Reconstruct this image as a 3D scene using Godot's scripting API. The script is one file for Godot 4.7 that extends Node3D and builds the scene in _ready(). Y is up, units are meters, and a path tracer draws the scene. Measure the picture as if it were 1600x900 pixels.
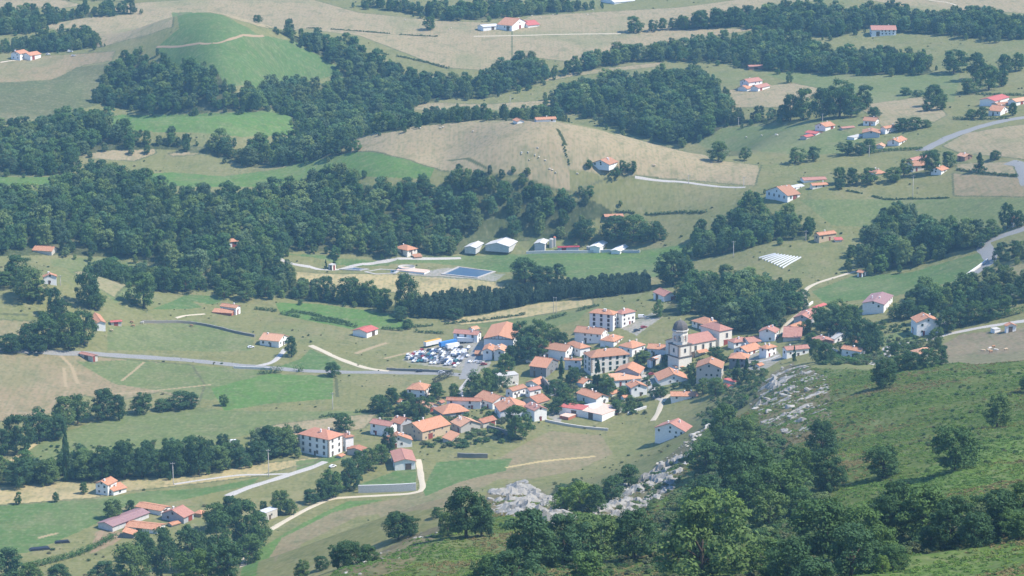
extends Node3D
# A valley village seen from a mountainside. All places are in metres: x to the right, z towards the viewer, y up from the valley floor.

const EYE := 400.4
const SOFT := 39.2
# surveyed relief: x, z and weight of each survey point of the smooth surface, then its plane
var relief := PackedFloat64Array([-56.4,-725.8,-0.06329,-62.9,-809.6,0.43489,-50.3,-831.5,0.33253,-32.9,-783.3,-0.57356,-36.4,-867.2,0.57486,-22,-839.7,-0.86583,-9.5,-910,-0.53937,5,-966,-1.16705,5.4,-1029,-0.12991,25.6,-930.6,0.72291,27.3,-993.6,1.11167,54.4,-1041.6,-0.42730,58,-1111.5,0.49440,90.9,-1165.5,-0.43887,96.3,-1235.3,0.35060,147.8,-1300.6,-0.78311,155.7,-1370.2,-0.16153,168.8,-1255.7,-0.25262,188.8,-1217.4,-0.07366,199.5,-1286.6,0.46369,215.6,-1191.7,-0.05487,240.9,-1165.4,-0.00367,255.1,-1233.9,0.13880,271.9,-1144.1,-0.02379,-43.7,-558.3,-0.05569,-17.3,-657.8,-0.09184,8.4,-636.9,0.03885,24.3,-615.5,0.03136,45,-579.3,-0.00630,71.3,-541.3,0.05891,86.3,-503.7,0.01592,98.2,-465.8,-0.04852,137.5,-657.8,-0.14863,140.2,-828.2,-0.26856,199.2,-959.5,-0.01329,176.8,-1049.2,0.03181,115.3,-902.7,-0.08571,136,-1069.4,-0.20838,71.3,-851,0.04455,104.7,-1058.8,0.06703,42.9,-817.9,0.29573,15.9,-755.8,0.19757,102.2,-650,-0.02533,82.1,-695.2,0.14158,199.7,-815.9,0.17193,0,0,-0.04380,-210,-84,-0.26257,210,-84,-0.03944,0,-224,0.06431,210,-238,0.05053,-210,-280,0.07920,-420,-350,0.13735,420,-210,-0.01632,-588,-588,0.05227,-350,-630,0.05631,560,-490,0.03722,700,-840,-0.06703,840,-1190,0.06287,980,-1540,0.03983,-840,-140,-0.01448,840,0,-0.02679,0,420,-0.04546,-248.3,-1093.7,0.05179,-180.2,-1140.3,-0.02161,-126.1,-1140.3,0.21293,-285.4,-1269.8,0.00594,-222.1,-1248.1,-0.04933,-168.7,-1292.2,-0.02031,-107.9,-1292.2,-0.02585,-108.3,-1177.5,-0.04816,-70.7,-1227.2,0.05230,-39.7,-1265.3,-0.00006,-6.9,-1329.8,-0.07276,34.6,-1329.8,-0.25498,-63.1,-1346.7,-0.01189,-289.3,-1392.8,0.00960,-227.8,-1416,0.02276,-163.9,-1402.6,-0.02589,-102.9,-1416,-0.00356,-36.3,-1397.7,0.00032,18.2,-1406.1,-0.04520,72.5,-1396.2,-0.03839,88.2,-1357.3,0.31179,78,-1331.1,0.26685,61,-1300.3,0.36336,-304.8,-1474.3,-0.04463,-253.6,-1510.8,0.17627,-196.5,-1521.5,-0.02849,-132.6,-1509.1,0.04170,-78,-1509.1,-0.04345,-39.2,-1516.7,0.10268,7.7,-1495.5,-0.06755,49.6,-1475.2,0.13449,83,-1459.5,-0.04583,113.1,-1458.4,0.08745,138.8,-1451.8,0.01778,12.1,-1563.8,-0.00683,59.2,-1530.3,-0.07499,108.5,-1503.2,-0.00203,172.3,-1485.6,-0.00960,201.6,-1447.9,-0.05602,236.9,-1423.8,0.13048,265.3,-1409.2,0.01911,302.2,-1396.2,0.08605,-313.2,-1519.1,0.07812,-212.4,-1586.2,0.15464,-153.2,-1564,-0.12885,-82,-1591.7,-0.03327,-32.8,-1591.7,0.07085,-148.5,-1650.3,0.15606,-84.3,-1638.1,-0.02299,-21.2,-1650.3,0.08966,33.3,-1621.2,-0.00108,80.1,-1557.4,-0.14506,129.4,-1574.4,-0.03675,172.6,-1562.6,-0.01393,235.4,-1527.2,-0.00946,296.8,-1462.3,-0.07129,-233.3,-1651.7,0.15807,-264.8,-1665.2,0.14713,-181.4,-1683.5,-0.27555,-123.1,-1715.4,-0.00447,-61.9,-1725.3,-0.10536,-8.8,-1719.1,0.03965,66.5,-1730.7,-0.05760,113.1,-1698,0.22766,160.4,-1648.1,0.08576,201.6,-1604.2,0.05906,253,-1591.9,0.11764,290.3,-1551.6,0.17650,321.9,-1534.1,-0.21212,-165.6,-1749.2,0.28905,-81.1,-1762,0.03746,-32.1,-1793.2,0.94938,-4.6,-1795.7,1.09812,22.9,-1795.2,0.96452,59.6,-1792.6,0.52762,84.5,-1787.8,0.54080,0,-1753.9,-0.66430,35.8,-1751.3,-0.47161,107.7,-1755,-0.26071,134.1,-1750.2,0.21788,184.3,-1676.4,-0.38263,230.7,-1705,0.35922,278.5,-1678.1,0.17141,326.1,-1617.8,-0.12254,-314.3,-1758.7,-0.53154,-224.5,-1758.7,-0.62304,-137.4,-1794.5,-0.04292,171,-1766.2,-0.20952,221.4,-1738,-0.27122,286.7,-1732.4,0.04097,342.6,-1683.1,-0.10724,-354.4,-1857.2,-0.00478,-236.3,-1857.2,-0.11107,-143.6,-1882.5,0.55800,-47.6,-1873.1,3.24596,139.8,-1833.8,0.00251,206.3,-1804,-0.05080,274.2,-1798.9,0.06969,318.2,-1791,-0.00178,367.4,-1766.8,-0.11602,-37.4,-1843.3,-1.56345,0,-1829.9,-1.58035,37.3,-1837.8,-0.62412,75,-1848.1,-0.22085,-75.5,-1861.5,-1.25007,181.4,-1881.5,0.08118,239.7,-1891,0.02018,288.8,-1900.7,0.08782,200.4,-1978.9,-0.69400,338,-1908.8,-0.02758,-397.7,-1959.3,0.07604,-274.5,-1967.1,0.57015,-190.9,-1981.2,0.45647,-354.8,-2061.4,0.26321,-110.4,-2184.9,-0.30649,-198.5,-2247.7,2.26111,-138.3,-2286.8,0.11689,-384.1,-2175.2,-0.20382,-422.5,-2089.9,-0.16192,-304.3,-2193.4,1.47418,-56.3,-2229.1,0.02634,11.2,-2211.2,-0.02205,107.5,-2125.5,0.00025,112.4,-2230.1,-0.05104,46.1,-2286.8,0.25215,186.1,-2105.8,-0.19646,222.9,-2211.8,0.02985,279.1,-2086.5,0.02095,332.7,-2093.7,0.04528,393.8,-2082.6,-0.00819,413.2,-1947.8,-0.02281,-461,-2292.3,-0.06607,-386.1,-2292.3,0.24857,-242.8,-2143,-1.26813,-172.9,-2289.6,-0.15053,-93,-2309,-0.10213,-11.6,-2309,-0.07326,58.6,-2331.5,-0.13276,146.6,-2332.6,0.01286,234.6,-2334.7,0.02191,331.3,-2271.7,0.04674,441.1,-2192.2,0.00057,-451.2,-2432.1,0.00203,-358.9,-2384.7,0.12350,-215.3,-2320.6,-0.27700,-120.6,-2402.9,0.04238,0,-2402.9,-0.03332,121.8,-2428.1,0.02228,241.5,-2408.1,-0.05500,355.5,-2361.7,0.01090,477.1,-2319.7,-0.04417,-509.3,-2545.2,-0.03234,-318.3,-2545.2,-0.06724,-128.5,-2569.3,-0.02692,64.9,-2593.3,0.02569,254.6,-2545.2,-0.01972,499.7,-2497.2,-0.01097,-302,-1638.9,-0.96127,-317.2,-1721.5,0.24268,-288.5,-1734.5,0.45372,-247.9,-1728.1,0.43239,-322.6,-1571.5,-0.29249,-338.1,-1646.9,0.52316,-117.9,-1940.1,-0.43007,-124.7,-2051.9,0.81094,-77.9,-1926,-0.27526,-82.5,-2037.9,-0.14807,-38.6,-1907.4,-0.99870,-40.8,-2019.3,0.14046,-4.8,-1904.8,-0.10899,-5.1,-2016.8,0.12568,29,-1910.3,0.04075,30.7,-2022.3,-0.08654,67.7,-1911.3,-0.11198,71.7,-2023.2,0.04353,110.2,-1892,-0.15616,116.8,-2003.8,-0.04305,142.8,-1876.7,-0.05057,151.3,-1988.4,1.14156,-306.4,-2020.8,-0.75045,-319,-2103.8,0.29516,-239.7,-2018.5,-0.73298,-249.6,-2101.9,1.46464,-188.8,-2077.3,-0.96603,-196.4,-2161,1.27985,-120.9,-1987,-0.05604,-307.5,-2338.6,-0.39600,-322.1,-2449.7,0.03914,-283,-2307,-0.15108,-296.7,-2418.2,-0.06277,-257.6,-2285.5,-0.02376,-270.2,-2396.8,0.41640,-225.4,-2245.9,-1.86965,-277.7,-2211.7,-0.77355,-240.2,-2171.7,-1.01224,-1260,-1260,0.05246,-1260,-1960,-0.01506,-1260,-2800,0.00013,1260,-2100,0.03146,1260,-2940,-0.00556,0,-3220,0.01499,-700,-3500,0.00774,700,-3500,0.00590,0,-4480,0.00608,-2100,-4200,-0.00790,2100,-4200,-0.00832,0,-6020,-0.01680,-2800,-6020,-0.02731,2800,-6020,-0.01325,-3080,-1400,0.05015,3080,-1400,0.05737,-3080,280,-0.03254,3080,280,-0.04091,-3080,-3080,-0.01177,3080,-3080,0.00104])
const PLANE := [496.1290, 11.6305, 24.5941]

var gx := PackedFloat32Array()
var gz := PackedFloat32Array()
var gh := PackedFloat32Array()
var rng := RandomNumberGenerator.new()
var M := {}
var used := {}
var crest := PackedVector2Array([Vector2(-56.4, -725.8), Vector2(-45.2, -747.6), Vector2(-32.9, -783.3), Vector2(-22, -839.7), Vector2(-9.5, -910), Vector2(5, -966), Vector2(16.2, -951.9), Vector2(25.6, -930.6), Vector2(38.7, -986.2), Vector2(54.4, -1041.6), Vector2(71.9, -1103.7), Vector2(90.9, -1165.5), Vector2(115.7, -1240.6), Vector2(147.8, -1300.6), Vector2(168.8, -1255.7), Vector2(188.8, -1217.4), Vector2(215.6, -1191.7), Vector2(240.9, -1165.4), Vector2(271.9, -1144.1)])
var hill_area := PackedVector2Array()
var pond_level := []
var zones: Image

func _ready():
	rng.seed = 20240
	light_and_camera()
	make_materials()
	survey()
	build_ground()
	build_roads()
	build_ponds()
	build_rocks()
	build_walls()
	build_houses()
	build_church()
	build_farm_things()
	build_vehicles()
	build_poles()
	make_tree_meshes()
	build_woods()
	build_trees()
	build_hedges()
	build_scrub()
	build_tussocks()
	build_bracken()
	build_animals()

func light_and_camera():
	var cam := Camera3D.new()
	cam.name = "camera"
	cam.position = Vector3(0, EYE, 0)
	cam.rotation_degrees = Vector3(-13.07, 0, 0)
	cam.fov = 2.0 * rad_to_deg(atan(450.0 / 4000.0))
	cam.near = 1.0
	cam.far = 14000.0
	add_child(cam)
	cam.make_current()
	var sky_mat := ProceduralSkyMaterial.new()
	sky_mat.sky_top_color = Color(0.38, 0.56, 0.82)
	sky_mat.sky_horizon_color = Color(0.80, 0.87, 0.93)
	sky_mat.sky_curve = 0.16
	sky_mat.ground_bottom_color = Color(0.25, 0.28, 0.2)
	sky_mat.ground_horizon_color = Color(0.55, 0.62, 0.66)
	var sky := Sky.new()
	sky.sky_material = sky_mat
	var env := Environment.new()
	env.background_mode = Environment.BG_SKY
	env.sky = sky
	env.tonemap_mode = Environment.TONE_MAPPER_LINEAR
	env.tonemap_exposure = 1.54
	env.fog_enabled = true
	env.fog_density = 0.000088
	env.fog_light_color = Color(0.62, 0.85, 1.0)
	env.sdfgi_enabled = true
	env.ssao_enabled = true
	env.ssil_enabled = true
	var we := WorldEnvironment.new()
	we.name = "world_environment"
	we.environment = env
	add_child(we)
	var sun := DirectionalLight3D.new()
	sun.name = "sun"
	sun.light_energy = 1.6
	sun.light_color = Color(1.0, 0.965, 0.91)
	sun.light_angular_distance = 0.5
	sun.shadow_enabled = true
	add_child(sun)
	var az := deg_to_rad(8.0)
	var el := deg_to_rad(53.0)
	var to_sun := Vector3(cos(el) * cos(az), sin(el), cos(el) * sin(az))
	sun.look_at_from_position(to_sun * 100.0, Vector3.ZERO, Vector3.UP)

# ---------------------------------------------------------------- helpers
func lin(r: float, g: float, b: float) -> Color:
	return Color(r, g, b).linear_to_srgb()

func numbered(called: String) -> String:
	if not used.has(called):
		used[called] = 0
		return called
	used[called] += 1
	return "%s_%03d" % [called, used[called]]

func tag(o: Node, label := "", category := "", group := "", kind := ""):
	if label != "": o.set_meta("label", label)
	if category != "": o.set_meta("category", category)
	if group != "": o.set_meta("group", group)
	if kind != "": o.set_meta("kind", kind)

func thing(called: String, label: String, category: String, at: Vector3, turn := 0.0, group := "") -> Node3D:
	var o := Node3D.new()
	o.name = numbered(called)
	add_child(o)
	o.position = at
	o.rotation.y = turn
	tag(o, label, category, group)
	return o

func part(called: String, mesh: Mesh, mat: Material, parent: Node, at := Vector3.ZERO) -> MeshInstance3D:
	var o := MeshInstance3D.new()
	o.name = called if parent != self else numbered(called)
	o.mesh = mesh
	if mat: o.material_override = mat
	o.position = at
	parent.add_child(o, true)
	return o

func st_new() -> SurfaceTool:
	var st := SurfaceTool.new()
	st.begin(Mesh.PRIMITIVE_TRIANGLES)
	st.set_smooth_group(-1)
	return st

func st_mesh(st: SurfaceTool) -> ArrayMesh:
	st.generate_normals()
	return st.commit()

func quad(st: SurfaceTool, a: Vector3, b: Vector3, c: Vector3, d: Vector3):
	for p in [a, b, c, a, c, d]: st.add_vertex(p)

func tri(st: SurfaceTool, a: Vector3, b: Vector3, c: Vector3):
	for p in [a, b, c]: st.add_vertex(p)

# a block between two heights whose foot and top are the rectangles lo and hi
func block(st: SurfaceTool, c: Vector3, s: Vector3, taper := 1.0):
	var h := s * 0.5
	var v := []
	for y in [-1, 1]:
		var k: float = 1.0 if y < 0 else taper
		for q in [Vector2(-1, -1), Vector2(1, -1), Vector2(1, 1), Vector2(-1, 1)]:
			v.append(c + Vector3(q.x * h.x * k, y * h.y, q.y * h.z * k))
	quad(st, v[4], v[5], v[6], v[7])
	quad(st, v[3], v[2], v[1], v[0])
	for i in 4:
		var j := (i + 1) % 4
		quad(st, v[i], v[j], v[j + 4], v[i + 4])

func box_mesh(s: Vector3, c := Vector3.ZERO, taper := 1.0) -> ArrayMesh:
	var st := st_new()
	block(st, c, s, taper)
	return st_mesh(st)

# a round body from rings (radius, height)
func lathe(rings: Array, sides: int, smooth := true) -> ArrayMesh:
	var st := SurfaceTool.new()
	st.begin(Mesh.PRIMITIVE_TRIANGLES)
	st.set_smooth_group(0 if smooth else -1)
	for i in rings.size() - 1:
		for k in sides:
			var a0 := TAU * (k + 0.5) / sides
			var a1 := TAU * (k + 1.5) / sides
			var p := Vector3(cos(a0), 0, sin(a0))
			var q := Vector3(cos(a1), 0, sin(a1))
			var r0: Vector2 = rings[i]
			var r1: Vector2 = rings[i + 1]
			quad(st, p * r0.x + Vector3.UP * r0.y, p * r1.x + Vector3.UP * r1.y, q * r1.x + Vector3.UP * r1.y, q * r0.x + Vector3.UP * r0.y)
	st.generate_normals()
	return st.commit()

func noise_image(size: int, freq: float, seed_: int, octaves := 4) -> Image:
	var n := FastNoiseLite.new()
	n.noise_type = FastNoiseLite.TYPE_SIMPLEX_SMOOTH
	n.seed = seed_
	n.frequency = freq
	n.fractal_octaves = octaves
	return n.get_seamless_image(size, size)

func ramp_texture(freq: float, seed_: int, stops: Array, size := 256) -> ImageTexture:
	# stops: linear colours from low to high noise
	var src := noise_image(size, freq, seed_)
	src.convert(Image.FORMAT_L8)
	var d := src.get_data()
	var out := PackedByteArray()
	out.resize(size * size * 3)
	var lut := []
	for i in 256:
		var f := i / 255.0 * (stops.size() - 1)
		var k: int = mini(int(f), stops.size() - 2)
		var c: Color = (stops[k] as Color).lerp(stops[k + 1], f - k).linear_to_srgb()
		lut.append([int(c.r * 255), int(c.g * 255), int(c.b * 255)])
	for i in size * size:
		var c = lut[d[i]]
		out[i * 3] = c[0]
		out[i * 3 + 1] = c[1]
		out[i * 3 + 2] = c[2]
	return ImageTexture.create_from_image(Image.create_from_data(size, size, false, Image.FORMAT_RGB8, out))

func blotchy(freq: float, seed_: int, stops: Array, metres: float, rough := 0.9) -> StandardMaterial3D:
	var m := StandardMaterial3D.new()
	m.albedo_texture = ramp_texture(freq, seed_, stops)
	m.uv1_triplanar = true
	m.uv1_world_triplanar = true
	m.uv1_scale = Vector3.ONE / metres
	m.roughness = rough
	m.metallic_specular = 0.25
	return m

func flat(c: Color, rough := 0.8, spec := 0.3) -> StandardMaterial3D:
	var m := StandardMaterial3D.new()
	m.albedo_color = c
	m.roughness = rough
	m.metallic_specular = spec
	return m

func L(r: float, g: float, b: float) -> Color:
	return Color(r, g, b)

func make_materials():
	# roofs
	M.orange = blotchy(0.02, 11, [L(.24, .105, .06), L(.40, .19, .11), L(.50, .26, .16), L(.44, .28, .19)], 6.0)
	M.orange_old = blotchy(0.03, 24, [L(.20, .095, .06), L(.33, .165, .10), L(.42, .235, .15), L(.36, .25, .18)], 5.0)
	M.pale = blotchy(0.02, 12, [L(.40, .21, .12), L(.54, .30, .19), L(.60, .37, .25)], 6.0)
	M.pink = blotchy(0.02, 13, [L(.36, .16, .10), L(.47, .22, .145), L(.47, .26, .185)], 9.0)
	M.pinkbrown = blotchy(0.02, 14, [L(.28, .13, .10), L(.38, .19, .15), L(.44, .25, .19)], 8.0)
	M.brown = blotchy(0.02, 15, [L(.25, .11, .07), L(.36, .17, .11), L(.42, .22, .15)], 8.0)
	M.mottled = blotchy(0.03, 16, [L(.26, .11, .07), L(.44, .20, .11), L(.52, .27, .17), L(.42, .27, .19)], 7.0)
	M.red = blotchy(0.02, 17, [L(.36, .09, .075), L(.45, .13, .11), L(.48, .17, .145)], 10.0, 0.6)
	M.darkred = blotchy(0.02, 18, [L(.28, .04, .05), L(.36, .07, .08)], 10.0, 0.6)
	M.purple = blotchy(0.02, 19, [L(.22, .13, .14), L(.29, .18, .18), L(.33, .21, .20)], 10.0, 0.7)
	M.zinc = blotchy(0.02, 20, [L(.44, .45, .46), L(.55, .55, .55), L(.62, .60, .58)], 9.0, 0.5)
	M.fibre = blotchy(0.02, 21, [L(.36, .35, .33), L(.46, .45, .42), L(.52, .50, .46)], 7.0)
	M.whiteroof = blotchy(0.02, 22, [L(.66, .66, .66), L(.76, .76, .75)], 9.0, 0.6)
	M.paleflat = blotchy(0.02, 23, [L(.58, .40, .31), L(.66, .50, .41)], 9.0)
	# walls
	M.white = blotchy(0.02, 31, [L(.74, .73, .71), L(.83, .83, .82), L(.87, .87, .86)], 8.0)
	M.cream = blotchy(0.02, 32, [L(.66, .61, .52), L(.78, .74, .66), L(.82, .79, .72)], 8.0)
	M.greywhite = blotchy(0.02, 33, [L(.42, .43, .42), L(.56, .56, .55), L(.62, .62, .60)], 8.0)
	M.grey = blotchy(0.03, 34, [L(.30, .31, .33), L(.40, .41, .43), L(.46, .46, .47)], 7.0)
	M.greydark = blotchy(0.03, 35, [L(.17, .18, .19), L(.26, .26, .27)], 6.0)
	M.stone = blotchy(0.05, 36, [L(.38, .35, .31), L(.54, .51, .46), L(.62, .60, .55)], 6.0)
	M.ochre = blotchy(0.04, 37, [L(.44, .32, .20), L(.56, .44, .30), L(.62, .52, .38)], 7.0)
	M.brick = blotchy(0.05, 38, [L(.24, .13, .10), L(.34, .20, .15), L(.40, .27, .21)], 5.0)
	M.redwood = blotchy(0.03, 39, [L(.38, .12, .07), L(.48, .18, .11)], 6.0)
	M.bluegrey = blotchy(0.02, 40, [L(.42, .48, .54), L(.50, .56, .62)], 8.0)
	# ground works
	M.asphalt = blotchy(0.03, 51, [L(.17, .17, .17), L(.24, .24, .23), L(.29, .28, .27)], 11.0)
	M.concrete = blotchy(0.03, 52, [L(.30, .285, .26), L(.41, .39, .36), L(.47, .45, .42)], 9.0)
	M.gravel = blotchy(0.05, 53, [L(.34, .29, .20), L(.50, .44, .33), L(.58, .52, .41)], 7.0)
	M.earthtrack = blotchy(0.05, 54, [L(.24, .18, .11), L(.36, .27, .17)], 8.0)
	M.stonewall = blotchy(0.08, 55, [L(.11, .11, .10), L(.22, .21, .19), L(.32, .31, .28)], 5.0)
	M.palewall = blotchy(0.03, 62, [L(.42, .42, .40), L(.56, .56, .54), L(.64, .63, .61)], 6.0)
	M.whitewall = blotchy(0.03, 56, [L(.62, .60, .57), L(.76, .75, .72)], 6.0)
	M.rock = blotchy(0.06, 57, [L(.10, .095, .075), L(.21, .20, .175), L(.34, .33, .305), L(.46, .45, .425)], 4.0, 0.95)
	M.rock_pale = blotchy(0.05, 58, [L(.22, .21, .185), L(.39, .38, .35), L(.52, .51, .48)], 4.0, 0.95)
	# small things
	M.pane = flat(lin(.025, .028, .032), 0.15, 0.5)
	M.shutter_brown = flat(lin(.12, .05, .035))
	M.shutter_green = flat(lin(.05, .10, .06))
	M.shutter_grey = flat(lin(.34, .33, .31))
	M.door_red = flat(lin(.26, .06, .045))
	M.door_dark = flat(lin(.12, .085, .06))
	M.timber = flat(lin(.09, .05, .035))
	M.quoin = blotchy(0.05, 59, [L(.30, .25, .20), L(.44, .38, .32)], 4.0)
	M.bark = blotchy(0.05, 60, [L(.07, .05, .035), L(.14, .11, .08)], 3.0)
	M.dome = blotchy(0.03, 61, [L(.085, .075, .07), L(.13, .118, .11), L(.17, .155, .145)], 5.0, 0.8)
	M.pole_wood = flat(lin(.40, .38, .35))
	M.tyre = flat(lin(.02, .02, .02))
	M.steel = flat(lin(.50, .50, .50), 0.4, 0.5)
	M.steel.metallic = 0.3
	M.water = flat(lin(.09, .155, .25), 0.08, 0.5)
	M.plastic = flat(lin(.52, .54, .56), 0.5)
	M.silage = flat(lin(.02, .022, .028), 0.35)

# ---------------------------------------------------------------- relief
func relief_height(x: float, z: float) -> float:
	var o: float = PLANE[0] + PLANE[1] * x * 0.001 + PLANE[2] * z * 0.001
	var s := SOFT * SOFT
	var i := 0
	var n := relief.size()
	while i < n:
		var dx := x - relief[i]
		var dz := z - relief[i + 1]
		o += relief[i + 2] * sqrt(dx * dx + dz * dz + s)
		i += 3
	return o

func survey():
	var x := -3600.0
	while x <= 3600.0:
		gx.append(x)
		var a := absf(x + 1.0)
		x += 6.0 if a < 620.0 else (30.0 if a < 980.0 else 200.0)
	var z := -6400.0
	while z <= 360.0:
		gz.append(z)
		z += 200.0 if z < -3800.0 else (40.0 if z < -3100.0 else (9.0 if z < -1700.0 else (6.0 if z < -450.0 else 25.0)))
	var bump := FastNoiseLite.new()
	bump.seed = 5
	bump.frequency = 0.03
	bump.fractal_octaves = 4
	gh.resize(gx.size() * gz.size())
	# the smooth surface on every second line, the lines between by their neighbours
	var nx := gx.size()
	for j in gz.size():
		if j % 2 == 1 and j < gz.size() - 1: continue
		for i in nx:
			if i % 2 == 1 and i < nx - 1: continue
			gh[j * nx + i] = relief_height(gx[i], gz[j])
		for i in range(1, nx - 1, 2):
			var f := (gx[i] - gx[i - 1]) / (gx[i + 1] - gx[i - 1])
			gh[j * nx + i] = lerpf(gh[j * nx + i - 1], gh[j * nx + i + 1], f)
	for j in range(1, gz.size() - 1, 2):
		var f := (gz[j] - gz[j - 1]) / (gz[j + 1] - gz[j - 1])
		for i in nx:
			gh[j * nx + i] = lerpf(gh[(j - 1) * nx + i], gh[(j + 1) * nx + i], f)
	hill_area = crest.duplicate()
	hill_area.append(Vector2(980, -420))
	hill_area.append(Vector2(980, 360))
	hill_area.append(Vector2(-420, 360))
	hill_area.append(Vector2(-320, -490))
	for j in gz.size():
		for i in nx:
			var q := Vector2(gx[i], gz[j])
			var amp := 0.35
			if q.y > -1345.0 and q.x > -430.0 and q.x < 980.0 and Geometry2D.is_point_in_polygon(q, hill_area): amp = 2.4
			gh[j * nx + i] += bump.get_noise_2d(q.x, q.y) * amp
	# the ponds lie on levelled ground
	for p in PONDS:
		var pts := pairs(p[1])
		var mid := Vector2.ZERO
		var far := 0.0
		for q in pts: mid += q / pts.size()
		var level := 0.0
		for q in pts:
			far = maxf(far, mid.distance_to(q))
			level += ground(q.x, q.y) / pts.size()
		pond_level.append(level)
		var wide := Geometry2D.offset_polygon(pts, 10.0)[0]
		var wider := Geometry2D.offset_polygon(pts, 18.0)[0]
		for j in gz.size():
			for i in nx:
				var q := Vector2(gx[i], gz[j])
				if mid.distance_to(q) > far + 30.0: continue
				if Geometry2D.is_point_in_polygon(q, wide): gh[j * nx + i] = level
				elif Geometry2D.is_point_in_polygon(q, wider): gh[j * nx + i] = lerpf(gh[j * nx + i], level, 0.6)

func ground(x: float, z: float) -> float:
	var i: int = clampi(gx.bsearch(x) - 1, 0, gx.size() - 2)
	var j: int = clampi(gz.bsearch(z) - 1, 0, gz.size() - 2)
	var u: float = (x - gx[i]) / (gx[i + 1] - gx[i])
	var v: float = (z - gz[j]) / (gz[j + 1] - gz[j])
	var nx := gx.size()
	var a := gh[j * nx + i]
	var b := gh[j * nx + i + 1]
	var c := gh[(j + 1) * nx + i]
	var d := gh[(j + 1) * nx + i + 1]
	if u + v <= 1.0: return a + (b - a) * u + (c - a) * v
	return d + (c - d) * (1.0 - u) + (b - d) * (1.0 - v)

func on_ground(x: float, z: float, up := 0.0) -> Vector3:
	return Vector3(x, ground(x, z) + up, z)

# ---------------------------------------------------------------- the ground and its fields
const MAP := 2048
const MAP_X0 := -660.0
const MAP_X1 := 660.0
const MAP_Z0 := -3200.0
const MAP_Z1 := -400.0
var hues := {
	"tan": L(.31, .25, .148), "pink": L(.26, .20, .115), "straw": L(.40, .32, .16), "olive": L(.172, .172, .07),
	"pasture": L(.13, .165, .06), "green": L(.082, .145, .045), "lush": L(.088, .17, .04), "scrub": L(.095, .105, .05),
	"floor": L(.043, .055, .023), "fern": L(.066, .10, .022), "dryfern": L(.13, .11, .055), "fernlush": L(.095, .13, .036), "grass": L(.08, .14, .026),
	"pinkgreen": L(.215, .175, .10), "brownfield": L(.19, .15, .10), "yard": L(.30, .28, .255), "earth": L(.28, .195, .125), "stony": L(.13, .11, .065)}

func to_map(p: Vector2) -> Vector2:
	return Vector2((p.x - MAP_X0) / (MAP_X1 - MAP_X0) * MAP, (p.y - MAP_Z0) / (MAP_Z1 - MAP_Z0) * MAP)

func paint(img: Image, pts: PackedVector2Array, c: Color):
	var q := PackedVector2Array()
	var lo := 1e9
	var hi := -1e9
	for p in pts:
		var m := to_map(p)
		q.append(m)
		lo = minf(lo, m.y)
		hi = maxf(hi, m.y)
	for y in range(maxi(0, int(lo)), mini(MAP - 1, int(hi)) + 1):
		var yc := y + 0.5
		var xs := []
		for i in q.size():
			var a := q[i]
			var b := q[(i + 1) % q.size()]
			if (a.y <= yc) != (b.y <= yc): xs.append(a.x + (yc - a.y) / (b.y - a.y) * (b.x - a.x))
		xs.sort()
		for k in range(0, xs.size() - 1, 2):
			var x0: int = clampi(roundi(xs[k]), 0, MAP)
			var x1: int = clampi(roundi(xs[k + 1]), 0, MAP)
			if x1 > x0: img.fill_rect(Rect2i(x0, y, x1 - x0, 1), c)

# patches of another grass: a noise turned into a covering of one colour
func covering(size: int, freq: float, seed_: int, c: Color, low: float, high: float, most: float) -> Image:
	var src := noise_image(size, freq, seed_, 5)
	src.convert(Image.FORMAT_L8)
	var d := src.get_data()
	var out := PackedByteArray()
	out.resize(size * size * 4)
	var s := c.linear_to_srgb()
	var r := int(s.r * 255)
	var g := int(s.g * 255)
	var b := int(s.b * 255)
	var lut := PackedByteArray()
	for i in 256: lut.append(int(255.0 * most * smoothstep(low, high, i / 255.0)))
	for i in size * size:
		var o := i * 4
		out[o] = r
		out[o + 1] = g
		out[o + 2] = b
		out[o + 3] = lut[d[i]]
	return Image.create_from_data(size, size, false, Image.FORMAT_RGBA8, out)

func lay(img: Image, cover: Image, sx: int, sy: int):
	cover.resize(sx, sy, Image.INTERPOLATE_CUBIC)
	for y in range(0, MAP, sy):
		for x in range(0, MAP, sx):
			img.blend_rect(cover, Rect2i(0, 0, sx, sy), Vector2i(x, y))

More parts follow.
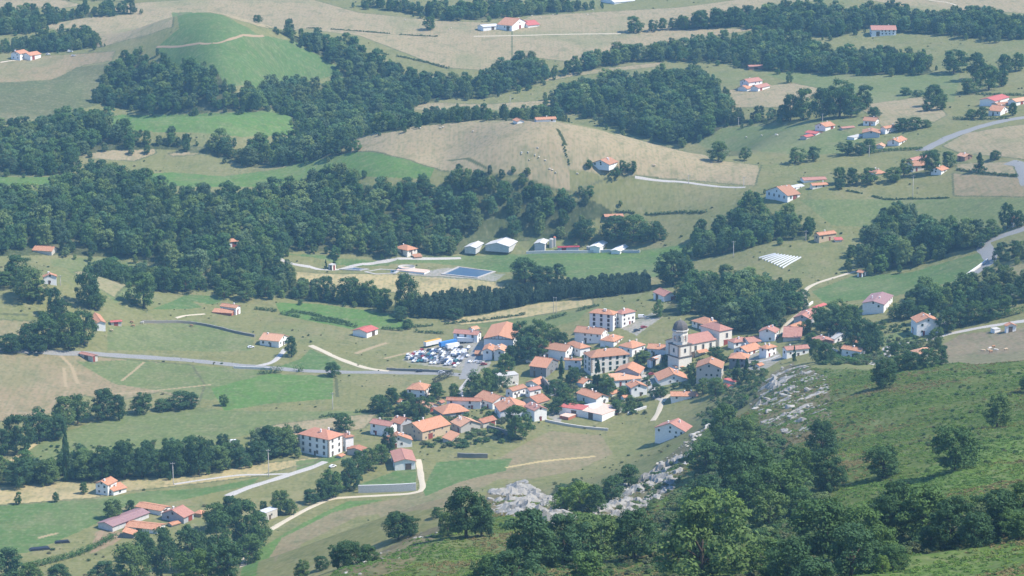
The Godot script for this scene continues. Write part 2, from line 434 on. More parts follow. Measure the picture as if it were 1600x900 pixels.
func build_ground():
	var img := Image.create(MAP, MAP, false, Image.FORMAT_RGBA8)
	img.fill((hues["olive"] as Color).linear_to_srgb())
	for f in FIELDS: paint(img, pairs(f[1]), (hues[f[0]] as Color).linear_to_srgb())
	# the rough margins and fences between fields
	for f in FIELDS:
		if f[0] in ["tan", "pink", "straw"]:
			var e := pairs(f[1])
			e.append(e[0])
			paint_line(img, e, 1.5, (hues["scrub"] as Color).linear_to_srgb())
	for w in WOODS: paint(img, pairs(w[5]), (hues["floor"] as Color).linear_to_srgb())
	paint(img, hill_area, (hues["fern"] as Color).linear_to_srgb())
	for o in OUTCROPS: paint(img, pairs(o[1]), (hues["stony"] as Color).linear_to_srgb())
	for f in HILL_FIELDS: paint(img, pairs(f[1]), (hues[f[0]] as Color).linear_to_srgb())
	zones = img.duplicate()
	# grass of other kinds, dry patches and bare earth in several sizes
	lay(img, covering(256, 0.02, 71, L(.29, .24, .15), 0.5, 0.8, 0.26), 1024, 512)
	lay(img, covering(256, 0.025, 72, L(.095, .145, .05), 0.52, 0.82, 0.26), 1366, 700)
	lay(img, covering(256, 0.05, 73, L(.25, .19, .12), 0.55, 0.85, 0.22), 640, 300)
	lay(img, covering(256, 0.06, 74, L(.07, .095, .04), 0.55, 0.9, 0.30), 420, 210)
	lay(img, covering(256, 0.12, 75, L(.31, .28, .19), 0.5, 0.9, 0.24), 300, 150)
	# swaths left by mowing, drawn out along and across the slope
	lay(img, covering(256, 0.07, 76, L(.30, .27, .17), 0.5, 0.85, 0.22), 900, 46)
	lay(img, covering(256, 0.07, 77, L(.10, .14, .055), 0.5, 0.85, 0.22), 70, 900)
	lay(img, covering(512, 0.2, 78, L(.08, .10, .045), 0.5, 0.85, 0.42), 512, 256)
	lay(img, covering(512, 0.22, 79, L(.33, .29, .19), 0.52, 0.85, 0.34), 512, 256)
	for t in TRACES: paint_line(img, pairs(t[2]), t[1], (hues[t[0]] as Color).linear_to_srgb())
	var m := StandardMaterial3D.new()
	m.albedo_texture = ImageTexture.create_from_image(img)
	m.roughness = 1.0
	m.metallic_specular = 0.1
	var nx := gx.size()
	var nz := gz.size()
	var v := PackedVector3Array()
	var n := PackedVector3Array()
	var uv := PackedVector2Array()
	v.resize(nx * nz)
	n.resize(nx * nz)
	uv.resize(nx * nz)
	for j in nz:
		for i in nx:
			var k := j * nx + i
			v[k] = Vector3(gx[i], gh[k], gz[j])
			var i0 := maxi(i - 1, 0)
			var i1 := mini(i + 1, nx - 1)
			var j0 := maxi(j - 1, 0)
			var j1 := mini(j + 1, nz - 1)
			n[k] = Vector3(-(gh[j * nx + i1] - gh[j * nx + i0]) / (gx[i1] - gx[i0]), 1.0, -(gh[j1 * nx + i] - gh[j0 * nx + i]) / (gz[j1] - gz[j0])).normalized()
			var p := to_map(Vector2(gx[i], gz[j])) / MAP
			uv[k] = p
	var idx := PackedInt32Array()
	for j in nz - 1:
		for i in nx - 1:
			var k := j * nx + i
			idx.append_array([k, k + 1, k + nx, k + 1, k + nx + 1, k + nx])
	var arr := []
	arr.resize(Mesh.ARRAY_MAX)
	arr[Mesh.ARRAY_VERTEX] = v
	arr[Mesh.ARRAY_NORMAL] = n
	arr[Mesh.ARRAY_TEX_UV] = uv
	arr[Mesh.ARRAY_INDEX] = idx
	var mesh := ArrayMesh.new()
	mesh.add_surface_from_arrays(Mesh.PRIMITIVE_TRIANGLES, arr)
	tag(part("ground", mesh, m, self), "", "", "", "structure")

func paint_line(img: Image, pts: PackedVector2Array, width: float, c: Color):
	for i in pts.size() - 1:
		var d := (pts[i + 1] - pts[i]).normalized().orthogonal() * width * 0.5
		paint(img, PackedVector2Array([pts[i] + d, pts[i + 1] + d, pts[i + 1] - d, pts[i] - d]), c)

func pairs(a) -> PackedVector2Array:
	var o := PackedVector2Array()
	for i in range(0, a.size(), 2): o.append(Vector2(a[i], a[i + 1]))
	return o

# a line through its points, rounded and cut into short steps
func smooth_line(pts: PackedVector2Array, step: float) -> PackedVector2Array:
	var c := Curve2D.new()
	for i in pts.size():
		var a := pts[maxi(i - 1, 0)]
		var b := pts[mini(i + 1, pts.size() - 1)]
		var t := (b - a) / 6.0
		c.add_point(pts[i], -t, t)
	var n: int = maxi(2, int(c.get_baked_length() / step))
	var o := PackedVector2Array()
	for i in n + 1: o.append(c.sample_baked(c.get_baked_length() * i / n))
	return o

func build_roads():
	for r in ROADS:
		var line := smooth_line(pairs(r[3]), 2.5)
		var w: float = r[1]
		var st := SurfaceTool.new()
		st.begin(Mesh.PRIMITIVE_TRIANGLES)
		st.set_smooth_group(0)
		var rows := []
		for i in line.size():
			var d := (line[mini(i + 1, line.size() - 1)] - line[maxi(i - 1, 0)]).normalized().orthogonal()
			var row := []
			var wob := 1.0 + 0.06 * sin(i * 0.9) + 0.05 * sin(i * 0.37 + 1.0)
			for k in 5:
				var p := line[i] + d * (k / 4.0 - 0.5) * w * wob
				row.append(on_ground(p.x, p.y, 0.16 if k > 0 and k < 4 else 0.03))
			rows.append(row)
		for i in rows.size() - 1:
			for k in 4: quad(st, rows[i][k], rows[i + 1][k], rows[i + 1][k + 1], rows[i][k + 1])
		st.generate_normals()
		tag(part(r[0], st.commit(), M[r[2]], self), "", "", "", "structure")
		if r[0] == "track":
			pass

func ribbon_wall(pts: PackedVector2Array, thick: float, high: float, step: float, rough: float) -> ArrayMesh:
	var line := smooth_line(pts, step)
	var st := st_new()
	var prev := []
	for i in line.size():
		var d := (line[mini(i + 1, line.size() - 1)] - line[maxi(i - 1, 0)]).normalized().orthogonal() * thick * 0.5
		var y := ground(line[i].x, line[i].y)
		var top := y + high + rng.randf_range(-rough, rough)
		var a := Vector3(line[i].x + d.x, y - 1.0, line[i].y + d.y)
		var b := Vector3(line[i].x - d.x, y - 1.0, line[i].y - d.y)
		var cur := [a, Vector3(a.x, top, a.z), Vector3(b.x, top, b.z), b]
		if prev:
			for k in 3: quad(st, prev[k], cur[k], cur[k + 1], prev[k + 1])
		else:
			quad(st, cur[0], cur[1], cur[2], cur[3])
		prev = cur
	quad(st, prev[3], prev[2], prev[1], prev[0])
	return st_mesh(st)

func build_walls():
	for w in WALLS:
		var o := part("stone_wall" if w[4] == "stonewall" else "wall", ribbon_wall(pairs(w[1]), w[2], w[3], 1.6, 0.12 if w[4] == "stonewall" else 0.01), M[w[4]], self)
		tag(o, w[0], "wall")

func build_ponds():
	for pi in PONDS.size():
		var p = PONDS[pi]
		var pts := pairs(p[1])
		var top: float = pond_level[pi] + 0.55
		var mid := Vector2.ZERO
		for q in pts: mid += q / pts.size()
		var st := st_new()
		for i in pts.size():
			var a := pts[i]
			var b := pts[(i + 1) % pts.size()]
			var a2 := a + (a - mid).normalized() * 2.2
			var b2 := b + (b - mid).normalized() * 2.2
			quad(st, Vector3(a.x, top, a.y), Vector3(b.x, top, b.y), Vector3(b2.x, top, b2.y), Vector3(a2.x, top, a2.y))
			quad(st, Vector3(a2.x, top, a2.y), Vector3(b2.x, top, b2.y), Vector3(b2.x, top - 4.0, b2.y), Vector3(a2.x, top - 4.0, a2.y))
			quad(st, Vector3(a.x, top, a.y), Vector3(b.x, top, b.y), Vector3(b.x, top - 1.2, b.y), Vector3(a.x, top - 1.2, a.y))
		var o := thing("pond", p[0], "pond", Vector3.ZERO)
		part("rim", st_mesh(st), M.concrete, o)
		var sw := st_new()
		for i in pts.size():
			var a := pts[i]
			var b := pts[(i + 1) % pts.size()]
			tri(sw, Vector3(a.x, top - 0.35, a.y), Vector3(b.x, top - 0.35, b.y), Vector3(mid.x, top - 0.35, mid.y))
		part("water", st_mesh(sw), M.water, o)

# ---------------------------------------------------------------- limestone
func rock_mesh(seed_: int) -> ArrayMesh:
	var r := RandomNumberGenerator.new()
	r.seed = seed_
	var s := SphereMesh.new()
	s.radius = 0.5
	s.height = 1.0
	s.radial_segments = 7
	s.rings = 3
	var arr := s.get_mesh_arrays()
	var v: PackedVector3Array = arr[Mesh.ARRAY_VERTEX]
	var ix: PackedInt32Array = arr[Mesh.ARRAY_INDEX]
	var moved := {}
	var st := st_new()
	for i in ix:
		var key := Vector3i((v[i] * 50.0).round())
		if not moved.has(key):
			var p := v[i]
			p = p * r.randf_range(0.7, 1.25)
			p.y = clampf(p.y, -0.42, 0.36 + r.randf() * 0.1)
			moved[key] = p
		st.add_vertex(moved[key])
	return st_mesh(st)

func build_rocks():
	var kinds := []
	for k in 7: kinds.append(rock_mesh(900 + k))
	for o in OUTCROPS:
		var poly := pairs(o[1])
		var lo := Vector2(1e9, 1e9)
		var hi := -lo
		for p in poly:
			lo = lo.min(p)
			hi = hi.max(p)
		var mid := (lo + hi) * 0.5
		var root := thing("limestone_outcrop", o[0], "rock", on_ground(mid.x, mid.y))
		if o[5] > 0.0:
			# the living rock: stepped blocks that break through the turf
			var cells := FastNoiseLite.new()
			cells.seed = 40 + int(absf(mid.x))
			cells.noise_type = FastNoiseLite.TYPE_CELLULAR
			cells.cellular_return_type = FastNoiseLite.RETURN_CELL_VALUE
			cells.cellular_distance_function = FastNoiseLite.DISTANCE_MANHATTAN
			cells.frequency = 0.22
			cells.fractal_type = FastNoiseLite.FRACTAL_FBM
			cells.fractal_octaves = 2
			var veins := FastNoiseLite.new()
			veins.seed = 60
			veins.frequency = 0.035
			veins.fractal_type = FastNoiseLite.FRACTAL_RIDGED
			veins.fractal_octaves = 4
			var st := st_new()
			var step := 1.15
			var nxx := int((hi.x - lo.x) / step) + 2
			var nzz := int((hi.y - lo.y) / step) + 2
			var hs := PackedVector3Array()
			var turn := Vector2.from_angle(o[4])
			for j in nzz:
				for i in nxx:
					var q := lo + Vector2(i, j) * step
					var inside := Geometry2D.is_point_in_polygon(q, poly)
					var edge := 0.0
					if inside:
						edge = 1e9
						for k in poly.size(): edge = minf(edge, q.distance_to(Geometry2D.get_closest_point_to_segment(q, poly[k], poly[(k + 1) % poly.size()])))
						edge = clampf(edge / 6.0, 0.0, 1.0)
					var bed := Vector2(q.dot(turn) * 0.45, q.dot(turn.orthogonal()))
					var f := cells.get_noise_2dv(bed) * 0.9 + veins.get_noise_2dv(q) * 1.1
					var up: float = (f - o[6]) * o[5] * (0.3 + 0.7 * edge) - 0.15 if inside else -1.5
					up = maxf(up, -1.5)
					hs.append(on_ground(q.x + rng.randf_range(-.3, .3), q.y + rng.randf_range(-.3, .3), up) - root.position)
			for j in nzz - 1:
				for i in nxx - 1:
					var k := j * nxx + i
					tri(st, hs[k], hs[k + 1], hs[k + nxx])
					tri(st, hs[k + 1], hs[k + nxx + 1], hs[k + nxx])
			part("crag", st_mesh(st), M.rock, root)
		var rub := []
		var made := 0
		var tries := 0
		while made < o[2] and tries < 20000:
			tries += 1
			var p := Vector2(rng.randf_range(lo.x, hi.x), rng.randf_range(lo.y, hi.y))
			if not Geometry2D.is_point_in_polygon(p, poly): continue
			made += 1
			var s: float = o[3] * pow(rng.randf_range(0.3, 1.0), 1.6)
			if rng.randf() < 0.14: s *= 2.0
			var m := part("rock", kinds[rng.randi() % 7], M.rock_pale if rng.randf() < 0.6 else M.rock, root)
			m.position = on_ground(p.x, p.y, s * 0.12) - root.position
			m.rotation = Vector3(rng.randf_range(-0.3, 0.3), o[4] + rng.randf_range(-0.5, 0.5), rng.randf_range(-0.5, 0.1))
			m.scale = Vector3(s * rng.randf_range(1.1, 2.3), s * rng.randf_range(0.6, 1.3), s * rng.randf_range(0.6, 1.1))
			for k in 3:
				var c := p + Vector2(rng.randfn(), rng.randfn()) * 2.2
				if Geometry2D.is_point_in_polygon(c, poly): rub.append(c)
		var mm := MultiMesh.new()
		mm.transform_format = MultiMesh.TRANSFORM_3D
		mm.mesh = kinds[0]
		mm.instance_count = rub.size()
		for i in rub.size():
			var s: float = rng.randf_range(0.25, 0.9) * o[3] * 0.4
			mm.set_instance_transform(i, Transform3D(Basis(Vector3.UP, rng.randf() * TAU).scaled(Vector3(s * 1.6, s, s)), on_ground(rub[i].x, rub[i].y, s * 0.1) - root.position))
		var mi := MultiMeshInstance3D.new()
		mi.name = "rubble"
		mi.multimesh = mm
		mi.material_override = M.rock
		mi.set_meta("kind", "stuff")
		root.add_child(mi, true)

# ---------------------------------------------------------------- houses
var window_meshes := {}
func window_mesh(shutter: String) -> ArrayMesh:
	# an opening 1 m by 1.4 m: a raised surround and a pane that lies behind it
	if window_meshes.has(shutter): return window_meshes[shutter]
	var st := st_new()
	for s in [-1, 1]:
		block(st, Vector3(s * 0.6, 0, 0.06), Vector3(0.24, 1.5, 0.14))
		block(st, Vector3(0, s * 0.72, 0.05), Vector3(0.96, 0.12, 0.12))
	block(st, Vector3(0, 0, 0.03), Vector3(0.06, 1.3, 0.05))
	window_meshes[shutter] = st_mesh(st)
	if not pane_mesh: pane_mesh = box_mesh(Vector3(0.96, 1.32, 0.02), Vector3(0, 0, 0.015))
	return window_meshes[shutter]

var pane_mesh: ArrayMesh
func window(shutter: String, parent: Node, at: Transform3D):
	var w := part("window", window_mesh(shutter), M[shutter], parent)
	w.transform = at
	part("pane", pane_mesh, M.pane, w)

func slab(st: SurfaceTool, a: Vector3, b: Vector3, c: Vector3, d: Vector3, t: float):
	# a roof plane with its thickness below
	var dn := Vector3.DOWN * t
	quad(st, a, b, c, d)
	quad(st, d + dn, c + dn, b + dn, a + dn)
	quad(st, a, a + dn, b + dn, b)
	quad(st, b, b + dn, c + dn, c)
	quad(st, c, c + dn, d + dn, d)
	quad(st, d, d + dn, a + dn, a)

# walls a (along the ridge, x) by b (z), eaves at height e above the place; returns the thing
func house(h: Array, parent: Node3D = null) -> Node3D:
	var called: String = h[0]
	var a: float = h[4]
	var b: float = h[5]
	var e: float = h[6]
	var mode: String = h[7]
	var roof_mat: Material = M[h[8]]
	var wall_mat: Material = M[h[9]]
	var win: int = h[10]
	var r := RandomNumberGenerator.new()
	r.seed = int(absf(h[1]) * 97.0 + absf(h[2]) * 31.0)
	var at := on_ground(h[1], h[2])
	var o: Node3D
	if parent:
		o = parent
	else:
		var cat := "house"
		if called in ["barn", "livestock_shed", "polytunnel_shed"]: cat = "barn"
		elif called in ["shed", "hut", "outbuilding", "lean_to", "kiosk", "utility_block"]: cat = "shed"
		elif called in ["warehouse", "storehouse", "workshop", "hall", "office", "town_hall", "annex"]: cat = "building"
		o = thing(called, h[11], cat, at, h[3])
	var off := Transform3D.IDENTITY
	if parent: off = parent.transform.affine_inverse() * Transform3D(Basis(Vector3.UP, h[3]), at)
	var ov := 0.55 if mode != "F" else 0.12
	var wa := maxf(a - 2.0 * ov, 2.0)
	var wb := maxf(b - 2.0 * ov, 2.0)
	var foot := -3.5
	var rise := 0.0
	match mode:
		"G": rise = b * 0.5 * (0.24 if called in ["livestock_shed", "polytunnel_shed", "warehouse", "hall", "barn", "shed"] else 0.40)
		"H": rise = minf(a, b) * 0.5 * 0.46
		"S": rise = b * 0.26
		"F": rise = 0.25
	# walls
	var st := st_new()
	var hx := wa * 0.5
	var hz := wb * 0.5
	var wt := e - 0.12
	if mode == "S":
		var wr := rise * wb / b
		quad(st, Vector3(-hx, foot, hz), Vector3(-hx, wt, hz), Vector3(hx, wt, hz), Vector3(hx, foot, hz))
		quad(st, Vector3(hx, foot, -hz), Vector3(hx, wt + wr, -hz), Vector3(-hx, wt + wr, -hz), Vector3(-hx, foot, -hz))
		quad(st, Vector3(-hx, foot, -hz), Vector3(-hx, wt + wr, -hz), Vector3(-hx, wt, hz), Vector3(-hx, foot, hz))
		quad(st, Vector3(hx, foot, hz), Vector3(hx, wt, hz), Vector3(hx, wt + wr, -hz), Vector3(hx, foot, -hz))
	else:
		block(st, Vector3(0, (foot + wt) * 0.5, 0), Vector3(wa, wt - foot, wb))
		if mode == "G":
			var gr := wt + rise * wb / b
			for s in [-1.0, 1.0]:
				tri(st, Vector3(s * hx, wt, -hz), Vector3(s * hx, gr, 0), Vector3(s * hx, wt, hz))
	var wall := part("wall", st_mesh(st), wall_mat, o)
	wall.transform = off
	# roof
	var sr := st_new()
	var t := 0.22
	var ra := a * 0.5
	var rb := b * 0.5
	var low := e - ov * rise / maxf(rb, 0.1) * 0.3
	if mode == "G":
		for s in [-1.0, 1.0]:
			slab(sr, Vector3(-ra, low, s * rb), Vector3(-ra, e + rise, 0), Vector3(ra, e + rise, 0), Vector3(ra, low, s * rb), t)
		block(sr, Vector3(0, e + rise + 0.02, 0), Vector3(a, 0.16, 0.4))
	elif mode == "H":
		var rl := maxf(ra - rb, 0.0)
		var rz := maxf(rb - ra, 0.0)
		var c := [Vector3(-ra, low, -rb), Vector3(ra, low, -rb), Vector3(ra, low, rb), Vector3(-ra, low, rb)]
		var p := Vector3(-rl, e + rise, -rz)
		var q := Vector3(rl, e + rise, rz)
		if rl > 0.0 or rz == 0.0:
			quad(sr, c[3], p, q, c[2])
			quad(sr, c[1], q, p, c[0])
			tri(sr, c[2], q, c[1])
			tri(sr, c[0], p, c[3])
		else:
			quad(sr, c[2], q, p, c[1])
			quad(sr, c[0], p, q, c[3])
			tri(sr, c[3], q, c[2])
			tri(sr, c[1], p, c[0])
		var dn := Vector3.DOWN * t
		for i in 4: quad(sr, c[i], c[(i + 1) % 4], c[(i + 1) % 4] + dn, c[i] + dn)
		quad(sr, c[0] + dn, c[1] + dn, c[2] + dn, c[3] + dn)
	elif mode == "S":
		slab(sr, Vector3(-ra, low, rb), Vector3(-ra, e + rise, -rb), Vector3(ra, e + rise, -rb), Vector3(ra, low, rb), t)
	else:
		slab(sr, Vector3(-ra, e, rb), Vector3(-ra, e + rise, -rb), Vector3(ra, e + rise, -rb), Vector3(ra, e, rb), 0.25)
	var roof := part("roof", st_mesh(sr), roof_mat, o)
	roof.transform = off
	# openings
	var shutter: String = ["shutter_brown", "shutter_brown", "shutter_green", "shutter_grey"][r.randi() % 4]
	var faces := [[wa, Vector3(0, 0, hz), 0.0], [wb, Vector3(hx, 0, 0), PI * 0.5], [wb, Vector3(-hx, 0, 0), -PI * 0.5], [wa, Vector3(0, 0, -hz), PI]]
	var storeys := maxi(1, int(round((e - 0.4) / 2.9)))
	for fi in faces.size():
		var f = faces[fi]
		var turn := Basis(Vector3.UP, f[2])
		if win > 0:
			var cols := maxi(1, int(f[0] / (4.7 if win == 3 else (3.5 if win == 2 else 4.6))))
			if fi == 3: cols = mini(cols, 3)
			for row in storeys:
				var y := (row + 0.55) * e / storeys
				for k in cols:
					if win < 3 and r.randf() < 0.45: continue
					var x: float = ((k + 0.5) / cols - 0.5) * f[0] * 0.92 + (r.randf_range(-0.4, 0.4) if win < 3 else 0.0)
					var big := 1.15 if win == 3 else r.randf_range(0.7, 0.95)
					window(shutter, o, off * Transform3D(turn.scaled_local(Vector3(big * 0.95, big * (1.15 if win == 3 else 1.0), 1)), f[1] + turn * Vector3(x, y, 0)))
		if mode == "G" and win > 0 and (fi == 1 or fi == 2) and rise > 1.5:
			window(shutter, o, off * Transform3D(turn.scaled_local(Vector3(0.75, 0.75, 1)), f[1] + turn * Vector3(0, e + rise * 0.3, 0)))
		# a door on the front and on the right end
		if fi < 2 and f[0] > 3.5 and e > 2.2 and not (called in ["lean_to", "polytunnel_shed"]):
			var barn_door: bool = win == 0 or called == "farmhouse"
			var dw := minf(3.2, f[0] * 0.4) if barn_door else 1.2
			var dh := minf(3.0 if barn_door else 2.1, e - 0.5)
			var sd := st_new()
			block(sd, Vector3(0, dh * 0.5 - 0.5, 0.05), Vector3(dw, dh + 1.0, 0.12))
			block(sd, Vector3(0, dh + 0.1, 0.09), Vector3(dw + 0.4, 0.2, 0.2))
			var door := part("door", st_mesh(sd), M.door_red if r.randf() < 0.35 else M.door_dark, o)
			door.transform = off * Transform3D(turn, f[1] + turn * Vector3((r.randf() - 0.5) * f[0] * 0.5, 0.0, 0))
	# chimneys
	if win > 0 and mode != "F" and not parent:
		for k in 1 + int(r.randf() < 0.4):
			var sc := st_new()
			block(sc, Vector3(0, 0, 0), Vector3(0.6, 1.9, 0.6))
			block(sc, Vector3(0, 1.02, 0), Vector3(0.85, 0.18, 0.85))
			var ch := part("chimney", st_mesh(sc), M.white, roof)
			ch.transform = Transform3D(Basis.IDENTITY, Vector3(r.randf_range(-0.3, 0.3) * a, e + rise * 0.78, r.randf_range(-0.2, 0.2) * b))
	# corner stones of the stately houses
	if called in ["mansion", "town_hall"]:
		for s in [Vector2(-1, -1), Vector2(1, -1), Vector2(1, 1), Vector2(-1, 1)]:
			var sq := st_new()
			for k in int((e - 0.4) / 0.55):
				var l := 1.1 if k % 2 == 0 else 0.7
				block(sq, Vector3(s.x * (hx - l * 0.5 + 0.05), 0.28 + k * 0.55, s.y * (hz - l * 0.5 + 0.05)), Vector3(l, 0.5, l))
			part("corner_stones", st_mesh(sq), M.quoin, o)
	if called == "hall" or (called == "house" and win == 2 and r.randf() < 0.25):
		# timber framing in the gable
		if mode == "G":
			for s in [-1.0, 1.0]:
				var stb := st_new()
				block(stb, Vector3(s * (hx + 0.05), e - 0.2, 0), Vector3(0.14, 0.35, wb))
				for k in range(-3, 4):
					var z := k * wb / 8.0
					var top := rise * (1.0 - absf(z) / (wb * 0.5)) - 0.35
					if top > 0.3: block(stb, Vector3(s * (hx + 0.05), e + top * 0.5, z), Vector3(0.12, top, 0.28))
				part("timber_frame", st_mesh(stb), M.timber, o)
	return o

func build_houses():
	for h in HOUSES: house(h)

func build_church():
	var c: Dictionary = CHURCH
	var at := on_ground(c.tower[0], c.tower[1])
	var root := thing("church", "cream church with brown tiled nave and a domed stone bell tower", "church", at, c.yaw)
	house(["church", c.nave[0], c.nave[1], c.yaw, c.nave[2], c.nave[3], c.nave[4], "G", "pinkbrown", "cream", 0, ""], root)
	house(["church", c.choir[0], c.choir[1], c.yaw, c.choir[2], c.choir[3], c.choir[4], "H", "pinkbrown", "cream", 0, ""], root)
	# the nave's tall windows and porch
	var inv := root.transform.affine_inverse()
	var nv := Transform3D(Basis(Vector3.UP, c.yaw), on_ground(c.nave[0], c.nave[1]))
	for k in 4:
		window("shutter_grey", root, inv * nv * Transform3D(Basis.IDENTITY.scaled(Vector3(1.3, 2.2, 1)), Vector3((k / 3.0 - 0.5) * c.nave[2] * 0.66, c.nave[4] * 0.62, c.nave[3] * 0.5 - 0.53)))
	var sp := st_new()
	slab(sp, Vector3(-4, 0, 2.6), Vector3(-4, 1.1, 0), Vector3(4, 1.1, 0), Vector3(4, 0, 2.6), 0.2)
	part("porch_roof", st_mesh(sp), M.orange, root).transform = inv * nv * Transform3D(Basis.IDENTITY, Vector3(1.5, c.nave[4] * 0.30, c.nave[3] * 0.5 - 0.5))
	var cv := Transform3D(Basis(Vector3.UP, c.yaw), on_ground(c.choir[0], c.choir[1]))
	window("shutter_grey", root, inv * cv * Transform3D(Basis.IDENTITY.scaled(Vector3(1.2, 2.0, 1)), Vector3(1.0, c.choir[4] * 0.62, c.choir[3] * 0.5 - 0.53)))
	# the tower, stage by stage
	var s := 7.8
	var first := root.get_child_count()
	part("tower_base", box_mesh(Vector3(s + 0.5, 8.3, s + 0.5), Vector3(0, 0.65, 0)), M.cream, root)
	part("cornice", box_mesh(Vector3(s + 1.1, 0.5, s + 1.1), Vector3(0, 5.05, 0)), M.dome, root)
	part("tower_stage", box_mesh(Vector3(s, 5.0, s), Vector3(0, 7.8, 0)), M.cream, root)
	part("cornice", box_mesh(Vector3(s + 0.7, 0.4, s + 0.7), Vector3(0, 10.5, 0)), M.dome, root)
	# the open belfry: a parapet, eight piers with arches between them, and the bell
	part("belfry_parapet", lathe([Vector2(0.01, 10.7), Vector2(3.75, 10.7), Vector2(3.75, 12.1), Vector2(0.01, 12.1)], 8, false), M.cream, root)
	part("belfry_top", lathe([Vector2(2.9, 15.1), Vector2(3.75, 15.1), Vector2(3.75, 16.8), Vector2(0.01, 16.8)], 8, false), M.cream, root)
	part("bell", lathe([Vector2(0.9, 12.9), Vector2(0.75, 13.1), Vector2(0.5, 14.0), Vector2(0.3, 14.4), Vector2(0.01, 14.5)], 14), M.steel, root)
	part("cornice", lathe([Vector2(0.01, 16.5), Vector2(4.25, 16.6), Vector2(4.3, 17.1), Vector2(3.9, 17.3), Vector2(0.01, 17.3)], 8, false), M.stone, root)
	var rings := []
	for k in 9:
		var f := k / 8.0
		rings.append(Vector2(3.8 * cos(f * PI * 0.49) + 0.1, 17.3 + 4.1 * sin(f * PI * 0.5)))
	var dome := part("dome", lathe(rings, 8, false), M.dome, root)
	part("finial", lathe([Vector2(0.01, 22.3), Vector2(0.28, 22.0), Vector2(0.14, 21.7), Vector2(0.5, 21.3), Vector2(0.01, 21.2)], 8), M.stone, root)
	for k in 8:
		var a := TAU * k / 8.0
		var sf := st_new()
		# a pier at the corner and the haunches of the arch beside it
		block(sf, Vector3(0, 13.6, 3.45), Vector3(1.35, 3.0, 0.62))
		for q in 4:
			var w := 1.35 + 0.34 * (q + 1)
			block(sf, Vector3(0, 14.25 + q * 0.22, 3.42), Vector3(w, 0.22, 0.5))
		var pier := part("belfry_pier", st_mesh(sf), M.stone if k % 2 == 0 else M.cream, root)
		pier.transform = Transform3D(Basis(Vector3.UP, a + PI / 8.0), Vector3.ZERO)
	for s2 in [Vector2(-1, -1), Vector2(1, -1), Vector2(1, 1), Vector2(-1, 1)]:
		var sq := st_new()
		for k in 8: block(sq, Vector3(s2.x * (s * 0.5 - 0.4), 5.6 + k * 0.62, s2.y * (s * 0.5 - 0.4)), Vector3(1.0, 0.56, 1.0))
		part("corner_stones", st_mesh(sq), M.quoin, root)
	for k in 3:
		var turn := Basis(Vector3.UP, [0.0, PI * 0.5, -PI * 0.5][k])
		window("shutter_grey", root, Transform3D(turn.scaled_local(Vector3(0.9, 1.3, 1)), turn * Vector3(0, 7.9, s * 0.5)))
	var grow := Transform3D(Basis.IDENTITY.scaled(Vector3(1.2, 1.29, 1.2)), Vector3.ZERO)
	for i in range(first, root.get_child_count()): (root.get_child(i) as Node3D).transform = grow * (root.get_child(i) as Node3D).transform

func build_farm_things():
	for s in SILOS:
		var o := thing("silo", s[0], "silo", on_ground(s[1], s[2]))
		var r: float = s[3]
		var h: float = s[4]
		part("body", lathe([Vector2(r, -1.0), Vector2(r, h * 0.85)], 20), M.steel, o)
		part("cap", lathe([Vector2(r + 0.12, h * 0.85), Vector2(r * 0.8, h * 0.93), Vector2(0.25, h), Vector2(0.01, h)], 20), M.fibre if s[5] else M.redwood, o)
		part("ladder", box_mesh(Vector3(0.5, h * 0.8, 0.15), Vector3(0, h * 0.45, r + 0.1)), M.steel, o)
	for i in TUNNELS.size():
		var t = TUNNELS[i]
		var p := on_ground(t[0], t[1])
		var q := on_ground(t[2], t[3])
		var o := thing("plastic_tunnel", "white plastic crop tunnel in the ribbed plot above the church wood", "tunnel", p, 0.0, "white plastic tunnels on the vegetable plot")
		var d := q - p
		var side := Vector3(-d.z, 0, d.x).normalized()
		var st := SurfaceTool.new()
		st.begin(Mesh.PRIMITIVE_TRIANGLES)
		st.set_smooth_group(0)
		for k in 10:
			for j in 6:
				var c := []
				for e in [[0, 0], [0, 1], [1, 1], [1, 0]]:
					var a: float = PI * (j + e[1]) / 6.0
					var f: float = (k + e[0]) / 10.0
					var g := p + d * f
					c.append(Vector3(g.x, ground(g.x, g.z) - 0.1, g.z) - p + side * cos(a) * 0.62 + Vector3.UP * sin(a) * 0.8)
				quad(st, c[0], c[1], c[2], c[3])
		st.generate_normals()
		part("cover", st.commit(), M.plastic, o)
		var se := st_new()
		for j in 6:
			for e in [Vector3.ZERO, d]:
				tri(se, e, e + side * cos(PI * j / 6.0) * 0.62 + Vector3.UP * 0.8 * sin(PI * j / 6.0), e + side * cos(PI * (j + 1) / 6.0) * 0.62 + Vector3.UP * 0.8 * sin(PI * (j + 1) / 6.0))
		part("end_sheet", st_mesh(se), M.plastic, o)
	for b in BALES:
		var o := part("silage_clamp", box_mesh(Vector3(b[2], 1.3, b[3]), Vector3(0, 0.3, 0), 0.75), M.silage, self)
		o.position = on_ground(b[0], b[1])
		o.rotation.y = b[4]
		tag(o, b[5], "silage clamp")
	for t in TANKS:
		var o := thing("slurry_tank", t[0], "tank", on_ground(t[1], t[2]))
		part("wall", lathe([Vector2(t[3], -2), Vector2(t[3], 1.8), Vector2(t[3] - 0.3, 1.8), Vector2(t[3] - 0.3, 0.2), Vector2(0.01, 0.2)], 28), M.concrete, o)

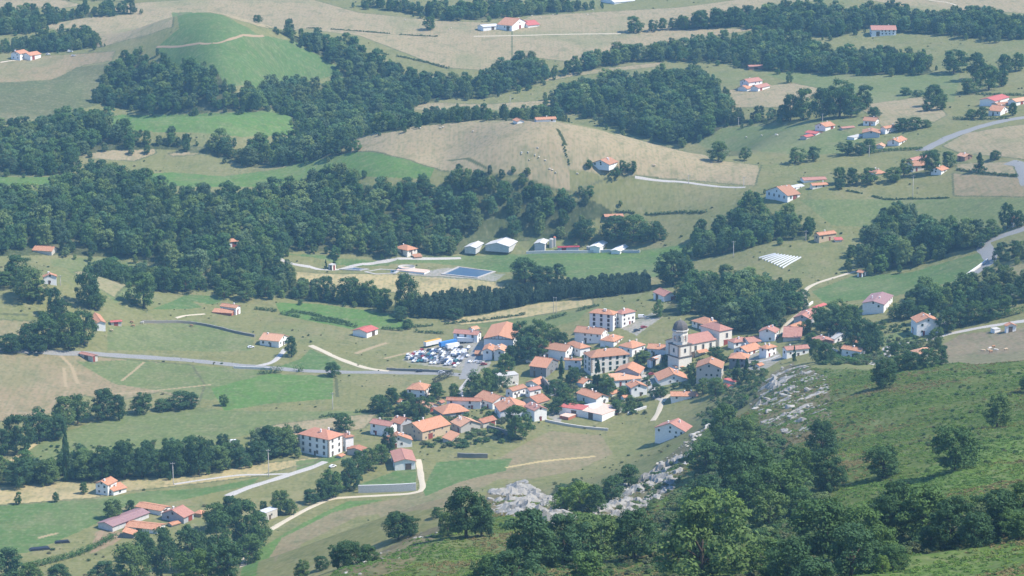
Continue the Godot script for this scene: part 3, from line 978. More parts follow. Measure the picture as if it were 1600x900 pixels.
# ---------------------------------------------------------------- vehicles
func extrude_profile(pts: Array, half: float, inset: float) -> ArrayMesh:
	# a side outline (x, y) drawn across z, its flanks leaning in by inset towards the top
	var st := st_new()
	var top := -1e9
	var low := 1e9
	for p in pts:
		top = maxf(top, p.y)
		low = minf(low, p.y)
	var l := []
	var r := []
	for p in pts:
		var w: float = half - inset * (p.y - low) / (top - low)
		l.append(Vector3(p.x, p.y, w))
		r.append(Vector3(p.x, p.y, -w))
	var n := pts.size()
	for i in n:
		var j := (i + 1) % n
		quad(st, l[i], r[i], r[j], l[j])
	var flatp := PackedVector2Array()
	for p in pts: flatp.append(p)
	var idx := Geometry2D.triangulate_polygon(flatp)
	for i in range(0, idx.size(), 3):
		tri(st, l[idx[i]], l[idx[i + 1]], l[idx[i + 2]])
		tri(st, r[idx[i + 2]], r[idx[i + 1]], r[idx[i]])
	return st_mesh(st)

func wheel_mesh(r: float, w: float) -> ArrayMesh:
	var m := lathe([Vector2(0.01, 0), Vector2(r * 0.6, 0.02), Vector2(r, 0), Vector2(r, w), Vector2(0.01, w)], 12)
	return m

func make_car(van: bool) -> Node3D:
	var o := Node3D.new()
	var body: ArrayMesh
	var glass: ArrayMesh
	if van:
		body = extrude_profile([Vector2(-2.4, .35), Vector2(2.35, .35), Vector2(2.4, .95), Vector2(1.75, 1.15), Vector2(1.25, 1.95), Vector2(-2.3, 2.05), Vector2(-2.42, 1.0)], 0.95, 0.1)
		glass = extrude_profile([Vector2(0.5, 1.2), Vector2(1.66, 1.2), Vector2(1.28, 1.82), Vector2(0.5, 1.82)], 0.93, 0.04)
	else:
		body = extrude_profile([Vector2(-2.0, .32), Vector2(2.0, .32), Vector2(2.08, .62), Vector2(1.95, .82), Vector2(0.95, .95), Vector2(0.3, 1.42), Vector2(-1.2, 1.45), Vector2(-1.85, .98), Vector2(-2.08, .9), Vector2(-2.1, .55)], 0.87, 0.16)
		glass = extrude_profile([Vector2(-1.62, 1.0), Vector2(0.8, 1.0), Vector2(0.27, 1.36), Vector2(-1.17, 1.38)], 0.85, 0.1)
	part("body", body, null, o)
	part("window", glass, M.pane, o)
	var wm := wheel_mesh(0.31, 0.2)
	for sx in [-1.3, 1.3]:
		for sz in [-1, 1]:
			var w := part("wheel", wm, M.tyre, o, Vector3(sx, 0.31, sz * 0.72))
			w.rotation.x = PI * 0.5 * sz
	return o

func build_vehicles():
	var paints := {"white": flat(lin(.75, .75, .75), 0.3, 0.5), "silver": flat(lin(.48, .49, .51), 0.3, 0.5), "blue": flat(lin(.04, .08, .18), 0.3, 0.5), "dark": flat(lin(.03, .035, .05), 0.3, 0.5), "red": flat(lin(.28, .035, .04), 0.3, 0.5), "grey": flat(lin(.16, .17, .19), 0.3, 0.5), "teal": flat(lin(.05, .16, .18), 0.3, 0.5)}
	var order := ["white", "silver", "dark", "white", "blue", "silver", "grey", "red", "dark", "silver", "grey", "teal", "white", "silver", "dark", "grey", "white"]
	var protos := [make_car(false), make_car(true)]
	for i in CARS.size():
		var c = CARS[i]
		var van: bool = c[3] == 1
		var col: String = c[4] if c.size() > 4 else order[rng.randi() % order.size()]
		var o: Node3D = protos[1 if van else 0].duplicate()
		o.name = numbered("parked_van" if van else "parked_car")
		add_child(o)
		o.position = on_ground(c[0], c[1], 0.06)
		o.rotation.y = c[2]
		(o.get_node("body") as MeshInstance3D).material_override = paints[col]
		if c.size() > 5: tag(o, c[5], "van" if van else "car")
		else: tag(o, "%s %s parked in the crowded yard beside the lorries" % [{"dark": "dark", "teal": "teal green"}.get(col, col), "van" if van else "car"], "van" if van else "car", "%s %ss crowded in the village yard" % [col, "van" if van else "car"])
	for t in TRAILERS:
		var o := thing("lorry_trailer", t[4], "trailer", on_ground(t[0], t[1], 0.05), t[2])
		var len: float = t[3]
		part("box", box_mesh(Vector3(len, 2.6, 2.5), Vector3(0, 2.35, 0)), paints[t[5]] if t[5] != "blue" else flat(lin(.06, .22, .55), 0.5), o)
		if t[6]: part("stripe", box_mesh(Vector3(len * 0.98, 0.12, 2.3), Vector3(0, 3.73, 0)), flat(lin(.70, .36, .06)), o)
		part("frame", box_mesh(Vector3(len * 0.95, 0.25, 1.2), Vector3(0, 0.9, 0)), M.door_dark, o)
		var wm := wheel_mesh(0.48, 0.3)
		for k in 3:
			for sz in [-1, 1]:
				var w := part("wheel", wm, M.tyre, o, Vector3(-len * 0.4 + k * 1.15, 0.48, sz * 0.9))
				w.rotation.x = PI * 0.5 * sz
		if t[7]:
			part("cab", extrude_profile([Vector2(len * 0.5 + 0.3, .5), Vector2(len * 0.5 + 2.4, .5), Vector2(len * 0.5 + 2.4, 1.6), Vector2(len * 0.5 + 2.1, 2.9), Vector2(len * 0.5 + 0.4, 3.2)], 1.2, 0.1), paints[t[5]], o)
			part("windscreen", box_mesh(Vector3(0.3, 0.8, 2.0), Vector3(len * 0.5 + 2.15, 2.2, 0)), M.pane, o)

func build_poles():
	for p in POLES:
		var o := thing("power_pole", p[3], "pole", on_ground(p[0], p[1]))
		var h: float = p[2]
		if p[4]:
			for s in [-1, 1]: part("leg", lathe([Vector2(0.2, -1), Vector2(0.13, h)], 8), M.pole_wood, o, Vector3(s * 0.8, 0, 0))
		else:
			part("shaft", lathe([Vector2(0.24, -1), Vector2(0.15, h), Vector2(0.01, h)], 8), M.pole_wood, o)
		part("crossarm", box_mesh(Vector3(2.6, 0.2, 0.16), Vector3(0, h - 0.5, 0.2)), M.pole_wood, o)
		for k in 3: part("insulator", lathe([Vector2(0.07, 0), Vector2(0.11, 0.12), Vector2(0.05, 0.3), Vector2(0.01, 0.3)], 8), M.fibre, o, Vector3((k - 1) * 1.1, h - 0.4, 0.2))

# ---------------------------------------------------------------- trees
var crowns := {}
var trunks := {}
var leaf := []
var leaf_multi: StandardMaterial3D
func leaf_material(c: Color) -> StandardMaterial3D:
	var m := StandardMaterial3D.new()
	m.albedo_color = c.linear_to_srgb()
	m.roughness = 0.75
	m.metallic_specular = 0.2
	m.backlight_enabled = true
	m.backlight = Color(0.22, 0.3, 0.12)
	return m

# leaves in clumps: clump centres with radii, leaf size and number per clump
func leaves_mesh(clumps: Array, size: float, per: int, seed_: int, droop := 0.0) -> ArrayMesh:
	var r := RandomNumberGenerator.new()
	r.seed = seed_
	var v := PackedVector3Array()
	var n := PackedVector3Array()
	for c in clumps:
		var o: Vector3 = c[0]
		var rad: float = c[1]
		var tilt := Vector3(r.randf_range(-.3, .3), 0, r.randf_range(-.3, .3))
		for k in int(per * c[2]):
			var d := Vector3(r.randfn(), r.randfn() * 0.9 + 0.25, r.randfn()).normalized()
			var p := o + d * Vector3(rad, rad * 0.72, rad) * pow(r.randf(), 0.33)
			var nn := (d + Vector3(r.randf_range(-.7, .7), r.randf_range(-.3, .8), r.randf_range(-.7, .7)) + tilt).normalized()
			var a := nn.cross(Vector3(r.randfn(), r.randfn(), r.randfn())).normalized()
			var b := nn.cross(a)
			var s := size * r.randf_range(0.6, 1.25)
			var t := p + a * s - Vector3.UP * droop * s
			var q := p - a * s * 0.9 - Vector3.UP * droop * s
			var e := p + b * s * 0.55
			var f := p - b * s * 0.55
			for x in [t, q, e, t, f, q]:
				v.append(x)
				n.append(nn)
	var arr := []
	arr.resize(Mesh.ARRAY_MAX)
	arr[Mesh.ARRAY_VERTEX] = v
	arr[Mesh.ARRAY_NORMAL] = n
	var m := ArrayMesh.new()
	m.add_surface_from_arrays(Mesh.PRIMITIVE_TRIANGLES, arr)
	return m

# all trees are 1 m high and 1 m wide, so that a tree is scaled to its height and spread
func broad_clumps(seed_: int, count: int, low: float) -> Array:
	var r := RandomNumberGenerator.new()
	r.seed = seed_
	var out := []
	var lobes := []
	for k in 5: lobes.append([r.randf() * TAU, r.randf_range(0.78, 1.1)])
	for k in count:
		var y := r.randf()
		var prof := sqrt(maxf(0.0, 1.0 - pow((y - 0.42) / 0.62, 2.0)))
		var ang := r.randf() * TAU
		var lob := 1.0
		for l in lobes: lob *= 1.0 + 0.19 * l[1] * cos(ang - l[0] + y * 2.0)
		var rr := 0.40 * prof * lob * sqrt(r.randf_range(0.15, 1.0))
		var rad := r.randf_range(0.065, 0.17) * (0.75 + 0.25 * prof)
		out.append([Vector3(cos(ang) * rr, low + (0.93 - low) * y, sin(ang) * rr), rad, r.randf_range(0.7, 1.2)])
	return out

func trunk_mesh(h: float, r0: float, seed_: int) -> ArrayMesh:
	var r := RandomNumberGenerator.new()
	r.seed = seed_
	var st := st_new()
	var base := lathe([Vector2(r0 * 1.5, -0.08), Vector2(r0, 0.05), Vector2(r0 * 0.8, h * 0.6), Vector2(r0 * 0.35, h)], 7)
	st.append_from(base, 0, Transform3D.IDENTITY)
	for k in 5:
		var limb := lathe([Vector2(r0 * 0.5, 0), Vector2(r0 * 0.15, h * 0.55)], 5)
		var b := Basis(Vector3.UP, TAU * k / 5.0 + r.randf()) * Basis(Vector3.RIGHT, r.randf_range(0.6, 0.95))
		st.append_from(limb, 0, Transform3D(b, Vector3(0, h * r.randf_range(0.35, 0.75), 0)))
	return st.commit()

func make_tree_meshes():
	for k in 8:
		crowns["broad%d" % k] = leaves_mesh(broad_clumps(300 + k * 7, 74, 0.10 + 0.02 * (k % 4)), 0.027, 92, 400 + k)
	for k in 2:
		crowns["far%d" % k] = crowns["broad%d" % k]
	for k in 3:
		var cl := []
		var r := RandomNumberGenerator.new()
		r.seed = 520 + k
		for q in 24:
			var ang := r.randf() * TAU
			var rr := 0.36 * sqrt(r.randf())
			cl.append([Vector3(cos(ang) * rr, r.randf_range(0.12, 0.85 - rr * 0.7), sin(ang) * rr), r.randf_range(0.12, 0.2), 1.0])
		crowns["bush%d" % k] = leaves_mesh(cl, 0.06, 60, 530 + k)
	for k in 2:
		var cl := []
		var r := RandomNumberGenerator.new()
		r.seed = 540 + k
		for q in 60:
			var y := pow(r.randf(), 0.8)
			var ang := r.randf() * TAU
			var rr := (1.0 - y) * 0.42 * r.randf_range(0.5, 1.0)
			cl.append([Vector3(cos(ang) * rr, 0.06 + 0.9 * y, sin(ang) * rr), 0.05 + 0.08 * (1.0 - y), 1.0])
		crowns["conifer%d" % k] = leaves_mesh(cl, 0.034, 60, 550 + k, 0.5)
	var pc := []
	var r2 := RandomNumberGenerator.new()
	r2.seed = 560
	for q in 60:
		var y := r2.randf()
		var ang := r2.randf() * TAU
		var rr := 0.34 * sin(clampf(y * 1.05 + 0.06, 0, 1) * PI) * r2.randf_range(0.3, 1.0)
		pc.append([Vector3(cos(ang) * rr, 0.05 + 0.9 * y, sin(ang) * rr), 0.14, 1.0])
	# the poplar's clumps are flattened again by its narrow spread
	crowns["poplar0"] = leaves_mesh(pc, 0.05, 50, 561)
	for k in 3: trunks[k] = trunk_mesh(0.55, 0.035, 600 + k)
	for c in [L(0.056, 0.108, 0.036), L(0.073, 0.129, 0.036), L(0.050, 0.099, 0.041), L(0.090, 0.143, 0.044), L(0.043, 0.086, 0.033), L(0.129, 0.202, 0.044)]: leaf.append(leaf_material(c))
	leaf_multi = leaf_material(Color.WHITE)
	leaf_multi.vertex_color_use_as_albedo = true

func tree_node(kind: int, r: RandomNumberGenerator) -> Node3D:
	var o := Node3D.new()
	var mesh: Mesh
	var mat: Material = leaf[r.randi() % 5]
	match kind:
		3:
			mesh = crowns["conifer%d" % (r.randi() % 2)]
			mat = leaf[4]
		4:
			mesh = crowns["poplar0"]
			mat = leaf[2]
		5:
			mesh = crowns["broad%d" % (r.randi() % 8)]
			mat = leaf[5]
		_: mesh = crowns["broad%d" % (r.randi() % 8)]
	part("trunk", trunks[r.randi() % 3], M.bark, o)
	part("crown", mesh, mat, o)
	return o

func nth(i: int, n: int) -> String:
	if i == 0: return "leftmost of them"
	if i == n - 1: return "rightmost of them"
	var words := ["second", "third", "fourth", "fifth", "sixth", "seventh", "eighth"]
	if i <= 7 and i < (n + 1) / 2: return words[i - 1] + " from the left"
	if n - 1 - i <= 7: return words[n - 2 - i] + " from the right"
	return "in the middle"

func build_trees():
	var names := {0: "broadleaf_tree", 1: "broadleaf_tree", 3: "conifer_tree", 4: "columnar_tree", 5: "broadleaf_tree"}
	for g in TREES:
		var order: Array = g[3].duplicate()
		order.sort_custom(func(a, b): return a[0] / absf(a[1]) < b[0] / absf(b[1]))
		for t in g[3]:
			var place := ""
			if order.size() == 2: place = ", the %s of the two" % ["left", "right"][order.find(t)]
			elif order.size() > 2: place = ", " + nth(order.find(t), order.size())
			var o := tree_node(g[2], rng)
			o.name = numbered(names[g[2]])
			add_child(o)
			o.position = on_ground(t[0], t[1], -0.2)
			o.rotation.y = rng.randf() * TAU
			o.scale = Vector3(t[3], t[2], t[3])
			tag(o, g[1] + place, "tree", g[0])

func build_woods():
	var tints := [L(0.068, 0.134, 0.046), L(0.088, 0.160, 0.046), L(0.060, 0.119, 0.051), L(0.110, 0.177, 0.056), L(0.077, 0.132, 0.063), L(0.143, 0.209, 0.060), L(0.067, 0.132, 0.041), L(.150, .205, .070), L(.115, .170, .075), L(.090, .165, .070)]
	for w in WOODS:
		var poly := pairs(w[5])
		var lo := Vector2(1e9, 1e9)
		var hi := -lo
		for p in poly:
			lo = lo.min(p)
			hi = hi.max(p)
		var spots := [[], [], [], [], [], [], [], []]
		var ring := poly
		if w[2] == 0:
			for q in Geometry2D.offset_polygon(poly, 8.0):
				if q.size() > ring.size() / 2: ring = q
		for p in ring:
			lo = lo.min(p)
			hi = hi.max(p)
		var gap: float = w[4]
		var y := lo.y
		while y < hi.y + gap:
			var x := lo.x + fmod(y * 0.37, gap)
			while x < hi.x + gap:
				var p := Vector2(x, y) + Vector2(rng.randf_range(-.45, .45), rng.randf_range(-.45, .45)) * gap
				x += gap
				var inside := Geometry2D.is_point_in_polygon(p, poly)
				if in_clearing(p): continue
				if not inside and (rng.randf() < 0.45 or not Geometry2D.is_point_in_polygon(p, ring)): continue
				var hgt: float = w[3] * (rng.randf_range(0.55, 1.25) if inside else rng.randf_range(0.25, 0.6))
				var wide := hgt * rng.randf_range(0.58, 1.08)
				if w[2] == 1:
					hgt = w[3] * rng.randf_range(0.85, 1.08)
					wide = hgt * rng.randf_range(0.5, 0.66)
				var b := Basis(Vector3.UP, rng.randf() * TAU).scaled(Vector3(wide, hgt, wide))
				var c: Color = tints[rng.randi() % 10]
				if w[2] == 1: c = L(.055, .095, .05)
				spots[rng.randi() % (8 if w[2] < 2 else 3)].append([Transform3D(b, on_ground(p.x, p.y, -0.2)), c * rng.randf_range(0.75, 1.28)])
			y += gap
		var root := Node3D.new()
		root.name = numbered(w[0])
		add_child(root)
		tag(root, w[1], "wood", "", "stuff")
		for k in 8:
			if spots[k].is_empty(): continue
			var mm := MultiMesh.new()
			mm.transform_format = MultiMesh.TRANSFORM_3D
			mm.use_colors = true
			mm.mesh = crowns[["broad%d", "broad%d", "bush%d"][w[2]] % k]
			mm.instance_count = spots[k].size()
			for i in spots[k].size():
				mm.set_instance_transform(i, spots[k][i][0])
				mm.set_instance_color(i, spots[k][i][1])
			var mi := MultiMeshInstance3D.new()
			mi.name = "trees"
			mi.multimesh = mm
			mi.material_override = leaf_multi
			mi.set_meta("kind", "stuff")
			root.add_child(mi, true)

func in_house(p: Vector2, more: float) -> bool:
	for h in HOUSES:
		var d := p - Vector2(h[1], h[2])
		if d.length_squared() > 900.0: continue
		d = d.rotated(h[3])
		if absf(d.x) < h[4] * 0.5 + more and absf(d.y) < h[5] * 0.5 + more: return true
	return false

func in_clearing(p: Vector2) -> bool:
	# the farms keep the ground below them open
	for h in HOUSES:
		var dz: float = p.y - h[2]
		if dz < -5.0 or dz > 42.0: continue
		if absf(p.x - h[1] * p.y / h[2]) < maxf(h[4], h[5]) * 0.45 + 1.0: return true
	return false

func build_tussocks():
	# thistles, brambles and tussocks dotted over the pastures
	var ok := {}
	for k in ["tan", "pink", "olive", "pasture", "straw", "pinkgreen"]: ok[(hues[k] as Color).linear_to_srgb().to_rgba32() >> 10] = true
	var mm := MultiMesh.new()
	mm.transform_format = MultiMesh.TRANSFORM_3D
	mm.use_colors = true
	mm.mesh = crowns["bush0"]
	var list := []
	var n := FastNoiseLite.new()
	n.seed = 15
	n.frequency = 0.012
	for i in 26000:
		var z := rng.randf_range(-2700.0, -1120.0)
		var p := Vector2(rng.randf_range(-0.24, 0.24) * -z, z)
		var m := to_map(p)
		if m.x < 0 or m.y < 0 or m.x >= MAP or m.y >= MAP: continue
		if not ok.has(zones.get_pixel(int(m.x), int(m.y)).to_rgba32() >> 10): continue
		if rng.randf() > 0.25 + 1.1 * n.get_noise_2dv(p) or in_house(p, 3.0): continue
		if Geometry2D.is_point_in_polygon(p, hill_area): continue
		list.append(p)
	mm.instance_count = list.size()
	for i in list.size():
		var h := 0.35 + 1.5 * pow(rng.randf(), 4.0)
		var w := h * rng.randf_range(1.0, 1.8)
		mm.set_instance_transform(i, Transform3D(Basis(Vector3.UP, rng.randf() * TAU).scaled(Vector3(w, h, w)), on_ground(list[i].x, list[i].y, -0.1)))
		mm.set_instance_color(i, [L(.08, .12, .045), L(.12, .14, .06), L(.17, .16, .08)][rng.randi() % 3])
	var mi := MultiMeshInstance3D.new()
	mi.name = "tussocks"
	mi.multimesh = mm
	mi.material_override = leaf_multi
	add_child(mi)
	tag(mi, "tussocks and brambles dotted over the pastures", "tussocks", "", "stuff")

func build_scrub():
	for s in SCRUB:
		var poly := pairs(s[1])
		var lo := Vector2(1e9, 1e9)
		var hi := -lo
		for p in poly:
			lo = lo.min(p)
			hi = hi.max(p)
		var root := Node3D.new()
		root.name = numbered("scrub")
		add_child(root)
		tag(root, s[0], "scrub", "", "stuff")
		var spots := [[], [], []]
		var n := int((hi.x - lo.x) * (hi.y - lo.y) / (s[3] * s[3]))
		for i in n:
			var p := Vector2(rng.randf_range(lo.x, hi.x), rng.randf_range(lo.y, hi.y))
			if not Geometry2D.is_point_in_polygon(p, poly): continue
			if in_house(p, s[2] * 0.5): continue
			var h: float = s[2] * pow(rng.randf_range(0.35, 1.0), 1.3)
			var w := h * rng.randf_range(1.0, 1.7)
			spots[rng.randi() % 3].append([Transform3D(Basis(Vector3.UP, rng.randf() * TAU).scaled(Vector3(w, h, w)), on_ground(p.x, p.y, -0.2)), [L(.06, .115, .04), L(.085, .14, .045), L(.12, .165, .06), L(.11, .13, .06)][rng.randi() % 4]])
		for k in 3:
			var mm := MultiMesh.new()
			mm.transform_format = MultiMesh.TRANSFORM_3D
			mm.use_colors = true
			mm.mesh = crowns["bush%d" % k]
			mm.instance_count = spots[k].size()
			for i in spots[k].size():
				mm.set_instance_transform(i, spots[k][i][0])
				mm.set_instance_color(i, spots[k][i][1])
			var mi := MultiMeshInstance3D.new()
			mi.name = "bushes"
			mi.multimesh = mm
			mi.material_override = leaf_multi
			mi.set_meta("kind", "stuff")
			root.add_child(mi, true)

func build_hedges():
	var mats := [leaf_material(L(.07, .115, .045)), leaf_material(L(.06, .13, .035)), leaf_material(L(.06, .06, .05))]
	for h in HEDGES:
		var line := smooth_line(pairs(h[1]), 1.1)
		var w: float = h[2]
		var t: float = h[3]
		var at := on_ground(line[0].x, line[0].y)
		var clumps := []
		for i in line.size():
			if h[4] == 0 and sin(i * 0.31) + sin(i * 0.127 + 2.0) < -1.1: continue
			var k := rng.randf_range(0.92, 1.05) if h[4] > 0 else rng.randf_range(0.4, 1.35)
			var p := line[i] + Vector2(rng.randf_range(-.2, .2), rng.randf_range(-.2, .2)) * w
			var g := on_ground(p.x, p.y) - at
			clumps.append([g + Vector3.UP * t * k * 0.62, minf(w, t) * 0.48 * (k if h[4] == 0 else 1.0), 1.0])
			clumps.append([g + Vector3.UP * t * k * 0.28, w * 0.5, 0.9])
		var o := part("hedge", leaves_mesh(clumps, 0.34, 34, 800 + int(at.x)), mats[h[4]], self, at)
		tag(o, h[0], "hedge")

func build_bracken():
	# fern tufts of the near hillside
	var r := RandomNumberGenerator.new()
	r.seed = 77
	var tufts := []
	for k in 3:
		var cl := []
		for q in 5: cl.append([Vector3(r.randf_range(-.35, .35), r.randf_range(.1, .4), r.randf_range(-.35, .35)), r.randf_range(.2, .35), 1.0])
		tufts.append(leaves_mesh(cl, 0.16, 9, 700 + k, 0.3))
	var n := FastNoiseLite.new()
	n.seed = 9
	n.frequency = 0.02
	n.fractal_octaves = 4
	var shade := [L(.095, .17, .034), L(.13, .205, .036), L(.15, .18, .045), L(.19, .155, .066), L(.07, .125, .03)]
	var spots := [[], [], []]
	for i in 230000:
		var p := Vector2(rng.randf_range(-150, 330), rng.randf_range(-1320, -440))
		if absf(p.x) > -p.y * 0.24 + 8.0: continue
		if not Geometry2D.is_point_in_polygon(p, hill_area): continue
		var f := n.get_noise_2d(p.x, p.y)
		var lush := n.get_noise_2d(p.x * 0.6 + 500.0, p.y * 0.6)
		if rng.randf() > 0.7 + f: continue
		var c: Color = shade[clampi(int(2.0 - lush * 6.0 + rng.randf_range(-1.2, 1.2)), 0, 3)]
		if rng.randf() < 0.1: c = shade[4]
		var s := rng.randf_range(0.7, 1.9)
		spots[rng.randi() % 3].append([Transform3D(Basis(Vector3.UP, rng.randf() * TAU).scaled(Vector3(s, s * rng.randf_range(.35, .65), s)), on_ground(p.x, p.y, -0.05)), c])
	var root := Node3D.new()
	root.name = "bracken"
	add_child(root)
	tag(root, "bracken and rough grass covering the near hillside", "bracken", "", "stuff")
	for k in 3:
		var mm := MultiMesh.new()
		mm.transform_format = MultiMesh.TRANSFORM_3D
		mm.use_colors = true
		mm.mesh = tufts[k]
		mm.instance_count = spots[k].size()
		for i in spots[k].size():
			mm.set_instance_transform(i, spots[k][i][0])
			mm.set_instance_color(i, spots[k][i][1])
		var mi := MultiMeshInstance3D.new()
		mi.name = "fronds"
		mi.multimesh = mm
		mi.material_override = leaf_multi
		mi.set_meta("kind", "stuff")
		root.add_child(mi, true)

# ---------------------------------------------------------------- animals
func blend_min(a: float, b: float, k: float) -> float:
	var h := clampf(0.5 + 0.5 * (b - a) / k, 0.0, 1.0)
	return lerpf(b, a, h) - k * h * (1.0 - h)

func skin(bones: Array, cell: float, soft: float) -> ArrayMesh:
	# one continuous surface round tapered bones [from, to, radius from, radius to], as surface nets
	var lo := Vector3.ONE * 1e9
	var hi := -lo
	for b in bones:
		lo = lo.min(b[0] - Vector3.ONE * (b[2] + cell * 2)).min(b[1] - Vector3.ONE * (b[3] + cell * 2))
		hi = hi.max(b[0] + Vector3.ONE * (b[2] + cell * 2)).max(b[1] + Vector3.ONE * (b[3] + cell * 2))
	var nn := Vector3i(((hi - lo) / cell).ceil()) + Vector3i.ONE
	var field := PackedFloat32Array()
	field.resize(nn.x * nn.y * nn.z)
	for z in nn.z:
		for y in nn.y:
			for x in nn.x:
				var p := lo + Vector3(x, y, z) * cell
				var d := 1e3
				for b in bones:
					var ab: Vector3 = b[1] - b[0]
					var t := clampf((p - b[0]).dot(ab) / maxf(ab.length_squared(), 1e-6), 0, 1)
					d = blend_min(d, (p - b[0] - ab * t).length() - lerpf(b[2], b[3], t), soft)
				field[(z * nn.y + y) * nn.x + x] = d
	var vert := {}
	var at := func(x, y, z): return field[(z * nn.y + y) * nn.x + x]
	for z in nn.z - 1:
		for y in nn.y - 1:
			for x in nn.x - 1:
				var sum := Vector3.ZERO
				var cnt := 0
				for e in [[0,0,0,1,0,0],[0,1,0,1,1,0],[0,0,1,1,0,1],[0,1,1,1,1,1],[0,0,0,0,1,0],[1,0,0,1,1,0],[0,0,1,0,1,1],[1,0,1,1,1,1],[0,0,0,0,0,1],[1,0,0,1,0,1],[0,1,0,0,1,1],[1,1,0,1,1,1]]:
					var a: float = at.call(x + e[0], y + e[1], z + e[2])
					var b: float = at.call(x + e[3], y + e[4], z + e[5])
					if (a < 0) != (b < 0):
						var f := a / (a - b)
						sum += Vector3(e[0], e[1], e[2]).lerp(Vector3(e[3], e[4], e[5]), f)
						cnt += 1
				if cnt: vert[Vector3i(x, y, z)] = lo + (Vector3(x, y, z) + sum / cnt) * cell
	var st := SurfaceTool.new()
	st.begin(Mesh.PRIMITIVE_TRIANGLES)
	st.set_smooth_group(0)
	for z in range(1, nn.z - 1):
		for y in range(1, nn.y - 1):
			for x in range(1, nn.x - 1):
				var a: float = at.call(x, y, z)
				for ax in 3:
					var b: float = at.call(x + int(ax == 0), y + int(ax == 1), z + int(ax == 2))
					if (a < 0) == (b < 0): continue
					var u := Vector3i(0, 1, 0) if ax == 0 else (Vector3i(0, 0, 1) if ax == 1 else Vector3i(1, 0, 0))
					var w := Vector3i(0, 0, 1) if ax == 0 else (Vector3i(1, 0, 0) if ax == 1 else Vector3i(0, 1, 0))
					var c := Vector3i(x, y, z)
					var q := [vert[c - u - w], vert[c - w], vert[c], vert[c - u]]
					if a < 0: quad(st, q[3], q[2], q[1], q[0])
					else: quad(st, q[0], q[1], q[2], q[3])
	st.generate_normals()
	return st.commit()

func build_animals():
	var cow := skin([[Vector3(-0.75, 1.1, 0), Vector3(0.55, 1.05, 0), .36, .38], [Vector3(0.6, 1.2, 0), Vector3(1.1, 1.0, 0), .22, .17], [Vector3(1.1, 1.0, 0), Vector3(1.42, 0.8, 0), .16, .1],
		[Vector3(0.55, 0.95, .2), Vector3(0.57, 0.45, .2), .14, .08], [Vector3(0.57, 0.45, .2), Vector3(0.55, 0.02, .2), .08, .07], [Vector3(0.55, 0.95, -.2), Vector3(0.6, 0.45, -.2), .14, .08], [Vector3(0.6, 0.45, -.2), Vector3(0.58, 0.02, -.2), .08, .07],
		[Vector3(-0.75, 1.0, .2), Vector3(-0.62, 0.72, .2), .19, .11], [Vector3(-0.62, 0.72, .2), Vector3(-0.8, 0.45, .2), .11, .08], [Vector3(-0.8, 0.45, .2), Vector3(-0.76, 0.02, .2), .08, .07], [Vector3(-0.75, 1.0, -.2), Vector3(-0.62, 0.72, -.2), .19, .11], [Vector3(-0.62, 0.72, -.2), Vector3(-0.8, 0.45, -.2), .11, .08], [Vector3(-0.8, 0.45, -.2), Vector3(-0.76, 0.02, -.2), .08, .07],
		[Vector3(-1.1, 1.25, 0), Vector3(-1.2, 0.6, 0), .06, .05], [Vector3(1.05, 1.12, .1), Vector3(1.0, 1.15, .3), .06, .05], [Vector3(1.05, 1.12, -.1), Vector3(1.0, 1.15, -.3), .06, .05]], 0.075, 0.1)
	var sheep := skin([[Vector3(-0.35, 0.58, 0), Vector3(0.3, 0.58, 0), .27, .27], [Vector3(0.35, 0.6, 0), Vector3(0.58, 0.45, 0), .15, .11], [Vector3(0.58, 0.45, 0), Vector3(0.72, 0.3, 0), .1, .07],
		[Vector3(0.28, 0.5, .13), Vector3(0.28, 0.02, .13), .08, .05], [Vector3(0.28, 0.5, -.13), Vector3(0.28, 0.02, -.13), .08, .05], [Vector3(-0.33, 0.5, .13), Vector3(-0.3, 0.3, .13), .1, .06], [Vector3(-0.3, 0.3, .13), Vector3(-0.34, 0.02, .13), .06, .05], [Vector3(-0.33, 0.5, -.13), Vector3(-0.3, 0.3, -.13), .1, .06], [Vector3(-0.3, 0.3, -.13), Vector3(-0.34, 0.02, -.13), .06, .05], [Vector3(-0.6, 0.65, 0), Vector3(-0.66, 0.4, 0), .06, .05]], 0.055, 0.07)
	var fleece := flat(lin(.62, .58, .50))
	var hides := [flat(lin(.52, .40, .27)), flat(lin(.36, .19, .10)), flat(lin(.62, .58, .52))]
	for i in SHEEP.size():
		var s = SHEEP[i]
		var o := part("sheep", sheep, fleece, self, on_ground(s[0], s[1]))
		o.rotation.y = rng.randf() * TAU
		o.scale = Vector3.ONE * rng.randf_range(1.15, 1.4)
		tag(o, s[2], "sheep", "sheep grazing the far pastures")
	for i in COWS.size():
		var s = COWS[i]
		var o := part("cow", cow, hides[i % 3], self, on_ground(s[0], s[1]))
		o.rotation.y = rng.randf_range(-0.6, 0.6) + (PI if rng.randf() < 0.5 else 0.0)
		o.scale = Vector3.ONE * 1.15
		tag(o, s[2], "cow", "cows grazing the pastures")

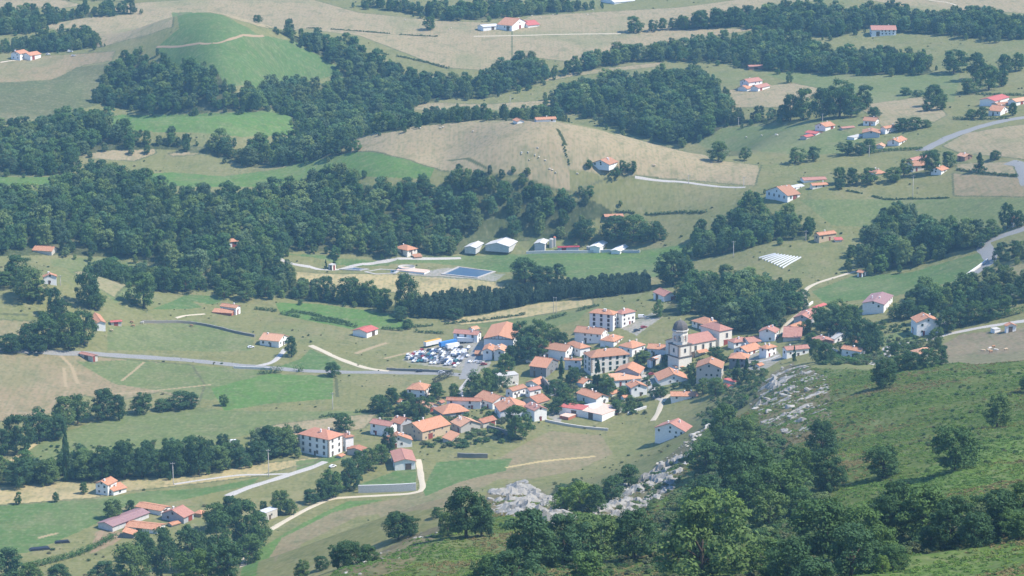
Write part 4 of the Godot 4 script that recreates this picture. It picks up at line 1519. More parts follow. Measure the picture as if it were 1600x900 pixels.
# ---------------------------------------------------------------- the survey of the place
var HOUSES := [
	["mansion",-103.5,-1330.6,-0.59,21.7,13.6,10.2,"H","pink","white",3,"large white three-storey mansion with rows of dark windows beside the pale road"],
	["house",-89.7,-1334.7,-1.01,7.6,5.9,8.1,"H","brown","white",2,"white wing with a brown hipped roof joined behind the large mansion"],
	["barn",-83.8,-1326.2,1.22,6.9,9.7,3.2,"G","brown","grey",0,"low brown-roofed barn between the large mansion and the trees"],
	["house",-71.1,-1362.9,-0.54,14.1,8.1,6.3,"G","pinkbrown","white",2,"white house with pinkish brown roof, the first of the lower village row"],
	["house",-61.5,-1369.4,-0.57,7.4,11.7,5.6,"G","brown","grey",1,"brown-roofed house tucked behind the pinkish brown roofed white house"],
	["farmhouse",-47.3,-1360.3,0.79,22.1,16.9,5.5,"G","mottled","ochre",2,"long ochre stone farmhouse with mottled roof and grey gable end"],
	["house",-25.7,-1369.4,-1.04,11.9,13.6,4,"G","pale","stone",1,"stone-gabled house with pale orange roof right of the ochre farmhouse"],
	["lean_to",-33.5,-1349.7,1.25,14.7,5.6,1.5,"S","orange_old","stone",0,"small orange lean-to in front of the ochre farmhouse"],
	["barn",-34.7,-1402.7,0.44,17.1,14.8,2.9,"H","mottled","grey",0,"big hip-roofed orange barn behind the ochre stone farmhouse"],
	["outbuilding",-49.7,-1413.1,-0.65,13.2,9.1,3,"G","pale","grey",0,"pale orange outbuilding joined to the left of the hip-roofed barn"],
	["house",-54.5,-1445.8,1.29,13,11.7,5.3,"H","orange","white",2,"white villa with orange hipped roof beside the dark clipped hedge"],
	["hut",-65.2,-1430,-0.47,4,5.7,1.3,"G","orange_old","white",0,"tiny white garden hut below the hip-roofed villa"],
	["house",-27.4,-1415.1,-0.11,20.7,5.7,5.1,"G","brown","white",2,"long white house with brown roof where the two-track lane ends"],
	["house",-11.3,-1420.1,-0.86,16.7,14,4.3,"G","orange","white",1,"bright orange roofed house at the right end of the long brown-roofed one"],
	["workshop",-4,-1460.9,0.39,14.6,7.2,6.6,"F","fibre","cream",1,"plain cream block with a flat grey roof above the village"],
	["house",-5.6,-1483.7,0.71,10.4,4.3,2.1,"G","orange","white",1,"small orange-roofed house behind the flat grey-roofed block"],
	["house",2.3,-1437.1,0.84,12.8,6.5,4.7,"G","orange_old","white",2,"white house with orange roof and red-brown barn door in mid village"],
	["house",12.3,-1436.7,0.67,9.3,5.2,4.2,"G","pinkbrown","white",1,"pinkish roofed half adjoining the house with the red-brown barn door"],
	["hut",14.3,-1458.4,1.04,11.5,9.4,1.7,"G","mottled","white",0,"small orange-roofed annex under the dark stone house"],
	["outbuilding",13.8,-1423.3,0.82,10.9,12.8,1.6,"G","brown","stone",0,"low brown outbuilding between two white houses in mid village"],
	["house",0.1,-1398.3,-1.36,17.1,18.1,4.8,"G","mottled","white",2,"broad white gabled house half hidden by the round tree"],
	["house",13.4,-1391.2,-1.06,12.1,9.1,6.5,"G","pinkbrown","white",1,"bright white gabled house with red door beside the stone meadow wall"],
	["outbuilding",-14.7,-1376.7,0.78,11.1,7.5,3.3,"G","brown","stone",0,"brown-roofed outbuilding left of the round village tree"],
	["house",46.4,-1419.3,-0.90,18.1,10.4,4.1,"G","mottled","white",1,"white house with mottled brown roof above the red-roofed shed"],
	["shed",35.1,-1399.1,-0.47,15,9.1,4.2,"F","red","white",0,"shed with a bright red metal roof beside the white box building"],
	["shed",47.1,-1401.9,0.65,10.3,9,3.1,"F","zinc","grey",0,"shed with a pale ribbed metal roof behind the white box building"],
	["storehouse",50.8,-1395.2,-0.68,14.9,19.2,3.2,"F","paleflat","white",0,"white box-shaped storehouse with flat pale orange roof at the meadow edge"],
	["hut",33.3,-1394.2,-0.67,6.5,13.2,1.6,"F","paleflat","redwood",0,"small hut with red-orange walls in front of the red-roofed shed"],
	["house",41.5,-1453.1,-0.77,10,9.9,2,"G","mottled","white",2,"small white cottage in the garden below the town hall"],
	["house",19.2,-1480.1,-0.45,11.8,18.4,5.3,"G","mottled","greydark",1,"dark stone house with mottled roof left of the cypress"],
	["annex",36.5,-1481.1,-0.14,10.8,4,5.8,"G","orange_old","white",2,"narrow white annex at the left side of the town hall"],
	["house",27.3,-1505.6,-0.53,19.7,13.2,5.7,"G","orange_old","white",2,"wide white house with pale orange roof and timbered gable balconies"],
	["house",39.6,-1507.9,-0.90,16,8.9,4.6,"H","orange","white",1,"white house with orange hip roof right behind the timbered gable"],
	["town_hall",56.3,-1475.3,0.35,25.5,13.1,9.5,"H","orange_old","cream",3,"cream town hall with stone corners, tall windows and hipped orange roof"],
	["house",56.6,-1539.8,-0.39,16.5,8.8,11.1,"H","orange","white",3,"tall white house with orange hipped roof at the top of the village"],
	["house",70,-1543.4,0.71,12.3,7.9,8,"H","pinkbrown","white",2,"pinkish roofed wing joined to the tall white house at the village top"],
	["house",48.5,-1524.7,-0.39,18.4,12.3,5.6,"G","orange_old","white",2,"white house with small windows just below the tall hip-roofed house"],
	["house",54.5,-1539.7,0.42,9.3,5.6,2.2,"G","orange_old","white",0,"orange gabled house wedged behind the small-windowed white house"],
	["house",60.8,-1514.7,1.08,14.1,10.1,2.7,"H","orange","white",1,"small hip-roofed white house behind the town hall roof"],
	["house",72.3,-1496.5,0.84,13.5,11.4,4.4,"H","mottled","white",2,"hip-roofed white house directly right of the town hall"],
	["house",87.8,-1487.3,-0.25,12.5,9.7,4.2,"G","orange","white",1,"low white house touching the left side of the church tower"],
	["house",119.3,-1521.4,-0.96,16.7,12,3.2,"H","orange","cream",1,"cream house with orange hip roof against the wood behind the church"],
	["house",135.4,-1481,0.48,12.3,7.8,3.4,"H","pinkbrown","white",2,"pinkish roofed house joined to the right end of the church"],
	["house",139.1,-1463.9,0.82,14.9,11,2.8,"G","mottled","white",1,"house with mottled orange roof and chimney right of the church"],
	["house",149.5,-1449.1,0.75,9.9,6.6,5.5,"H","orange","white",2,"bright white house with arched door at the village's right street"],
	["house",132.2,-1440.4,1.35,11.5,11.4,5.8,"H","mottled","greydark",1,"dark-fronted house with orange hip roof beside the tall cypress pair"],
	["house",142.8,-1480.5,0.42,9,9.7,2.3,"G","pinkbrown","white",0,"brown-roofed house squeezed between the church end and the lane"],
	["house",153.5,-1483.5,1.22,10.3,10.7,5.6,"G","pinkbrown","white",1,"white house with a dark archway beside the lane through the wood"],
	["house",169.7,-1488.1,0.97,13.4,8.5,3.9,"G","orange","white",0,"house with bright orange roof on the bend of the lane"],
	["outbuilding",167.6,-1480.8,-0.17,11.4,20.2,1.9,"G","pinkbrown","stone",0,"long low brown roof below the house on the lane bend"],
	["house",178.4,-1508.1,1.17,19,11.4,4.3,"G","pinkbrown","grey",2,"grey-gabled house with pinkish roof where the lane enters the wood"],
	["shed",190.2,-1539.1,0.93,13.8,4,1.1,"H","red","stone",0,"small red-roofed shed at the top of the lane"],
	["house",164,-1433.6,0.34,15,6.7,4.7,"G","pinkbrown","white",2,"white house with pinkish roof above the limestone slope"],
	["barn",181,-1445.6,-1.35,9.7,10.7,4.2,"G","pinkbrown","brick",1,"rubble-walled barn with brown roof next to the tall white house"],
	["house",192.7,-1465.5,-1.32,6.7,11.6,5,"G","mottled","white",0,"tall narrow white house with blank gable beside the big tree"],
	["annex",192.2,-1452.5,-0.99,4,12.6,2,"G","fibre","white",1,"white annex with grey roof below the tall narrow house"],
	["house",200.3,-1430.3,-0.37,6.5,10.8,3.6,"G","mottled","white",1,"small white house with a roof hatch near the road bend"],
	["house",191.9,-1393.8,-0.62,12.9,6.6,4.4,"G","orange","white",1,"low white bungalow with bright orange roof behind the clipped garden hedge"],
	["hut",207.2,-1416.8,-1.18,4,4,4.4,"G","fibre","white",0,"small bright white gable at the road bend"],
	["house",240.1,-1443.7,-1.44,12.8,14.7,7.6,"G","orange","white",1,"big solitary white house with orange gable roof on the right"],
	["house",227.7,-1372.2,0.50,12.3,8.4,2.8,"H","pale","white",0,"low orange hip roof half sunk behind the bushes on the crest"],
	["hut",283.5,-1413.3,-1.41,4,6.8,3.8,"G","mottled","white",0,"small white hut with a dark doorway beside the brown pasture"],
	["shed",276.1,-1418.5,0.49,4.4,4,2,"F","fibre","white",0,"low pale shed left of the small white hut"],
	["warehouse",222.6,-1516.1,1.22,26.9,14.1,5.9,"G","purple","white",1,"white warehouse with dull purple roof among the trees"],
	["house",98.1,-1596.2,-1.13,15.2,10.5,3.9,"G","pinkbrown","white",0,"white house with brown roof peeping out of the wood above the church"],
	["house",92.8,-1440.3,-1.45,16.2,18.3,1.9,"G","orange","white",2,"wide gabled white house with bright orange roof in front of the church"],
	["farmhouse",114,-1424.8,1.40,15.2,15.5,8.9,"G","orange_old","stone",2,"stone-fronted farmhouse with arched doorway right of the church"],
	["hut",97.8,-1458.9,0.33,5.8,5.3,1.7,"H","pale","white",1,"little hip-roofed house at the foot of the church tower"],
	["house",69.3,-1456.1,1.31,15.2,15.2,4.6,"G","orange","grey",0,"grey-gabled house with orange roof in front of the town hall"],
	["house",66,-1446.1,0.30,18.3,8.1,3.5,"S","pale","white",1,"long white house with single-slope roof under the grey gable"],
	["house",71.7,-1423.5,-1.24,9.4,10.7,5.5,"G","mottled","white",2,"white gabled house with red lower floor at the top of the two-track"],
	["outbuilding",66.8,-1419.3,0.68,10.1,4,1.4,"G","mottled","white",0,"low orange-roofed outbuilding left of the two-track lane"],
	["barn",97.6,-1401.6,-0.01,15.8,10.7,2.2,"G","orange","white",1,"long white barn with vivid orange roof and three small windows"],
	["farmhouse",87.2,-1323.8,1.08,11.1,19,5.3,"G","pinkbrown","white",2,"white chalet-style farmhouse with brown roof beside the limestone ridge"],
	["shed",123.9,-1400.8,0.71,4,8.4,2,"F","red","stone",0,"little open shed with red roof above the limestone slope"],
	["hut",121.5,-1388.9,-0.99,5.5,5.6,2,"G","red","white",0,"small white hut with red roof at the scrub edge"],
	["barn",-57.9,-1306.2,-1.42,20.6,12,4.5,"G","pinkbrown","white",0,"white barn with pinkish roof on the walled lawn"],
	["house",-62.3,-1339.5,-1.38,7.9,16,4,"G","orange","white",2,"white house with bright orange gable behind the barn on the lawn"],
	["shed",-122.2,-1224.1,-0.72,5.2,8.3,4.2,"F","zinc","stone",1,"small stone shed with pale metal roof beside the field track"],
	["villa",-209,-1261.3,1.15,9.5,8.4,5.6,"G","orange","white",2,"white villa with orange roof standing alone in the green field"],
	["lean_to",-203.5,-1260.8,0.79,9.2,6.3,2.6,"S","mottled","white",1,"orange lean-to porch on the right side of the lone villa"],
	["barn",-193.4,-1215.9,0.97,27.5,10.8,2.8,"G","purple","greywhite",0,"very long barn with dull purple roof in the lower left farmyard"],
	["barn",-181.3,-1234.3,-0.48,16.5,9.1,2.3,"G","orange","white",0,"orange-roofed barn at the back of the lower left farmyard"],
	["farmhouse",-167.4,-1222.7,1.07,9.5,14.7,3.3,"G","pinkbrown","grey",1,"grey-gabled farmhouse with pinkish roof in the lower left farmyard"],
	["outbuilding",-156.8,-1228.2,1.15,5.3,4.9,2,"H","mottled","ochre",0,"small ochre outbuilding at the right end of the lower left farmyard"],
	["barn",-181.3,-1207.3,-0.31,17.9,10.4,2.3,"G","orange","white",0,"nearest orange-roofed barn of the lower left farmyard"],
	["lean_to",-187.5,-1196.7,1.48,7.4,6.3,2,"S","orange","greydark",0,"dark open lean-to at the front of the lower left farmyard"],
	["shed",-168.3,-1213.9,0.78,5.7,4.8,1.2,"G","orange","stone",0,"small orange shed between the farmyard barns and the trees"],
	["villa",-184.1,-1627.5,-0.49,13.1,6.4,4.3,"G","orange","white",2,"white villa with stacked orange roofs on the left pasture"],
	["lean_to",-188.3,-1623.2,-0.27,14.2,5.3,1.4,"S","orange","redwood",0,"long orange veranda roof in front of the left pasture villa"],
	["farmhouse",-259.6,-1558.7,-1.25,24.9,6.5,2.2,"G","orange","white",0,"long orange-roofed farmhouse half hidden by trees at far left"],
	["shed",-248.7,-1561.2,0.33,7.6,4,2.4,"G","red","stone",0,"grey shed with dark red roof beside the far left farmhouse"],
	["barn",-257.4,-1506.7,-0.67,12.8,5,2.7,"G","pinkbrown","stone",0,"old stone barn standing alone below the left road"],
	["house",-149.3,-1557.5,-0.38,14.4,14.3,3.8,"G","pale","white",2,"white house with arched windows beside the curved driveway"],
	["shed",-93.7,-1587.2,1.00,13.2,12,3.6,"G","red","white",0,"white field shed with bright red roof and dark doorway"],
	["hut",-323.8,-1735.6,-0.25,15.2,11.2,1,"G","orange","stone",0,"stone hut with orange roof on the edge of the big wood"],
	["house",-294.7,-1591.8,-1.32,5.4,9.1,4.8,"G","orange","white",1,"white house with orange roof in the trees at the far left edge"],
	["house",-195.4,-1750.8,0.46,10.5,7.3,3.1,"G","orange","white",0,"white house with orange roof enclosed by the big wood"],
	["office",-28.2,-1567,-0.33,16.9,8.5,5.7,"G","pinkbrown","white",3,"two-storey white office with brown roof behind the parked lorries"],
	["house",-24.5,-1593.5,0.77,6,5.9,1.5,"G","pale","white",0,"pale orange gable rising behind the two-storey office"],
	["hall",-5.8,-1555,1.43,36.8,19.4,6.2,"G","orange","white",0,"huge hall with vivid orange roof and half-timbered gable"],
	["annex",-14.3,-1523.6,1.45,13.4,6.7,5.8,"G","orange","white",1,"left half of the twin-gabled annex before the orange hall"],
	["annex",-7.2,-1519.2,1.46,13.1,7.1,5.8,"G","pale","white",1,"right half of the twin-gabled annex before the orange hall"],
	["kiosk",-21,-1531.1,-0.07,4,6.9,1.5,"G","orange_old","redwood",0,"small orange-roofed kiosk at the edge of the lorry yard"],
	["villa",-74.7,-1764.3,-0.79,14,10.5,2.7,"H","mottled","cream",2,"villa with wide orange hip roof at the foot of the big wood"],
	["lean_to",-66.6,-1758.2,0.45,6.5,4.6,1,"S","orange_old","ochre",0,"low orange shelter beside the villa at the foot of the wood"],
	["utility_block",-124.6,-1729.9,-0.75,4.3,4,3.7,"F","fibre","cream",0,"small cream utility block between two conifers on the farm road"],
	["livestock_shed",-25.4,-1784,1.26,28.6,9.3,1,"G","zinc","greywhite",0,"left of the grey-roofed livestock sheds beside the wood"],
	["livestock_shed",-6,-1786.1,1.24,29.1,18.7,1,"G","zinc","greywhite",0,"largest grey-roofed livestock shed beside the wood"],
	["shed",-68.5,-1728,-0.43,21.9,8.5,1,"F","paleflat","white",0,"long low shed with pinkish flat roof between the two ponds"],
	["livestock_shed",21,-1782,1.36,14.4,8.4,3.1,"G","zinc","greywhite",0,"tall narrow grey shed standing next to the silos"],
	["shed",40,-1776.8,0.16,16.2,4,2.6,"G","darkred","greywhite",0,"open-fronted shed with dark red roof next to the silos"],
	["polytunnel_shed",63.3,-1782.7,1.23,30,8.4,1,"G","whiteroof","white",0,"left of the two long white-roofed sheds by the green field"],
	["polytunnel_shed",78.2,-1774,1.19,29.8,7.7,1,"G","whiteroof","white",0,"right of the two long white-roofed sheds by the green field"],
	["farmhouse",190.6,-1770.3,0.64,12.7,23.6,3.7,"G","orange_old","white",3,"great white farmhouse with three rows of windows in its gable"],
	["annex",202.1,-1785.8,0.75,16.3,6.7,1,"F","zinc","white",1,"flat-roofed white wing behind the great gabled farmhouse"],
	["barn",215.3,-1799.4,0.21,17.7,9.5,1.1,"G","pinkbrown","white",0,"long barn with pinkish roof behind the great gabled farmhouse"],
	["outbuilding",216.8,-1779.1,0.35,12.7,5.4,2.2,"G","mottled","cream",1,"cream outbuilding with orange roof right of the great farmhouse"],
	["house",261.5,-1802.2,-1.18,11.1,9.3,1,"H","orange","white",1,"orange hip-roofed house showing between trees on the right slope"],
	["house",301.9,-1779.3,0.92,11.7,9.1,2.6,"G","orange","white",1,"small white house with orange roof below the conifer on the right slope"],
	["house",288.6,-1799.1,0.23,10.9,12.6,3.8,"G","orange_old","cream",1,"cream house with orange roof close to the upper right road"],
	["house",293.1,-1822.2,0.83,20.7,6.6,1.9,"G","pinkbrown","brick",0,"brownish roof just behind the cream house by the upper right road"],
	["house",322.8,-1798.9,-0.96,8.5,8.4,2.9,"G","pale","brick",1,"red-brown chalet inside the bend of the upper right road"],
	["house",210.3,-1683.1,0.54,15.1,6.6,4.5,"G","orange","ochre",1,"square ochre stone house with flat orange roof on the right slope"],
	["lean_to",218.9,-1679.9,0.21,5.9,4,1.4,"S","red","white",0,"little red-roofed lean-to beside the square ochre house"],
	["hut",224.9,-1605.9,-0.80,5.1,5.2,2.8,"G","orange","white",0,"tiny white hut with orange roof at the end of the pale lane"],
	["house",326,-1621.2,-1.15,7.1,10.7,2.5,"G","orange_old","white",0,"white house cut by the right picture edge beside the winding road"],
	["farmhouse",242.3,-1958.6,0.75,12.3,11.4,3.2,"G","orange","white",2,"white farmhouse with orange roof below the pale pole on the far slope"],
	["shed",232.5,-1948.2,-0.73,10.7,9.5,1.1,"G","red","white",0,"red-roofed shed in front of the far slope farmhouse"],
	["shed",228.3,-1942.1,0.85,16.5,6.9,1,"G","red","stone",0,"lowest red-roofed shed of the far slope farm"],
	["shed",258.5,-1952.5,0.47,12.2,5.6,1,"G","pinkbrown","stone",0,"low long roof right of the far slope farmhouse"],
	["house",277.8,-1959,-0.40,10.8,10.7,3.6,"G","orange_old","white",2,"square white house with two chimneys under a round tree on the far slope"],
	["barn",273.3,-1923.3,1.41,16.4,13.9,3.2,"G","orange_old","bluegrey",1,"barn with pale blue-grey front wall on the far slope"],
	["house",287.7,-1928.7,0.74,16.1,5.7,3.8,"G","orange","white",1,"white house joined to the right of the blue-grey barn"],
	["house",288,-1890,1.06,17.7,10.2,2.3,"G","orange","white",1,"white house with orange roof behind the clipped hedge near the upper right road"],
	["outbuilding",274.5,-1882.4,1.22,8.1,7.2,1.7,"G","pale","white",0,"small outbuilding left of the house behind the clipped hedge"],
	["shed",261.6,-1922.2,-0.75,6.9,14.1,1.2,"F","fibre","white",0,"flat white shed left of the blue-grey barn"],
	["farmhouse",344.2,-2368.4,-0.01,23.7,16.3,4.8,"G","pinkbrown","white",2,"long white farmhouse with pinkish roof against the far upper right wood"],
	["barn",380.7,-2001.2,0.94,26.6,14,4.4,"G","red","white",0,"red-roofed barn near the right edge by the upper road"],
	["shed",385.2,-1987.3,0.53,17.8,8.7,1.7,"G","orange_old","stone",0,"low orange shed in front of the red-roofed barn at the right edge"],
	["house",373.7,-1946.8,-0.59,10.8,16.1,3.5,"G","orange","white",1,"white house with orange roof right above the upper road"],
	["house",396.2,-1986.3,0.70,15.5,8.9,3.3,"G","pale","white",0,"orange-roofed house cut by the right picture edge near the top"],
	["farmhouse",0.6,-2446.5,-0.60,17.7,28,4.1,"G","orange","white",1,"white farmhouse with orange roof on the far top pasture"],
	["annex",16,-2456.9,0.65,14.8,17.3,1.5,"G","red","white",0,"red-roofed annex of the far top pasture farmhouse"],
	["shed",-22.9,-2440.6,0.55,17.9,12,3.4,"G","zinc","white",0,"white low shed left of the far top pasture farmhouse"],
	["barn",217.5,-2273.4,0.17,14,7,2.7,"G","pinkbrown","brick",0,"brown barn at the right end of the central far wood"],
	["farmhouse",206.6,-2194.4,0.74,18.4,11.3,6.1,"G","pinkbrown","white",1,"white farmhouse with pinkish roof right of the central far wood"],
	["outbuilding",213.4,-2182.4,0.92,20,8.7,2.8,"G","pinkbrown","white",0,"right outbuilding of the farmhouse by the central far wood"],
	["outbuilding",201.3,-2185.5,0.83,10.8,11.2,2.2,"G","orange","white",0,"left outbuilding of the farmhouse by the central far wood"],
	["house",4.9,-1890.1,-1.14,8.6,6.8,1.7,"G","mottled","white",0,"small white house on the crest of the bald hill, the left one"],
	["house",24.8,-1888.7,0.28,16.2,6.2,2.2,"G","orange","white",1,"long white house on the crest of the bald hill, the right one"],
	["farmhouse",67.8,-1842.6,1.06,14.8,15,1,"G","orange_old","white",2,"white farmhouse with orange roof alone on the bald hill slope"],
	["barn",72.9,-1806.7,0.16,14.1,8.1,1,"G","orange","brick",0,"brown barn with orange roof at the right tip of the big wood"],
	["farmhouse",-443.5,-2293.4,1.15,14.1,10.8,5.1,"G","orange","white",1,"white farmhouse with orange roof at the far upper left edge"],
	["house",-433,-2294.9,0.99,14.6,11.1,3.5,"G","mottled","white",0,"smaller white house right of the far upper left farmhouse"],
	["workshop",106.5,-2577.1,0.64,27.2,22.8,1,"G","zinc","white",0,"long white building with grey roof cut by the top picture edge"],
	["house",84.6,-1471.9,0.92,12,4,3.9,"G","mottled","white",0,"white house with mottled roof between the town hall and the church tower"],
	["shed",-92.3,-1320.8,1.08,4.7,4,1.1,"G","orange","stone",0,"tiny orange shed at the right foot of the large mansion"],
	["outbuilding",58.5,-1428,0.93,7.5,4,1.4,"G","orange","white",0,"little orange roof left of the low outbuilding by the two-track lane"],
	["shed",183.3,-1419.8,0.86,7.9,4,1.3,"S","paleflat","stone",0,"pinkish lean-to below the rubble-walled barn"],
	["outbuilding",142.3,-1425.4,0.87,5.1,4,1.3,"G","orange","white",0,"small orange roof below the bright white street house"],
	["outbuilding",-41.1,-1424.7,1.02,4.5,4,1.5,"G","brown","grey",0,"small grey outbuilding left of the long brown-roofed house"]]
var CHURCH := {"yaw":0.635,"tower":[99.1,-1463],"nave":[106.7,-1481.2,26.7,17,8.1],"choir":[122.9,-1493.4,11,18,9.3]}
